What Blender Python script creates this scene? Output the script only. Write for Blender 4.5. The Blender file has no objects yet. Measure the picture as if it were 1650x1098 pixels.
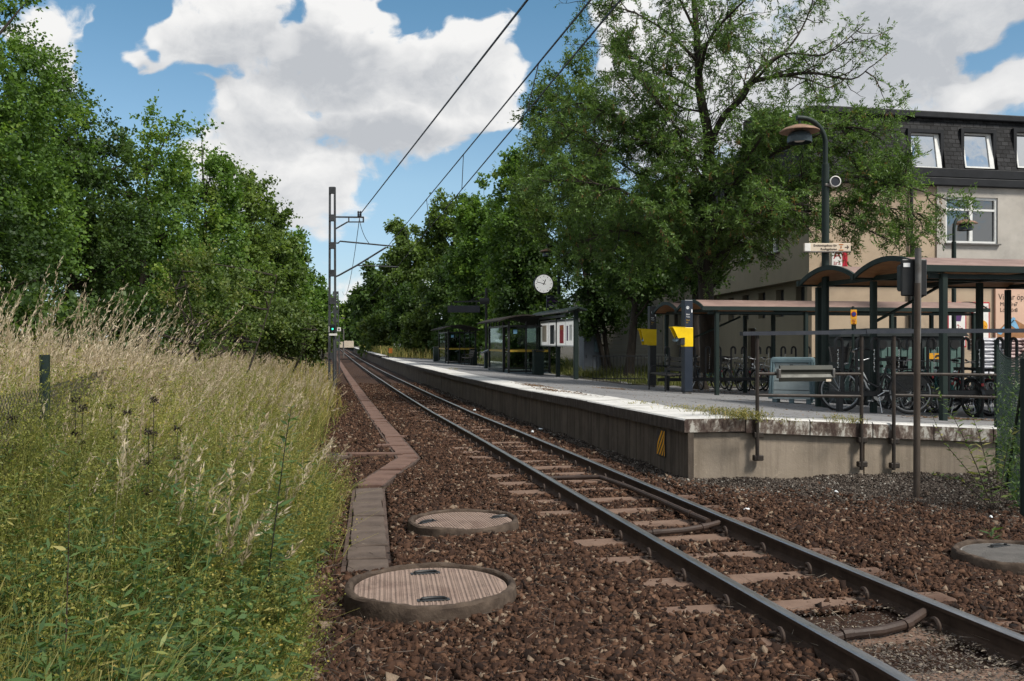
import bpy, bmesh, math, random
import numpy as np
from mathutils import Vector, Matrix
C = bpy.context
SC = C.scene
COL = SC.collection
PI = math.pi
RAD = math.radians

# ---------------------------------------------------------------- camera
# world axes: x = across the track (to the right), y = along the track, z = up
F = 1500.0                      # focal length in pixels of the 1650 px wide photograph
HZ = 552.0                      # horizon row
PHI = math.atan(0.197)          # the track runs this much to the left of the view axis
CP, SP = math.cos(PHI), math.sin(PHI)
ZC = 1.65
cam_d = bpy.data.cameras.new('camera')
cam = bpy.data.objects.new('camera', cam_d)
COL.objects.link(cam)
cam.location = (0, 0, ZC)
cam.rotation_euler = (RAD(90), 0, -PHI)
cam_d.sensor_width = 36.0
cam_d.lens = 36.0 * F / 1650.0
cam_d.shift_y = (HZ - 549.0) / 1650.0
cam_d.clip_start = 0.05
cam_d.clip_end = 5000
SC.camera = cam

# ---------------------------------------------------------------- view, sun
SC.view_settings.view_transform = 'Standard'
SC.view_settings.look = 'None'
SC.view_settings.exposure = 0.40
SC.view_settings.gamma = 1.0
SC.cycles.max_bounces = 8
SC.cycles.transparent_max_bounces = 16
SC.cycles.use_adaptive_sampling = True
SC.cycles.adaptive_threshold = 0.02
SUN_EL, SUN_AZ = RAD(50), RAD(140)      # azimuth measured clockwise from +y (along the track)
sd = bpy.data.lights.new('sun', 'SUN')
sd.energy = 3.8
sd.angle = RAD(12)
sd.color = (1.0, 0.95, 0.86)
sun = bpy.data.objects.new('sun', sd)
COL.objects.link(sun)
SUNV = Vector((math.sin(SUN_AZ) * math.cos(SUN_EL), math.cos(SUN_AZ) * math.cos(SUN_EL), math.sin(SUN_EL)))
sun.rotation_euler = SUNV.to_track_quat('Z', 'Y').to_euler()

# ---------------------------------------------------------------- world: sky with cumulus clouds
W = bpy.data.worlds.new('World')
SC.world = W
W.use_nodes = True
wt = W.node_tree
wt.nodes.clear()
WN = wt.nodes.new
WL = wt.links.new

def wmath(op, a, b=None, c=None, clamp=False, tree=None):
    tree = tree or wt
    n = tree.nodes.new('ShaderNodeMath')
    n.operation = op
    n.use_clamp = clamp
    for i, v in enumerate((a, b, c)):
        if v is None:
            continue
        if isinstance(v, (int, float)):
            n.inputs[i].default_value = v
        else:
            tree.links.new(v, n.inputs[i])
    return n.outputs[0]

def dir_angles(px, py):
    """compass angle from the view axis and elevation of a photo pixel"""
    x = (px - 825) / F
    z = (HZ - py) / F
    return math.atan(x), math.atan2(z, math.hypot(1, x))

def make_cloud_group():
    g = bpy.data.node_groups.new('clouds', 'ShaderNodeTree')
    g.interface.new_socket('az', in_out='INPUT', socket_type='NodeSocketFloat')
    g.interface.new_socket('el', in_out='INPUT', socket_type='NodeSocketFloat')
    g.interface.new_socket('density', in_out='OUTPUT', socket_type='NodeSocketFloat')
    g.interface.new_socket('shade', in_out='OUTPUT', socket_type='NodeSocketFloat')
    g.interface.new_socket('fine', in_out='OUTPUT', socket_type='NodeSocketFloat')
    gi = g.nodes.new('NodeGroupInput')
    go = g.nodes.new('NodeGroupOutput')
    M = lambda op, a, b=None, c=None, clamp=False: wmath(op, a, b, c, clamp, g)
    cx = g.nodes.new('ShaderNodeCombineXYZ')
    g.links.new(gi.outputs[0], cx.inputs[0])
    g.links.new(gi.outputs[1], cx.inputs[1])
    def vmath(op, a, b):
        n = g.nodes.new('ShaderNodeVectorMath'); n.operation = op
        for k, v in enumerate((a, b)):
            if isinstance(v, tuple): n.inputs[k].default_value = v
            else: g.links.new(v, n.inputs[k])
        return n.outputs['Value'] if op == 'DOT_PRODUCT' else n.outputs[0]
    def noise(scale, detail, rough, vec, out=0):
        n = g.nodes.new('ShaderNodeTexNoise')
        n.inputs['Scale'].default_value = scale
        n.inputs['Detail'].default_value = detail
        n.inputs['Roughness'].default_value = rough
        g.links.new(vec, n.inputs['Vector'])
        return n.outputs[out]
    st = vmath('MULTIPLY', cx.outputs[0], (1.0, 1.25, 1.0))
    nb = noise(9.0, 6, 0.58, st)
    nc = noise(10.0, 3, 0.55, st, 1)
    # billows push the outlines about
    wv = vmath('MULTIPLY', vmath('SUBTRACT', nc, (.5, .5, .5)), (.16, .11, 0))
    pos = vmath('ADD', cx.outputs[0], wv)
    nl = nb
    blobs = [(320, 75, 105, 75, 1.0), (430, 35, 130, 90, 1.0), (560, 70, 110, 80, 1.0), (700, 100, 120, 65, 1.0), (775, 130, 75, 55, .9),
             (640, 165, 170, 65, 1.0), (420, 160, 120, 70, .9), (370, 200, 85, 50, 1.0), (700, 200, 110, 45, .85),
             (485, 285, 85, 70, 1.0), (560, 245, 95, 42, .85), (410, 205, 90, 60, .95), (455, 325, 50, 40, .75), (858, 60, 32, 36, .62), (95, 45, 52, 34, .80), (140, 92, 36, 42, .78), (170, 142, 24, 40, .66),
             (515, 372, 50, 26, .62), (600, 303, 36, 18, .56), (625, 362, 34, 12, .5), (985, 60, 80, 65, 1.0), (960, 170, 50, 60, .7), (1450, 70, 200, 120, 1.0),
             (1240, 120, 150, 140, .95), (1590, 150, 90, 50, 1.0), (1110, 120, 90, 110, .9), (1640, 40, 70, 60, .7), (560, 470, 240, 30, .5)]
    acc = None
    for (px, py, rx, ry, w) in blobs:
        a0, e0 = dir_angles(px, py)
        q = vmath('MULTIPLY', vmath('SUBTRACT', pos, (a0, e0, 0)), (F / rx * .80, F / ry * .80, 0))
        v = M('MULTIPLY_ADD', vmath('DOT_PRODUCT', q, q), -.42 * w, w)
        acc = v if acc is None else M('SMOOTH_MAX', acc, v, 0.09)
    for (px, py, rx, ry, w) in [(238, 172, 62, 26, .9), (208, 70, 18, 100, .8), (300, 140, 26, 16, .6), (745, 4, 75, 22, .8), (890, 30, 44, 50, .9), (1598, 98, 40, 15, .7), (812, 245, 40, 30, .8), (655, 285, 60, 28, .5), (345, 118, 18, 14, .55), (475, 18, 24, 16, .6), (640, 8, 22, 18, .6), (880, 175, 22, 40, .6), (505, 150, 10, 8, .3)]:
        a0, e0 = dir_angles(px, py)
        q = vmath('MULTIPLY', vmath('SUBTRACT', pos, (a0, e0, 0)), (F / rx * .8, F / ry * .8, 0))
        acc = M('SUBTRACT', acc, M('MULTIPLY_ADD', vmath('DOT_PRODUCT', q, q), -.42 * w, w, clamp=True))
    acc = M('MAXIMUM', acc, 0.0)
    # elsewhere in the sky: unseen noise clouds, cover raised to brighten reflections and soft light
    away = M('SUBTRACT', M('ABSOLUTE', gi.outputs[0]), 0.62)
    away = M('MULTIPLY', away, 5.0, clamp=True)
    high = M('MULTIPLY', M('SUBTRACT', gi.outputs[1], 0.40), 6.0, clamp=True)
    out = M('MAXIMUM', away, high)
    acc = M('MAXIMUM', acc, M('MULTIPLY', out, M('MULTIPLY_ADD', nl, .75, .24)))
    d = M('MULTIPLY_ADD', M('SUBTRACT', nb, 0.5), 1.25, acc)
    g.links.new(d, go.inputs[0])
    nf = noise(21.0, 8, .66, vmath('ADD', st, vmath('MULTIPLY', wv, (.6, .6, 0))))
    g.links.new(nf, go.inputs[2])
    # shaded bases inside the clouds
    gacc = None
    for (px, py, rx, ry, w) in [(520, 92, 180, 32, 1.0), (640, 112, 110, 24, .9), (330, 120, 80, 36, .6), (570, 205, 130, 24, 1.0), (650, 215, 80, 20, .8), (490, 300, 60, 26, .45), (1440, 70, 190, 85, 1.0),
                                (1260, 150, 110, 90, .8), (1330, 60, 120, 60, .7), (1100, 140, 60, 70, .5), (720, 215, 60, 22, .6), (130, 90, 50, 30, .4)]:
        a0, e0 = dir_angles(px, py)
        q = vmath('MULTIPLY', vmath('SUBTRACT', pos, (a0, e0, 0)), (F / rx * .8, F / ry * .8, 0))
        v = M('MULTIPLY_ADD', vmath('DOT_PRODUCT', q, q), -.36 * w, w)
        gacc = v if gacc is None else M('MAXIMUM', gacc, v)
    g.links.new(M('MULTIPLY_ADD', M('SUBTRACT', nb, .5), .9, M('MAXIMUM', gacc, 0)), go.inputs[1])
    return g

CLOUD_HI, CLOUD_LO = 7.0, 4.3
CG = make_cloud_group()
tc = WN('ShaderNodeTexCoord')
sepd = WN('ShaderNodeSeparateXYZ')
WL(tc.outputs['Generated'], sepd.inputs[0])
vx = wmath('SUBTRACT', wmath('MULTIPLY', sepd.outputs[0], CP), wmath('MULTIPLY', sepd.outputs[1], SP))
vy = wmath('ADD', wmath('MULTIPLY', sepd.outputs[0], SP), wmath('MULTIPLY', sepd.outputs[1], CP))
az = wmath('ARCTAN2', vx, vy)
el = wmath('ARCSINE', wmath('MAXIMUM', wmath('MINIMUM', sepd.outputs[2], 1.0), -1.0))
def cloud(daz, del_):
    n = WN('ShaderNodeGroup')
    n.node_tree = CG
    WL(wmath('ADD', az, daz), n.inputs[0])
    WL(wmath('ADD', el, del_), n.inputs[1])
    return n.outputs
dens, shade, fine = cloud(0, 0)
fine = wmath('SUBTRACT', fine, .5)
dens = wmath('MULTIPLY_ADD', fine, 1.25, dens)
shade = wmath('MULTIPLY_ADD', fine, 1.3, shade)
up_ = cloud(0.010, 0.030)
dens_up = wmath('MULTIPLY_ADD', wmath('SUBTRACT', up_[2], .5), 1.25, up_[0])
sky = WN('ShaderNodeTexSky')
sky.sky_type = 'NISHITA'
sky.sun_disc = False
sky.sun_elevation = SUN_EL
sky.sun_rotation = SUN_AZ
sky.air_density = 1.0
sky.dust_density = 0.2
sky.ozone_density = 1.6
mask = WN('ShaderNodeMapRange')
mask.interpolation_type = 'SMOOTHSTEP'
mask.inputs[1].default_value = 0.34
mask.inputs[2].default_value = 0.74
WL(dens, mask.inputs[0])
# bases of the clouds are grey: how much cloud stands above this direction; tops catch the sun
def above(d, lo, hi):
    n = WN('ShaderNodeMapRange'); n.interpolation_type = 'SMOOTHSTEP'
    n.inputs[1].default_value = lo; n.inputs[2].default_value = hi
    WL(d, n.inputs[0])
    return n.outputs[0]
thick = wmath('MULTIPLY', above(dens_up, .55, 1.35), .30)
thick = wmath('ADD', thick, wmath('MULTIPLY', above(shade, -.15, 1.45), .95))
thick = wmath('MULTIPLY_ADD', wmath('SUBTRACT', dens_up, dens), .42, wmath('ADD', thick, .06), clamp=True)
cm = WN('ShaderNodeMix')
cm.data_type = 'RGBA'
cm.inputs[6].default_value = (CLOUD_HI * 1.0, CLOUD_HI * .995, CLOUD_HI * .985, 1)
cm.inputs[7].default_value = (CLOUD_LO * .93, CLOUD_LO * .97, CLOUD_LO * 1.03, 1)
WL(thick, cm.inputs[0])
# the blue of the sky a little paler towards the horizon
tone = WN('ShaderNodeValToRGB')
cr = tone.color_ramp
while len(cr.elements) < 4: cr.elements.new(.5)
for e_, (p_, c_) in zip(cr.elements, [(0.0, (.62, .78, 1.15)), (.12, (.70, .76, .90)), (.42, (.92, 1.0, .98)), (.90, (.66, .93, .93))]):
    e_.position = p_; e_.color = (*c_, 1)
WL(wmath('MULTIPLY', el, 2.5, clamp=True), tone.inputs[0])
skyc = WN('ShaderNodeMix'); skyc.data_type = 'RGBA'; skyc.blend_type = 'MULTIPLY'; skyc.inputs[0].default_value = 1.0
WL(sky.outputs[0], skyc.inputs[6]); WL(tone.outputs[0], skyc.inputs[7])
mix = WN('ShaderNodeMix')
mix.data_type = 'RGBA'
WL(mask.outputs[0], mix.inputs[0])
WL(skyc.outputs[2], mix.inputs[6])
WL(cm.outputs[2], mix.inputs[7])
bg = WN('ShaderNodeBackground')
bg.inputs[1].default_value = 0.10
WL(mix.outputs[2], bg.inputs[0])
wo = WN('ShaderNodeOutputWorld')
WL(bg.outputs[0], wo.inputs[0])
W.cycles.sampling_method = 'MANUAL'
W.cycles.sample_map_resolution = 512

# ---------------------------------------------------------------- shape of the ground
S_TAB = np.array([-50, 3.7, 5.4, 8, 12.6, 17, 23, 33, 57, 75, 100, 140, 200, 400])
D_TAB = np.array([1.49, 1.505, 1.537, 1.566, 1.61, 1.655, 1.735, 1.80, 1.875, 1.89, 1.87, 1.78, 1.55, 1.2])
def zr(s):
    """rail top height at distance s along the track"""
    return ZC - np.interp(s, S_TAB, D_TAB)
T_L, T_R = 2.55, 3.506          # rail centres
T_C = 0.5 * (T_L + T_R)
T_E = 4.464                     # platform edge
T_K = 5.23                      # inner side of the pale edge slabs
S_E = 11.16                     # near end of the platform
def zp(t, s):
    """platform surface"""
    return zr(s) + 0.63 - 0.055 * np.clip(np.asarray(t, float) - T_K, 0, 6.8)
def sstep(a, b, x):
    u = np.clip((np.asarray(x, float) - a) / (b - a), 0, 1)
    return u * u * (3 - 2 * u)
def zg(t, s):
    """ballast, verge and bank"""
    t = np.asarray(t, float)
    z = zr(s) - 0.135
    z = z - 0.02 * sstep(1.9, 0.3, t) - 0.02 * sstep(3.9, 5.5, t) + .055 * np.exp(-((t - .75) / .95) ** 2 - ((np.asarray(s, float) - 6.6) / 2.6) ** 2)
    z = z + 0.42 * sstep(-0.6, -5.0, t) + 1.0 * sstep(-5, -22, t)
    z = z + 0.012 * np.sin(t * 5.1 + s * 1.7) + 0.010 * np.sin(s * 3.9 - t * 2.3)
    return z
def to_ts(X, Y):
    return CP * X + SP * Y, -SP * X + CP * Y
def at(px, py, Y):
    """photo pixel at depth Y -> world point"""
    t, s = to_ts((px - 825) / F * Y, Y)
    return Vector((t, s, ZC + (HZ - py) / F * Y))
def gp(px, py, f=None):
    """photo pixel -> point where its ray meets the platform (or another surface f)"""
    f = f or zp
    lo, hi = 2.0, 400.0
    for _ in range(60):
        Y = 0.5 * (lo + hi)
        p = at(px, py, Y)
        if p.z > float(f(p.x, p.y)): lo = Y
        else: hi = Y
    p = at(px, py, lo)
    return Vector((p.x, p.y, float(f(p.x, p.y))))

# ---------------------------------------------------------------- materials
MATS = {}
def hexc(r, g, b):
    f = lambda v: (v / 255 / 12.92) if v / 255 <= 0.04045 else ((v / 255 + 0.055) / 1.055) ** 2.4
    return (f(r), f(g), f(b))
class NT:
    def __init__(s, name):
        s.m = bpy.data.materials.new(name)
        s.m.use_nodes = True
        s.t = s.m.node_tree
        s.b = s.t.nodes['Principled BSDF']
        s.o = s.t.nodes['Material Output']
        MATS[name] = s.m
    def n(s, typ, **kw):
        x = s.t.nodes.new(typ)
        for k, v in kw.items():
            setattr(x, k, v)
        return x
    def l(s, a, b):
        s.t.links.new(a, b)
    def coord(s, which='Object', scale=(1, 1, 1)):
        if which == 'Position':
            o = s.n('ShaderNodeNewGeometry').outputs['Position']
        else:
            o = s.n('ShaderNodeTexCoord').outputs[which]
        mp = s.n('ShaderNodeMapping')
        mp.inputs['Scale'].default_value = scale
        s.l(o, mp.inputs[0])
        return mp.outputs[0]
    def noise(s, vec, scale, detail=5, rough=.55, dist=0):
        x = s.n('ShaderNodeTexNoise')
        x.inputs['Scale'].default_value = scale
        x.inputs['Detail'].default_value = detail
        x.inputs['Roughness'].default_value = rough
        x.inputs['Distortion'].default_value = dist
        if vec is not None: s.l(vec, x.inputs['Vector'])
        return x.outputs[0]
    def ramp(s, fac, stops, interp='LINEAR'):
        x = s.n('ShaderNodeValToRGB')
        cr = x.color_ramp
        cr.interpolation = interp
        while len(cr.elements) < len(stops): cr.elements.new(0.5)
        for e, (p, c) in zip(cr.elements, stops):
            e.position = p
            e.color = (*c, 1) if len(c) == 3 else c
        s.l(fac, x.inputs[0])
        return x.outputs[0]
    def mixc(s, fac, a, b, mode='MIX'):
        x = s.n('ShaderNodeMix', data_type='RGBA', blend_type=mode)
        for i, v in ((0, fac), (6, a), (7, b)):
            if isinstance(v, (int, float)): x.inputs[i].default_value = v
            elif isinstance(v, tuple): x.inputs[i].default_value = (*v, 1) if len(v) == 3 else v
            else: s.l(v, x.inputs[i])
        return x.outputs[2]
    def math(s, op, a, b=None, clamp=False):
        return wmath(op, a, b, None, clamp, s.t)
    def base(s, v):
        if isinstance(v, tuple): s.b.inputs['Base Color'].default_value = (*v, 1)
        else: s.l(v, s.b.inputs['Base Color'])
    def set(s, **kw):
        for k, v in kw.items():
            i = s.b.inputs[k.replace('_', ' ')]
            if isinstance(v, (int, float)): i.default_value = v
            elif isinstance(v, tuple): i.default_value = v
            else: s.l(v, i)
    def bump(s, h, strength=.3, dist=.01):
        x = s.n('ShaderNodeBump')
        x.inputs['Strength'].default_value = strength
        x.inputs['Distance'].default_value = dist
        s.l(h, x.inputs['Height'])
        s.l(x.outputs[0], s.b.inputs['Normal'])

def pm(name, c1, c2=None, scale=6.0, rough=.6, metal=0.0, bump=0.0, bscale=40.0, spec=.35, stretch=(1, 1, 1), coord='Object', lo=.35, hi=.65, dirt=None):
    """painted / plain surface with uneven colour and a little relief"""
    s = NT(name)
    v = s.coord(coord, stretch)
    c2 = c2 or tuple(x * .72 for x in c1)
    col = s.ramp(s.noise(v, scale, 6, .62), [(lo, c1), (hi, c2)])
    if dirt:
        col = s.mixc(s.math('MULTIPLY', s.ramp(s.noise(v, scale * .45, 8, .7, .4), [(.5, (0, 0, 0)), (.66, (1, 1, 1))]), .8), col, dirt)
    s.base(col)
    s.set(Metallic=metal, Specular_IOR_Level=spec)
    s.set(Roughness=s.math('ADD', s.math('MULTIPLY', s.noise(v, scale * 2.3, 3), .3), rough - .15, clamp=True))
    if bump: s.bump(s.noise(v, bscale, 5, .6), bump, .01)
    return s.m

def leafmat(name, stops, trans=.3, rough=.5, tcol=1.35):
    """leaves and blades: each one its own tint, some light through it"""
    s = NT(name)
    a = s.n('ShaderNodeAttribute', attribute_name='tint')
    col = s.ramp(a.outputs['Fac'], stops)
    s.base(col)
    s.set(Roughness=rough, Specular_IOR_Level=.3)
    tr = s.n('ShaderNodeBsdfTranslucent')
    s.l(s.mixc(1.0, col, (tcol, tcol * 1.05, tcol * .55), 'MULTIPLY'), tr.inputs[0])
    mx = s.n('ShaderNodeMixShader')
    mx.inputs[0].default_value = trans
    s.l(s.b.outputs[0], mx.inputs[1])
    s.l(tr.outputs[0], mx.inputs[2])
    s.l(mx.outputs[0], s.o.inputs[0])
    return s.m

def build_materials():
    D = hexc
    pm('green_steel', (.010, .019, .017), (.014, .024, .020), 4, .55, .0, .05, 60, .25)
    pm('black_steel', (.010, .011, .012), (.018, .018, .018), 5, .45, 0, .05, 60, .4)
    pm('rail_post', (.022, .018, .016), (.045, .033, .025), 9, .6, .2, .12, 90, .4)
    pm('top_rail', (.030, .034, .045), (.045, .048, .058), 7, .45, .2, .06, 60, .45)
    pm('galv', (.16, .155, .15), (.09, .08, .07), 7, .55, .4, .06, 70, .5)
    pm('rusty_pole', (.085, .068, .055), (.05, .034, .024), 5, .65, .2, .1, 80, .4, (1, 1, .35))
    pm('mast_steel', (.075, .08, .085), (.04, .042, .045), 3, .6, .3, .06, 30)
    pm('wire', (.012, .012, .012), None, 3, .5)
    pm('rubber', (.012, .012, .012), (.02, .02, .02), 12, .7)
    pm('chrome', (.55, .56, .57), (.42, .43, .44), 8, .22, .9)
    pm('rim_alu', (.42, .43, .44), (.32, .33, .34), 8, .35, .8)
    pm('bike_black', (.012, .012, .013), (.02, .02, .02), 7, .3, 0, 0, 40, .5)
    pm('bike_white', (.55, .56, .55), (.45, .45, .44), 7, .3, 0, 0, 40, .5)
    pm('bike_red', (.34, .02, .022), (.25, .018, .02), 7, .3, 0, 0, 40, .5)
    pm('bike_grey', (.20, .21, .22), (.14, .15, .16), 7, .35, .3)
    pm('bike_teal', (.03, .12, .11), (.025, .085, .08), 7, .35)
    pm('orange_reflector', (.7, .16, .02), None, 3, .3)
    pm('olive_panel', (.040, .042, .036), (.055, .055, .045), 3, .5, .1, .03)
    pm('bin_grey', D(160, 170, 170), D(140, 150, 150), 3, .55, 0, .1, 30, .35, (1, 1, .4))
    pm('bin_trim', D(104, 124, 130), D(90, 108, 114), 4, .5)
    pm('bin_green', D(88, 112, 106), D(72, 94, 90), 3, .6)
    pm('bin_dark', (.026, .032, .033), (.036, .042, .043), 4, .5)
    pm('column_blue', D(32, 40, 52), D(38, 45, 56), 2, .4, 0, .02, 40, .45)
    pm('column_dark', D(38, 40, 42), D(48, 48, 48), 2, .45, 0, .02, 40, .45)
    pm('yellow_paint', D(236, 200, 22), D(218, 180, 16), 3, .4, 0, .02, 50, .4)
    pm('screen_dark', (.03, .05, .07), (.10, .16, .21), 6, .2, 0, 0, 10, .6)
    pm('sign_white', (.74, .73, .70), (.66, .64, .60), 4, .45)
    pm('sign_cream', (.66, .56, .44), (.58, .49, .38), 3, .5)
    pm('sign_pink', D(205, 172, 150), D(196, 162, 142), 2, .5)
    pm('sign_red', (.45, .012, .03), (.36, .012, .025), 3, .4)
    pm('sign_orange', (.52, .17, .02), (.42, .13, .02), 3, .5)
    pm('sign_yellow', (.75, .36, .02), (.62, .30, .02), 3, .5)
    pm('sign_blue', (.02, .05, .22), None, 3, .5)
    pm('sign_purple', (.09, .035, .13), None, 3, .5)
    pm('sign_dark', (.020, .022, .030), (.028, .03, .038), 3, .4)
    pm('ink_dark', (.03, .025, .022), None, 3, .6)
    pm('ink_white', (.75, .75, .75), (.7, .7, .7), 3, .6)
    pm('ink_yellow', (.5, .32, .04), None, 3, .6)
    pm('ink_red', (.40, .02, .03), None, 3, .6)
    pm('sticker_blue', (.20, .42, .62), None, 3, .5)
    pm('strip_yellow', (.40, .27, .03), (.33, .22, .03), 5, .5)
    pm('bark', (.055, .045, .036), (.030, .025, .021), 9, .85, 0, .8, 26, .2, (1, 1, .25))
    pm('bark_dark', (.030, .026, .022), (.018, .015, .013), 9, .85, 0, .8, 26, .2, (1, 1, .25))
    pm('bench_wood', (.075, .068, .058), (.045, .04, .034), 5, .7, 0, .3, 50, .25, (.2, 4, 4))
    pm('roof_under', (.34, .17, .075), (.24, .115, .05), 4, .6, 0, .2, 30, .3, (1, 4, 1))
    pm('roof_pink', D(140, 118, 110), D(122, 100, 93), 2.5, .7, 0, .15, 70, .3, (1, 2.5, 2.5), 'Object', .35, .65, D(110, 92, 84))
    pm('plaster_warm', D(176, 158, 136), D(160, 142, 122), .9, .9, 0, .9, 55, .15, (1, 1, 1), 'Object', .3, .7, D(146, 130, 114))
    pm('plaster_grey', D(182, 176, 168), D(166, 160, 152), .9, .9, 0, .9, 55, .15, (1, 1, 1), 'Object', .3, .7, D(150, 146, 140))
    pm('plaster_side', D(150, 142, 124), D(136, 129, 113), .6, .9, 0, .4, 55, .15, (1, 1, .4))
    pm('plaster_base', D(110, 124, 132), D(96, 108, 116), .8, .85, 0, .3)
    pm('siding', D(150, 148, 138), D(136, 134, 126), 1.2, .8, 0, .1)
    pm('window_white', (.72, .72, .70), (.62, .62, .60), 6, .4)
    pm('roof_metal', (.012, .013, .015), (.019, .020, .023), 3, .6, .0, .05, 40, .2)
    pm('door_brown', (.05, .026, .018), (.036, .02, .014), 5, .6, 0, .1, 30, .3, (6, 6, .6))
    pm('curtain', (.60, .58, .54), (.42, .40, .37), 14, .9, 0, 0, 10, .1, (1, 1, .05))
    pm('cabinet_grey', D(112, 118, 126), D(98, 103, 110), 2, .5)
    pm('lamp_dish', D(150, 118, 96), D(120, 96, 80), 6, .5, .3)
    pm('lamp_bowl', D(60, 72, 76), D(48, 58, 62), 5, .35)
    pm('lamp_glass', (.5, .5, .46), (.42, .42, .40), 5, .3)
    pm('sack_white', D(205, 205, 208), D(160, 160, 168), 7, .35, 0, .5, 14, .4)
    pm('sack_pink', D(190, 172, 170), D(146, 120, 116), 7, .4, 0, .5, 14, .4)
    pm('litter_white', (.75, .78, .80), (.62, .66, .68), 9, .5, 0, .3)
    pm('conduit', (.050, .031, .023), (.032, .020, .015), 8, .6, 0, .2, 60)
    pm('iron_clip', (.055, .036, .027), (.035, .024, .019), 14, .75, .2, .3, 90)
    pm('slab_red', D(112, 89, 79), D(90, 71, 63), 3.5, .85, 0, .3, 40, .2, (1, 1, 1), 'Object', .3, .7, D(84, 62, 54))
    pm('slab_grey', D(100, 88, 80), D(78, 68, 62), 3.5, .85, 0, .3, 40, .2, (1, 1, 1), 'Object', .3, .7, D(70, 60, 54))
    pm('trough_side', D(86, 70, 62), D(62, 50, 44), 5, .9, 0, .4, 30)
    pm('sleeper', D(120, 99, 86), D(98, 79, 68), 4, .85, 0, .35, 55, .2, (1, 1, 1), 'Object', .3, .7, D(72, 52, 42))
    pm('ring_concrete', D(88, 76, 66), D(60, 50, 43), 7, .9, 0, .7, 35, .2, (1, 1, 1), 'Object', .35, .65, D(48, 40, 35))
    pm('wood_fence', (.045, .035, .028), (.03, .024, .02), 4, .85, 0, .2, 30, .2, (6, 6, .4))
    pm('netting', (.008, .019, .015), (.012, .026, .021), 6, .5)
    pm('netting_grey', (.06, .065, .06), (.04, .045, .04), 6, .5, .3)
    # railhead
    s = NT('rail_steel')
    v = s.coord('Object')
    s.base(s.ramp(s.noise(v, 7, 6, .65), [(.35, (.066, .045, .034)), (.68, (.038, .026, .020))]))
    s.set(Roughness=.75, Metallic=.0, Specular_IOR_Level=.08)
    s.bump(s.noise(v, 60, 4), .15, .004)
    s = NT('rail_head')
    v = s.coord('Object', (1, .12, 1))
    s.base(s.ramp(s.noise(v, 22, 5, .6), [(.3, (.42, .41, .41)), (.7, (.27, .26, .25))]))
    s.set(Roughness=s.math('ADD', s.math('MULTIPLY', s.noise(v, 30, 4), .25), .2), Metallic=.85)
    # soil below stones
    s = NT('earth')
    v = s.coord('Position')
    n1 = s.noise(v, 38, 8, .7)
    br = s.ramp(n1, [(.30, (.018, .011, .008)), (.55, (.052, .029, .020)), (.75, (.088, .052, .037))])
    dk = s.ramp(s.noise(v, 60, 8, .75), [(.3, (.014, .013, .012)), (.56, (.050, .046, .042)), (.74, (.13, .12, .11))])
    gr = s.ramp(s.noise(v, 5, 8, .7), [(.3, (.020, .022, .010)), (.7, (.055, .050, .026))])
    sp = s.n('ShaderNodeSeparateXYZ'); s.l(v, sp.inputs[0])
    wob = s.math('MULTIPLY', s.math('SUBTRACT', s.noise(v, .9, 5, .6), .5), 1.8)
    left = s.math('MULTIPLY', s.math('SUBTRACT', s.math('ADD', 0.1, wob), sp.outputs[0]), 1.6, clamp=True)
    # dark fine gravel in front of the platform end
    q = s.math('ADD', s.math('MULTIPLY', s.math('SUBTRACT', sp.outputs[0], 4.6), .55), s.math('MULTIPLY', s.math('SUBTRACT', sp.outputs[1], 8.9), .55))
    right = s.math('MULTIPLY', s.math('ADD', q, s.math('MULTIPLY', wob, .5)), 1.6, clamp=True)
    right = s.math('MULTIPLY', right, s.math('MULTIPLY', s.math('SUBTRACT', sp.outputs[0], 4.1), 2.5, clamp=True))
    c = s.mixc(right, s.mixc(left, br, gr), dk)
    s.base(c)
    s.set(Roughness=.95, Specular_IOR_Level=.15)
    s.bump(n1, .9, .03)
    # asphalt
    s = NT('asphalt')
    v = s.coord('Position')
    c = s.ramp(s.noise(v, 1.1, 6, .65), [(.3, (.165, .164, .170)), (.7, (.225, .222, .222))])
    c = s.mixc(.55, c, s.ramp(s.noise(v, 120, 3, .6), [(.3, (.6, .6, .6)), (.7, (1.2, 1.2, 1.2))]), 'MULTIPLY')
    cr = s.n('ShaderNodeTexVoronoi', feature='DISTANCE_TO_EDGE'); cr.inputs['Scale'].default_value = .55
    dv = s.n('ShaderNodeVectorMath', operation='ADD'); s.l(v, dv.inputs[0]); s.l(s.noise(v, 2.2, 4), dv.inputs[1]); s.l(dv.outputs[0], cr.inputs['Vector'])
    c = s.mixc(s.ramp(cr.outputs['Distance'], [(.0, (.8, .8, .8)), (.012, (0, 0, 0))]), c, (.045, .043, .04))
    s.base(c)
    s.set(Roughness=.85, Specular_IOR_Level=.3)
    s.bump(s.noise(v, 150, 4), .35, .006)
    # dusty yard round the tree trunks and the building
    pm('yard', (.085, .078, .070), (.055, .050, .042), 1.4, .95, 0, .5, 60, .1, (1, 1, 1), 'Position', .3, .7, (.045, .05, .025))
    # pale edge slabs: top clean, flanks peeling
    s = NT('coping')
    v = s.coord('Position')
    top = s.ramp(s.noise(v, 2.4, 8, .68), [(.28, (.30, .285, .26)), (.46, (.52, .51, .49)), (.8, (.62, .61, .59))])
    spot = s.ramp(s.noise(v, 16, 4, .6), [(.62, (0, 0, 0)), (.70, (1, 1, 1))])
    top = s.mixc(s.math('MULTIPLY', spot, .6), top, (.14, .125, .10))
    top = s.mixc(s.math('MULTIPLY', s.ramp(s.noise(v, 5, 8, .75, .5), [(.56, (0, 0, 0)), (.66, (1, 1, 1))]), .45), top, (.20, .18, .15))
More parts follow.
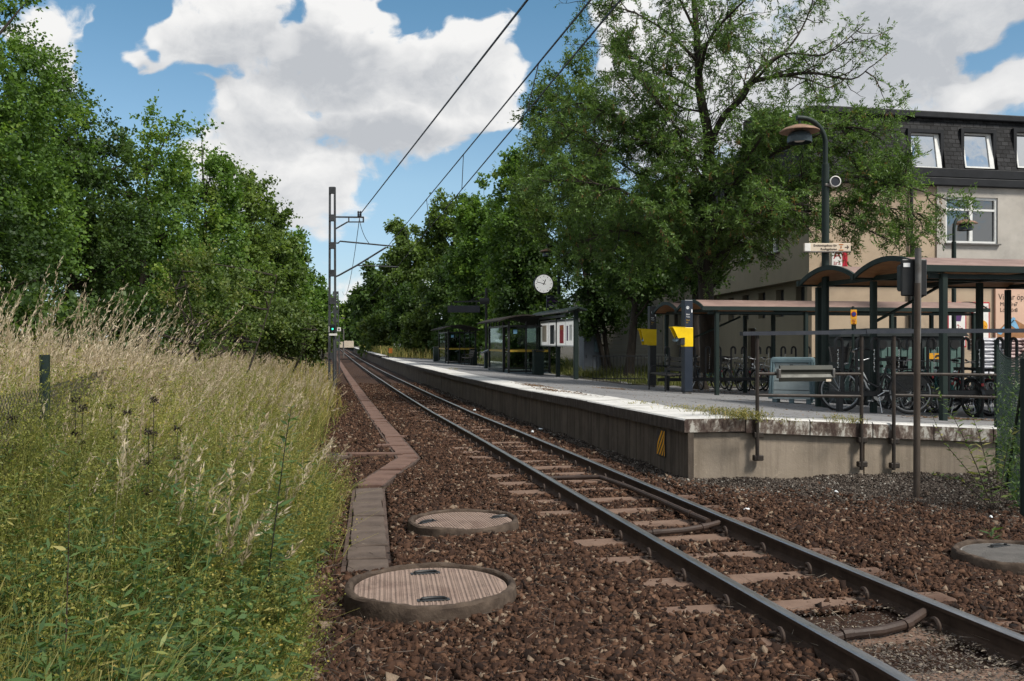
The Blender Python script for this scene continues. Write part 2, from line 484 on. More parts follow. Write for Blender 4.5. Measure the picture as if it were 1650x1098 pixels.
    fl = s.ramp(s.noise(s.coord('Position', (1, 1, .55)), 7.5, 8, .72, .3), [(.42, (.055, .036, .030)), (.52, (.15, .12, .10)), (.60, (.42, .40, .36))])
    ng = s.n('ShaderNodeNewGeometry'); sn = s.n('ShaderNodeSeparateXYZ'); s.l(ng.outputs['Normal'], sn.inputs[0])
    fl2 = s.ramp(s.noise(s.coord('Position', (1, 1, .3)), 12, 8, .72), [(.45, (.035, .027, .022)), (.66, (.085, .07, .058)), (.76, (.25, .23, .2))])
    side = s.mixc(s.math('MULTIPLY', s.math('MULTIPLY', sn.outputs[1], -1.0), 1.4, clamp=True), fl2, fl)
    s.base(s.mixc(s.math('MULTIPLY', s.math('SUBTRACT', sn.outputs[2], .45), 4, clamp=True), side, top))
    s.set(Roughness=.85, Specular_IOR_Level=.25)
    s.bump(s.noise(v, 30, 6, .7), .45, .012)
    # platform walls: streaked, panels
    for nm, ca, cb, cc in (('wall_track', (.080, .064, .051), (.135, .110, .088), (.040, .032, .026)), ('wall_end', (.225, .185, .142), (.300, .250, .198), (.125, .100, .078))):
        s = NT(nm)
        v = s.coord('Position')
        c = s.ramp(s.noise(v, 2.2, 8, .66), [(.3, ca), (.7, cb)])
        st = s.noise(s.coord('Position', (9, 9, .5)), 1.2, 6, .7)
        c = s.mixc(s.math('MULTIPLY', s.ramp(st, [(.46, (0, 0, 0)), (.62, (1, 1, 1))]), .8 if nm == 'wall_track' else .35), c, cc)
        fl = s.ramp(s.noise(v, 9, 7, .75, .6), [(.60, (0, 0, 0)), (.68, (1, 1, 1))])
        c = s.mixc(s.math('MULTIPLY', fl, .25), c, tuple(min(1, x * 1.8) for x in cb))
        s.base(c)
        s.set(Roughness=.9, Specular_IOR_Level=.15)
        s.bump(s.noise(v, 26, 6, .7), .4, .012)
    # slate mansard
    s = NT('slate')
    v = s.coord('UV')
    bk = s.n('ShaderNodeTexBrick')
    bk.inputs['Scale'].default_value = 1.0
    bk.inputs['Brick Width'].default_value = .26; bk.inputs['Row Height'].default_value = .15
    bk.inputs['Mortar Size'].default_value = .012
    bk.inputs['Color1'].default_value = (.012, .012, .013, 1); bk.inputs['Color2'].default_value = (.034, .034, .036, 1); bk.inputs['Mortar'].default_value = (.004, .004, .004, 1)
    s.l(v, bk.inputs['Vector'])
    s.base(s.mixc(.5, bk.outputs[0], s.ramp(s.noise(v, 2, 6), [(.3, (.6, .6, .6)), (.7, (1.5, 1.5, 1.5))]), 'MULTIPLY'))
    s.set(Roughness=.75, Specular_IOR_Level=.2)
    s.bump(s.mixc(.7, bk.outputs[1], s.noise(v, 9, 4)), .9, .03); s.t.nodes['Bump'].invert = True
    # glass
    s = NT('glass_window')
    s.base((.02, .022, .024)); s.set(Roughness=.04, Specular_IOR_Level=1.0, Metallic=.0)
    v = s.coord('Object')
    s.bump(s.noise(v, 1.3, 2), .06, .05)
    gl = s.n('ShaderNodeBsdfGlossy'); gl.inputs['Roughness'].default_value = .03; gl.inputs[0].default_value = (.82, .85, .88, 1)
    s.l(s.t.nodes['Bump'].outputs[0], gl.inputs['Normal'])
    mx = s.n('ShaderNodeMixShader'); mx.inputs[0].default_value = .68
    s.l(s.b.outputs[0], mx.inputs[1]); s.l(gl.outputs[0], mx.inputs[2]); s.l(mx.outputs[0], s.o.inputs[0])
    s = NT('glass_dark')
    s.base((.015, .018, .018)); s.set(Roughness=.05, Specular_IOR_Level=.7)
    gl = s.n('ShaderNodeBsdfGlossy'); gl.inputs['Roughness'].default_value = .03; gl.inputs[0].default_value = (.8, .83, .86, 1)
    s.bump(s.noise(s.coord('Object'), 1.6, 2), .10, .05); s.l(s.t.nodes['Bump'].outputs[0], gl.inputs['Normal'])
    mx = s.n('ShaderNodeMixShader'); mx.inputs[0].default_value = .16
    s.l(s.b.outputs[0], mx.inputs[1]); s.l(gl.outputs[0], mx.inputs[2]); s.l(mx.outputs[0], s.o.inputs[0])
    s = NT('glass_clear')
    tb = s.n('ShaderNodeBsdfTransparent'); tb.inputs[0].default_value = (.55, .60, .57, 1)
    gl = s.n('ShaderNodeBsdfGlossy'); gl.inputs['Roughness'].default_value = .04; gl.inputs[0].default_value = (.7, .8, .78, 1)
    fr = s.n('ShaderNodeFresnel'); fr.inputs[0].default_value = 1.5
    mx = s.n('ShaderNodeMixShader')
    s.l(s.math('MULTIPLY', fr.outputs[0], .35, clamp=True), mx.inputs[0]); s.l(tb.outputs[0], mx.inputs[1]); s.l(gl.outputs[0], mx.inputs[2]); s.l(mx.outputs[0], s.o.inputs[0])
    # ribbed cover plates
    s = NT('cover_plate')
    v = s.coord('Object')
    wv = s.n('ShaderNodeTexWave', wave_type='BANDS', bands_direction='X'); wv.inputs['Scale'].default_value = 9.5; wv.inputs['Distortion'].default_value = .4; wv.inputs['Detail'].default_value = 2
    s.l(v, wv.inputs['Vector'])
    c = s.ramp(s.noise(v, 5, 7, .68), [(.3, D(146, 126, 114)), (.7, D(122, 105, 95))])
    c = s.mixc(s.ramp(s.noise(v, 55, 2, .5), [(.66, (0, 0, 0)), (.70, (1, 1, 1))]), c, D(70, 54, 48))
    c = s.mixc(s.math('MULTIPLY', s.ramp(s.noise(v, 2.6, 9, .75, .6), [(.5, (0, 0, 0)), (.64, (1, 1, 1))]), .6), c, D(92, 70, 60))
    s.base(c); s.set(Roughness=.75, Specular_IOR_Level=.3)
    s.bump(s.mixc(.25, wv.outputs[0], s.noise(v, 40, 3)), .7, .012)
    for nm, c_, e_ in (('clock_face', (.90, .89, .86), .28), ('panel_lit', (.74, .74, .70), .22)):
        s = NT(nm); s.base(s.ramp(s.noise(s.coord('Object'), 2, 3), [(.3, c_), (.7, tuple(x * .93 for x in c_))])); s.set(Roughness=.4, Emission_Color=(1, .98, .93, 1), Emission_Strength=e_)  # dial and panels given a faint added glow to stay bright in shade
    pm('cover_grey', (.22, .205, .19), (.15, .14, .13), 7, .8, 0, .6, 90, .25)
    # green signal lamp
    s = NT('signal_green')
    s.base((.02, .3, .2)); s.set(Emission_Color=(.05, 1, .6, 1), Emission_Strength=1.2)
    # foliage
    leafmat('leaf_maple', [(0, (0.047, 0.089, 0.023)), (.5, (0.090, 0.166, 0.034)), (.85, (0.151, 0.249, 0.045)), (1, (0.218, 0.286, 0.063))], .40)
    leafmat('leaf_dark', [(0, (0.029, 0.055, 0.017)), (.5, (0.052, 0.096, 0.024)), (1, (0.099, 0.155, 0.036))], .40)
    leafmat('leaf_light', [(0, (0.064, 0.104, 0.026)), (.5, (0.120, 0.185, 0.041)), (1, (0.218, 0.275, 0.066))], .40)
    leafmat('leaf_olive', [(0, (0.052, 0.089, 0.028)), (.45, (0.097, 0.166, 0.045)), (.9, (0.164, 0.255, 0.074)), (.97, (0.218, 0.153, 0.058)), (1, (0.241, 0.125, 0.050))], .40)
    leafmat('leaf_bush', [(0, (0.053, 0.086, 0.024)), (.6, (0.120, 0.172, 0.046)), (.955, (0.218, 0.240, 0.070)), (1, (.17, .15, .06))], .40)
    leafmat('straw', [(0, (.24, .18, .12)), (.5, (.45, .36, .26)), (1, (.66, .56, .44))], .35, .6, 1.1)
    leafmat('grass_green', [(0, (0.083, 0.099, 0.030)), (.4, (0.188, 0.188, 0.056)), (.75, (0.353, 0.296, 0.103)), (1, (0.588, 0.402, 0.178))], .36, .55, 1.15)
    leafmat('herb', [(0, (0.090, 0.112, 0.026)), (.5, (0.203, 0.213, 0.049)), (.9, (0.351, 0.311, 0.082)), (1, (0.489, 0.357, 0.087))], .36, .55, 1.15)
    leafmat('weed_leaf', [(0, (0.030, 0.064, 0.021)), (.5, (0.064, 0.118, 0.034)), (.8, (0.113, 0.166, 0.049)), (.95, (0.240, 0.256, 0.071)), (1, (.30, .27, .09))], .32)
    leafmat('dead_head', [(0, (.016, .012, .009)), (1, (.045, .034, .026))], .1, .8)
    leafmat('litter_leaf', [(0, (.06, .035, .02)), (.6, (.13, .075, .04)), (1, (.24, .15, .09))], .15, .8)
    leafmat('debris', [(0, (.05, .04, .035)), (.6, (.12, .10, .085)), (1, (.26, .22, .17))], .1, .85)
    # stones
    s = NT('stone_brown')
    a = s.n('ShaderNodeAttribute', attribute_name='tint')
    c = s.ramp(a.outputs['Fac'], [(0, (.015, .008, .0055)), (.35, (.042, .021, .013)), (.75, (.082, .042, .025)), (.965, (.125, .070, .044)), (1, (.19, .14, .10))])
    v = s.coord('Position')
    c = s.mixc(.5, c, s.ramp(s.noise(v, 45, 4, .6), [(.3, (.55, .55, .55)), (.7, (1.35, 1.35, 1.35))]), 'MULTIPLY')
    s.base(c); s.set(Roughness=.9, Specular_IOR_Level=.2)
    s.bump(s.noise(v, 90, 3), .3, .006)
    s = NT('stone_grey')
    a = s.n('ShaderNodeAttribute', attribute_name='tint')
    s.base(s.ramp(a.outputs['Fac'], [(0, (.020, .015, .012)), (.6, (.076, .060, .049)), (.95, (.14, .118, .10)), (1, (.26, .24, .21))]))
    s.set(Roughness=.9, Specular_IOR_Level=.2)
build_materials()

# ---------------------------------------------------------------- building blocks
class MB:
    """collects shapes, then links them as one mesh object"""
    def __init__(s):
        s.v = []; s.f = []; s.mi = []; s.cur = 0
    def m(s, i):
        s.cur = i; return s
    def add(s, vs, fs):
        o = len(s.v)
        s.v.extend([tuple(p) for p in vs])
        s.f.extend([tuple(i + o for i in f) for f in fs])
        s.mi.extend([s.cur] * len(fs))
        return s
    def box(s, c, d, rz=0.0, M=None):
        x, y, z = d[0] / 2, d[1] / 2, d[2] / 2
        vs = [Vector((a * x, b * y, e * z)) for e in (-1, 1) for b in (-1, 1) for a in (-1, 1)]
        R = M if M is not None else Matrix.Rotation(rz, 3, 'Z')
        vs = [R @ p + Vector(c) for p in vs]
        return s.add(vs, [(0, 2, 3, 1), (4, 5, 7, 6), (0, 1, 5, 4), (2, 6, 7, 3), (0, 4, 6, 2), (1, 3, 7, 5)])
    def bb(s, c, d, b=.01, rz=0.0):
        """box with chamfered upright and top edges"""
        x, y, z = d[0] / 2, d[1] / 2, d[2] / 2
        b = min(b, x * .9, y * .9, z * .9)
        def ring(i, zz):
            return [(x - i - b, -y + i, zz), (x - i, -y + i + b, zz), (x - i, y - i - b, zz), (x - i - b, y - i, zz), (-x + i + b, y - i, zz), (-x + i, y - i - b, zz), (-x + i, -y + i + b, zz), (-x + i + b, -y + i, zz)]
        vs = ring(b * .6, -z) + ring(0, -z + b) + ring(0, z - b) + ring(b * .6, z)
        fs = [tuple(range(7, -1, -1)), tuple(range(24, 32))]
        for k in range(3):
            for i in range(8):
                j = (i + 1) % 8
                fs.append((k * 8 + i, k * 8 + j, k * 8 + 8 + j, k * 8 + 8 + i))
        R = Matrix.Rotation(rz, 3, 'Z')
        return s.add([R @ Vector(p) + Vector(c) for p in vs], fs)
    def cyl(s, p0, p1, r0, r1=None, n=10, caps=True):
        return s.tube([p0, p1], [r0, r0 if r1 is None else r1], n, caps)
    def tube(s, pts, r, n=8, caps=True):
        pts = [Vector(p) for p in pts]
        if isinstance(r, (int, float)): r = [r] * len(pts)
        vs = []; fs = []
        prev = None
        for i, p in enumerate(pts):
            d = (pts[min(i + 1, len(pts) - 1)] - pts[max(i - 1, 0)])
            if d.length < 1e-9: d = Vector((0, 0, 1))
            d.normalize()
            if prev is None:
                a = d.orthogonal().normalized()
            else:
                a = (prev - d * prev.dot(d))
                a = a.normalized() if a.length > 1e-6 else d.orthogonal().normalized()
            prev = a
            b = d.cross(a)
            for k in range(n):
                th = 2 * PI * k / n
                vs.append(p + (a * math.cos(th) + b * math.sin(th)) * r[i])
        for i in range(len(pts) - 1):
            for k in range(n):
                j = (k + 1) % n
                fs.append((i * n + k, i * n + j, i * n + n + j, i * n + n + k))
        if caps:
            fs.append(tuple(range(n - 1, -1, -1)))
            fs.append(tuple((len(pts) - 1) * n + k for k in range(n)))
        return s.add(vs, fs)
    def lathe(s, prof, n=24, c=(0, 0, 0), axis='Z', cap0=True, cap1=True):
        vs = []
        for (r, z) in prof:
            for k in range(n):
                th = 2 * PI * k / n
                p = (r * math.cos(th), r * math.sin(th), z)
                if axis == 'Y': p = (p[0], z, p[1])
                elif axis == 'X': p = (z, p[0], p[1])
                vs.append((p[0] + c[0], p[1] + c[1], p[2] + c[2]))
        fs = []
        for i in range(len(prof) - 1):
            for k in range(n):
                j = (k + 1) % n
                q = (i * n + k, i * n + j, i * n + n + j, i * n + n + k)
                fs.append(q if axis != 'Y' else q[::-1])
        if cap0 and prof[0][0] > 1e-6: fs.append(tuple(range(n - 1, -1, -1)))
        if cap1 and prof[-1][0] > 1e-6: fs.append(tuple((len(prof) - 1) * n + k for k in range(n)))
        return s.add(vs, fs)
    def prism(s, poly, y0, y1, plane='XZ', M=None, c=(0, 0, 0)):
        """polygon given in a plane, pushed from y0 to y1 along the third axis"""
        def P(a, b, h):
            if plane == 'XZ': return Vector((a, h, b))
            if plane == 'YZ': return Vector((h, a, b))
            return Vector((a, b, h))
        n = len(poly)
        vs = [P(a, b, y0) for a, b in poly] + [P(a, b, y1) for a, b in poly]
        if M is not None: vs = [M @ v for v in vs]
        vs = [v + Vector(c) for v in vs]
        fs = [tuple(range(n)), tuple(range(2 * n - 1, n - 1, -1))]
        for i in range(n):
            j = (i + 1) % n
            fs.append((i, i + n, j + n, j))
        return s.add(vs, fs)
    def build(s, name, mat, parent=None, smooth=False, loc=None, rz=0.0, fix=True):
        me = bpy.data.meshes.new(name)
        me.from_pydata(s.v, [], s.f)
        mats = mat if isinstance(mat, (list, tuple)) else [mat]
        for k in mats: me.materials.append(MATS[k])
        if len(mats) > 1: me.polygons.foreach_set('material_index', s.mi)
        if fix:
            bm = bmesh.new(); bm.from_mesh(me)
            bmesh.ops.recalc_face_normals(bm, faces=bm.faces)
            bm.to_mesh(me); bm.free()
        if smooth:
            me.polygons.foreach_set('use_smooth', [True] * len(me.polygons))
            try: me.set_sharp_from_angle(angle=RAD(35))
            except Exception: pass
        o = bpy.data.objects.new(name, me)
        COL.objects.link(o)
        if parent is not None: o.parent = parent
        if loc is not None: o.location = loc
        o.rotation_euler = (0, 0, rz)
        return o

def np_mesh(name, V, Q, mat, tint=None, parent=None, loc=None):
    """large mesh of quads (or triangles) from arrays; tint is one value per vertex"""
    me = bpy.data.meshes.new(name)
    k = Q.shape[1]
    me.vertices.add(len(V)); me.vertices.foreach_set('co', np.ascontiguousarray(V, np.float32).ravel())
    me.loops.add(Q.size); me.loops.foreach_set('vertex_index', np.ascontiguousarray(Q, np.int32).ravel())
    me.polygons.add(len(Q)); me.polygons.foreach_set('loop_start', np.arange(0, Q.size, k, dtype=np.int32))
    if tint is not None:
        a = me.attributes.new('tint', 'FLOAT', 'POINT')
        a.data.foreach_set('value', np.ascontiguousarray(tint, np.float32))
    me.update(calc_edges=True)
    me.materials.append(MATS[mat])
    o = bpy.data.objects.new(name, me)
    COL.objects.link(o)
    if parent is not None: o.parent = parent
    if loc is not None: o.location = loc
    return o

def tag(o, label=None, cat=None, group=None, kind=None):
    if label: o['label'] = label
    if cat: o['category'] = cat
    if group: o['group'] = group
    if kind: o['kind'] = kind
    return o
def empty(name, loc, label, cat, rz=0.0, group=None):
    o = bpy.data.objects.new(name, None)
    o.empty_display_size = .2
    COL.objects.link(o)
    o.location = loc; o.rotation_euler = (0, 0, rz)
    return tag(o, label, cat, group)
def dup(root, loc, rz=None, label=None, group=None, scale=None):
    def cp(o, par):
        c = o.copy(); COL.objects.link(c)
        if par is not None: c.parent = par
        for ch in list(o.children): cp(ch, c)
        return c
    r = cp(root, None)
    r.location = loc
    if rz is not None: r.rotation_euler = (0, 0, rz)
    if scale: r.scale = (scale,) * 3
    if label: r['label'] = label
    if group: r['group'] = group
    return r
def lettering(txt, size, mat, parent, loc, rot=(RAD(90), 0, 0), align='LEFT', name='lettering', ext=.0015, sx=1.0):
    cu = bpy.data.curves.new(name, 'FONT')
    cu.body = txt; cu.size = size; cu.align_x = align; cu.align_y = 'CENTER'; cu.extrude = ext; cu.resolution_u = 2
    tmp = bpy.data.objects.new('tmp_text', cu)
    COL.objects.link(tmp)
    dg = C.evaluated_depsgraph_get(); dg.update()
    me = bpy.data.meshes.new_from_object(tmp.evaluated_get(dg))
    bpy.data.objects.remove(tmp)
    bpy.data.curves.remove(cu)
    me.name = name
    me.materials.clear(); me.materials.append(MATS[mat])
    o = bpy.data.objects.new(name, me)
    COL.objects.link(o)
    o.parent = parent; o.location = loc; o.rotation_euler = rot; o.scale = (sx, 1, 1)
    return o

def norm(a):
    return a / np.maximum(np.linalg.norm(a, axis=-1, keepdims=True), 1e-9)

def leaf_quads(P, D, L, W, rng, up=.6, fold=.18):
    """kite-shaped folded leaves; P bases, D axes, L lengths, W widths"""
    n = len(P)
    N = norm(rng.normal(size=(n, 3)) + np.array([0, 0, up * 2.2]))
    S = norm(np.cross(D, N)); N = np.cross(S, D)
    L = np.broadcast_to(L, (n,))[:, None]; Wd = np.broadcast_to(W, (n,))[:, None]
    mid = P + D * L * .42 + N * Wd * fold
    V = np.stack([P, mid + S * Wd * .5, P + D * L, mid - S * Wd * .5], 1).reshape(-1, 3)
    Q = np.arange(4 * n).reshape(n, 4)
    return V, Q
def strips(P0, P1, P2, w0, w1, w2, side):
    """thin blades through three points"""
    n = len(P0)
    a = side * 1.0
    V = np.stack([P0 - a * w0[:, None], P0 + a * w0[:, None], P1 + a * w1[:, None], P1 - a * w1[:, None], P2 + a * w2[:, None], P2 - a * w2[:, None]], 1).reshape(-1, 3)
    b = np.arange(n)[:, None] * 6
    Q = np.concatenate([b + np.array([0, 1, 2, 3]), b + np.array([3, 2, 4, 5])], 0)
    return V, Q
class Acc:
    def __init__(s): s.V = []; s.Q = []; s.T = []; s.n = 0
    def add(s, V, Q, tint):
        s.V.append(V); s.Q.append(Q + s.n); s.T.append(np.broadcast_to(tint, (len(V),)) if np.ndim(tint) == 0 else tint)
        s.n += len(V)
    def build(s, name, mat, parent=None, loc=None):
        return np_mesh(name, np.concatenate(s.V), np.concatenate(s.Q), mat, np.concatenate(s.T), parent, loc)

# ================================================================ GROUND
def grid_sheet(name, ts, ss, zf, mat):
    T, S = np.meshgrid(ts, ss)
    Z = zf(T, S)
    V = np.stack([T, S, Z], -1).reshape(-1, 3)
    nx, ny = len(ts), len(ss)
    i = np.arange(ny - 1)[:, None] * nx + np.arange(nx - 1)[None, :]
    Q = np.stack([i, i + 1, i + nx + 1, i + nx], -1).reshape(-1, 4)
    return np_mesh(name, V, Q, mat)
tl = np.concatenate([[-900, -300, -120, -60, -35], np.arange(-22, -6, 1.0), np.arange(-6, 7, .13), np.arange(7, 13, .5), [15, 20, 30, 60, 120, 300, 900]])
sl = np.concatenate([[-300, -60, -20, -6], np.arange(-2, 16, .13), np.arange(16, 40, .5), np.arange(40, 130, 3.0), [140, 170, 200, 260, 400, 900, 2000]])
def zsoil(T, S):
    z = zg(T, S) - .035
    under = (T > 4.7) & (S > 11.35)
    return np.where(under, np.minimum(z, zp(T, S) - .25), z)
g = grid_sheet('ground', tl, sl, zsoil, 'earth')
tag(g, kind='structure')

# platform: surface sheets, edge slabs, walls
plat = bpy.data.objects.new('platform', None); COL.objects.link(plat)
tag(plat, kind='structure')
def zpa(T, S): return zp(T, S)
ss = np.concatenate([np.arange(S_E + .05, 40, .6), np.arange(40, 80, 3.0), [80.0]])
a = grid_sheet('asphalt', np.array([T_K - .02, 6, 7, 8, 9, 10, 11, 12, 13]), ss, zpa, 'asphalt')
a.parent = plat
a2 = grid_sheet('yard', np.array([13, 15, 18, 24, 40, 90]), np.array([S_E, 16, 22, 30, 45, 80]), lambda T, S: zp(T, S) - .004, 'asphalt')
tag(a2, kind='structure'); a2.name = 'road'
def zverge(T, S):
    return zp(T, S) + .01 + .9 * sstep(11.5, 26, T) * sstep(20, 60, S) + .02 * np.sin(T * 3 + S)
a3 = grid_sheet('verge', np.array([9.6, 10.2, 11, 12, 13.5, 15, 18, 22, 30, 60, 200]), np.array([29.0, 31, 34, 38, 44, 52, 60, 70, 80]), zverge, 'yard')
tag(a3, kind='structure')
a4 = grid_sheet('verge_far', np.array([T_E + .3, 6, 8, 10, 14, 20, 40, 200]), np.array([80.0, 86, 95, 110, 130, 160, 200, 300]), lambda T, S: zp(T, S) + .02 + .8 * sstep(7, 26, T), 'yard')
tag(a4, kind='structure'); a4.name = 'verge'
rng = np.random.default_rng(5)
random.seed(4)
# edge slabs, each 2.4 m, joints open; far part of the edge stands a little higher
def slab_edge(s0, s1, t0, t1, dz, th=.17):
    m = MB()
    n = 3
    for i in range(n):
        pass
    b = .018
    prof = [(t0, -th), (t0, -b), (t0 + b, 0), (t1, 0), (t1, -th)]
    V = []
    for s_ in (s0, s1):
        z0 = float(zr(s_)) + .63 + dz
        V += [(t, s_, z0 + z) for t, z in prof]
    k = len(prof)
    F_ = [(i, (i + 1) % k, (i + 1) % k + k, i + k) for i in range(k)] + [tuple(range(k)), tuple(range(2 * k - 1, k - 1, -1))]
    m.add(V, F_)
    return m
cm_ = MB()
s0 = S_E - .05
while s0 < 80:
    L_ = 1.5
    w = slab_edge(s0 + .004, s0 + L_ - .004, T_E - .05 + random.uniform(-.008, .008), T_K, random.uniform(-.004, .006))
    cm_.add(w.v, w.f)
    s0 += L_
while s0 < 170:
    w = slab_edge(s0 + .004, s0 + 3 - .004, T_E - .05, T_E + .5, .12)
    cm_.add(w.v, w.f)
    s0 += 3
# end edge, along the near end of the platform
n_end = 20
for i in range(n_end):
    t0 = T_K + .008 + i * .9; t1 = t0 + .884
    V = []
    for t_ in (t0, t1):
        z0 = float(zp(t_, S_E)) + .012 + (.03 if False else 0)
        V += [(t_, S_E - .055, z0 - .20), (t_, S_E - .055, z0 - .02), (t_, S_E - .035, z0), (t_, S_E + .30, z0), (t_, S_E + .30, z0 - .20)]
    cm_.add(V, [(j, (j + 1) % 5, (j + 1) % 5 + 5, j + 5) for j in range(5)] + [(0, 1, 2, 3, 4), (9, 8, 7, 6, 5)])
cm_.build('coping', 'coping', plat)
wl = MB()
s0 = S_E + .02
while s0 < 170:
    L_ = 1.2 if s0 < 80 else 4
    zt = float(zr(s0)) + .63 - .15; zb = float(zr(s0)) - .6
    wl.box((T_E + .11 + random.uniform(-.006, .006), s0 + L_ / 2, (zt + zb) / 2), (.16, L_ - .012, zt - zb))
    s0 += L_
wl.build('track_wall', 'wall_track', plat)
we = MB()
for (t0, t1) in ((T_E + .075, 6.93), (6.95, 9.2), (9.22, 11.5), (11.52, 13.8), (13.82, 16.1), (16.12, 24.0)):
    V = []
    for s_ in (S_E + .01, S_E + .2):
        for t_ in (t0, t1):
            V += [(t_, s_, -.6), (t_, s_, float(zp(t_, S_E)) - .17)]
    we.add(V, [(0, 2, 3, 1), (4, 5, 7, 6), (0, 1, 5, 4), (2, 6, 7, 3), (1, 3, 7, 5), (0, 4, 6, 2)])
we.build('end_wall', 'wall_end', plat)
cs = MB(); cs.box((T_E + .035, S_E - .015, .12), (.075, .05, 1.05)); cs.build('corner_strip', 'wall_track', plat)
# striped warning plate on the track wall
p = at(1075, 698, 12.9); zc = float(zr(p.y)) + .63 - .42
hp = MB(); hp.box((T_E + .018, 12.15, zc + .02), (.012, .34, .36)); hz = hp.build('warning_plate', 'sign_dark', plat)
st = MB()
for k in range(-1, 4):
    def yz(v, w):
        # oblique band clipped to the plate
        y0 = 12.15 + .17 - .10 * k - w; y = y0 - .30 * v
        return (T_E + .010, min(12.31, max(11.99, y)), zc - .15 + .34 * v)
    st.add([yz(0, .0), yz(.5, .0), yz(1, .0), yz(1, .05), yz(.5, .05), yz(0, .05)], [(0, 1, 4, 5), (1, 2, 3, 4)])
st.build('stripe', 'sign_yellow', hz)

# ================================================================ TRACK
S_KNOTS = list(np.arange(-3, 30, 1.0)) + list(np.arange(30, 100, 4.0)) + list(np.arange(100, 261, 10.0))
def sweep(name, prof, t0, mat, parent=None, closed=True, dz=0.0):
    n = len(prof)
    V = []; Q = []
    for s_ in S_KNOTS:
        z0 = float(zr(s_)) + dz
        V += [(t0 + a, s_, z0 + b) for a, b in prof]
    for i in range(len(S_KNOTS) - 1):
        for k in range(n if closed else n - 1):
            j = (k + 1) % n
            Q.append((i * n + k, i * n + j, i * n + n + j, i * n + n + k))
    m = MB(); m.add(V, Q)
    return m.build(name, mat, parent)
RAIL = [(-.062, -.145), (.062, -.145), (.062, -.135), (.016, -.119), (.008, -.105), (.008, -.040), (.032, -.031), (.033, -.010)]
RAIL_B = [(-a, b) for a, b in RAIL[2:][::-1]]
body = RAIL + [(-a, b) for a, b in RAIL[2:][::-1]]
HEAD = [(-.033, -.0095), (-.026, -.002), (-.012, .001), (.012, .001), (.026, -.002), (.033, -.0095)]
for t0, lab in ((T_L, 'left rail of the track, farther from the platform'), (T_R, 'right rail of the track, next to the platform wall')):
    r = sweep('rail', body, t0, 'rail_steel')
    tag(r, 'brown steel ' + lab, 'rail', 'rails of the track')
    h = sweep('rail_head', HEAD, t0, 'rail_head', r, True)
# sleepers with their spring clips
def clip_mb(side):
    m = MB()
    pts = []
    for k in range(15):
        u = k / 14 * 2 * PI * .86 + .5
        pts.append((side * (.088 + .018 * math.sin(u * .5)), .046 * math.cos(u) + (.055 if k > 9 else 0) * (k - 9) / 5, .030 + .036 * math.sin(u) + .006))
    m.tube(pts, .013, 6)
    m.bb((side * .10, 0, -.004), (.085, .09, .026), .008)
    m.tube([(side * .075, .045, .012), (side * .11, .058, .030), (side * .118, .085, .028), (side * .09, .098, .010)], .0105, 6)
    return m
def sleeper_proto():
    root = empty('sleeper', (T_C, 0, 0), 'weathered reddish sleeper half sunk in brown ballast under both rails', 'sleeper', group='sleepers under the rails')
    m = MB(); m.bb((0, 0, -.06), (1.98, .21, .13), .012)
    m.build('sleeper_block', 'sleeper', root)
    for tt in (T_L, T_R):
        for sd_ in (-1, 1):
            clip_mb(sd_).build('rail_clip', 'iron_clip', root, True, (tt - T_C, 0, .008))
    return root
sl_root = sleeper_proto()
slp = []
s_ = 2.6; first = True; k = 0
while s_ < 75:
    z = float(zr(s_)) - .138
    if first:
        sl_root.location = (T_C, s_, z); first = False; o = sl_root
    else:
        if s_ < 32: o = dup(sl_root, (T_C, s_, z))
        else:
            o = bpy.data.objects.new('sleeper', sl_root.children[0].data); COL.objects.link(o); o.location = (T_C, s_, z)
            tag(o, sl_root['label'], 'sleeper', 'sleepers under the rails')
    slp.append(s_)
    s_ += .72; k += 1

# ballast: every stone its own angular block, as one loose mass
def stones(name, T, S, size, zf, mat, seed, flat=.7):
    rg = np.random.default_rng(seed)
    n = len(T)
    base = np.array([[a, b, c] for c in (-1, 1) for b in (-1, 1) for a in (-1, 1)], float)
    J = base[None] * .5 + rg.uniform(-.30, .30, (n, 8, 3)) * np.array([1, 1, .8])
    J *= np.where(rg.random((n, 8, 1)) < .30, rg.uniform(.30, .6, (n, 8, 1)), 1.12)
    J *= rg.uniform(.50, 1.3, (n, 1, 3)) * size[:, None, None]
    J[..., 2] *= flat * .8
    q = norm(rg.normal(size=(n, 4)) * np.array([1, .35, .35, 1.0]))
    w, x, y, z = q.T
    R = np.stack([1 - 2 * (y * y + z * z), 2 * (x * y - z * w), 2 * (x * z + y * w), 2 * (x * y + z * w), 1 - 2 * (x * x + z * z), 2 * (y * z - x * w), 2 * (x * z - y * w), 2 * (y * z + x * w), 1 - 2 * (x * x + y * y)], -1).reshape(n, 3, 3)
    V = np.einsum('nij,nkj->nki', R, J)
    Z = zf(T, S) + rg.uniform(-.35, .30, n) * size
    V += np.stack([T, S, Z], -1)[:, None]
    V = V.reshape(-1, 3)
    f = np.array([(0, 2, 3, 1), (4, 5, 7, 6), (0, 1, 5, 4), (2, 6, 7, 3), (0, 4, 6, 2), (1, 3, 7, 5)])
    Q = (np.arange(n)[:, None, None] * 8 + f).reshape(-1, 4)
    tint = np.repeat(np.clip(rg.normal(.45, .32, n), 0, 1), 8)
    o = np_mesh(name, V, Q, mat, tint)
    tag(o, kind='stuff')
    return o
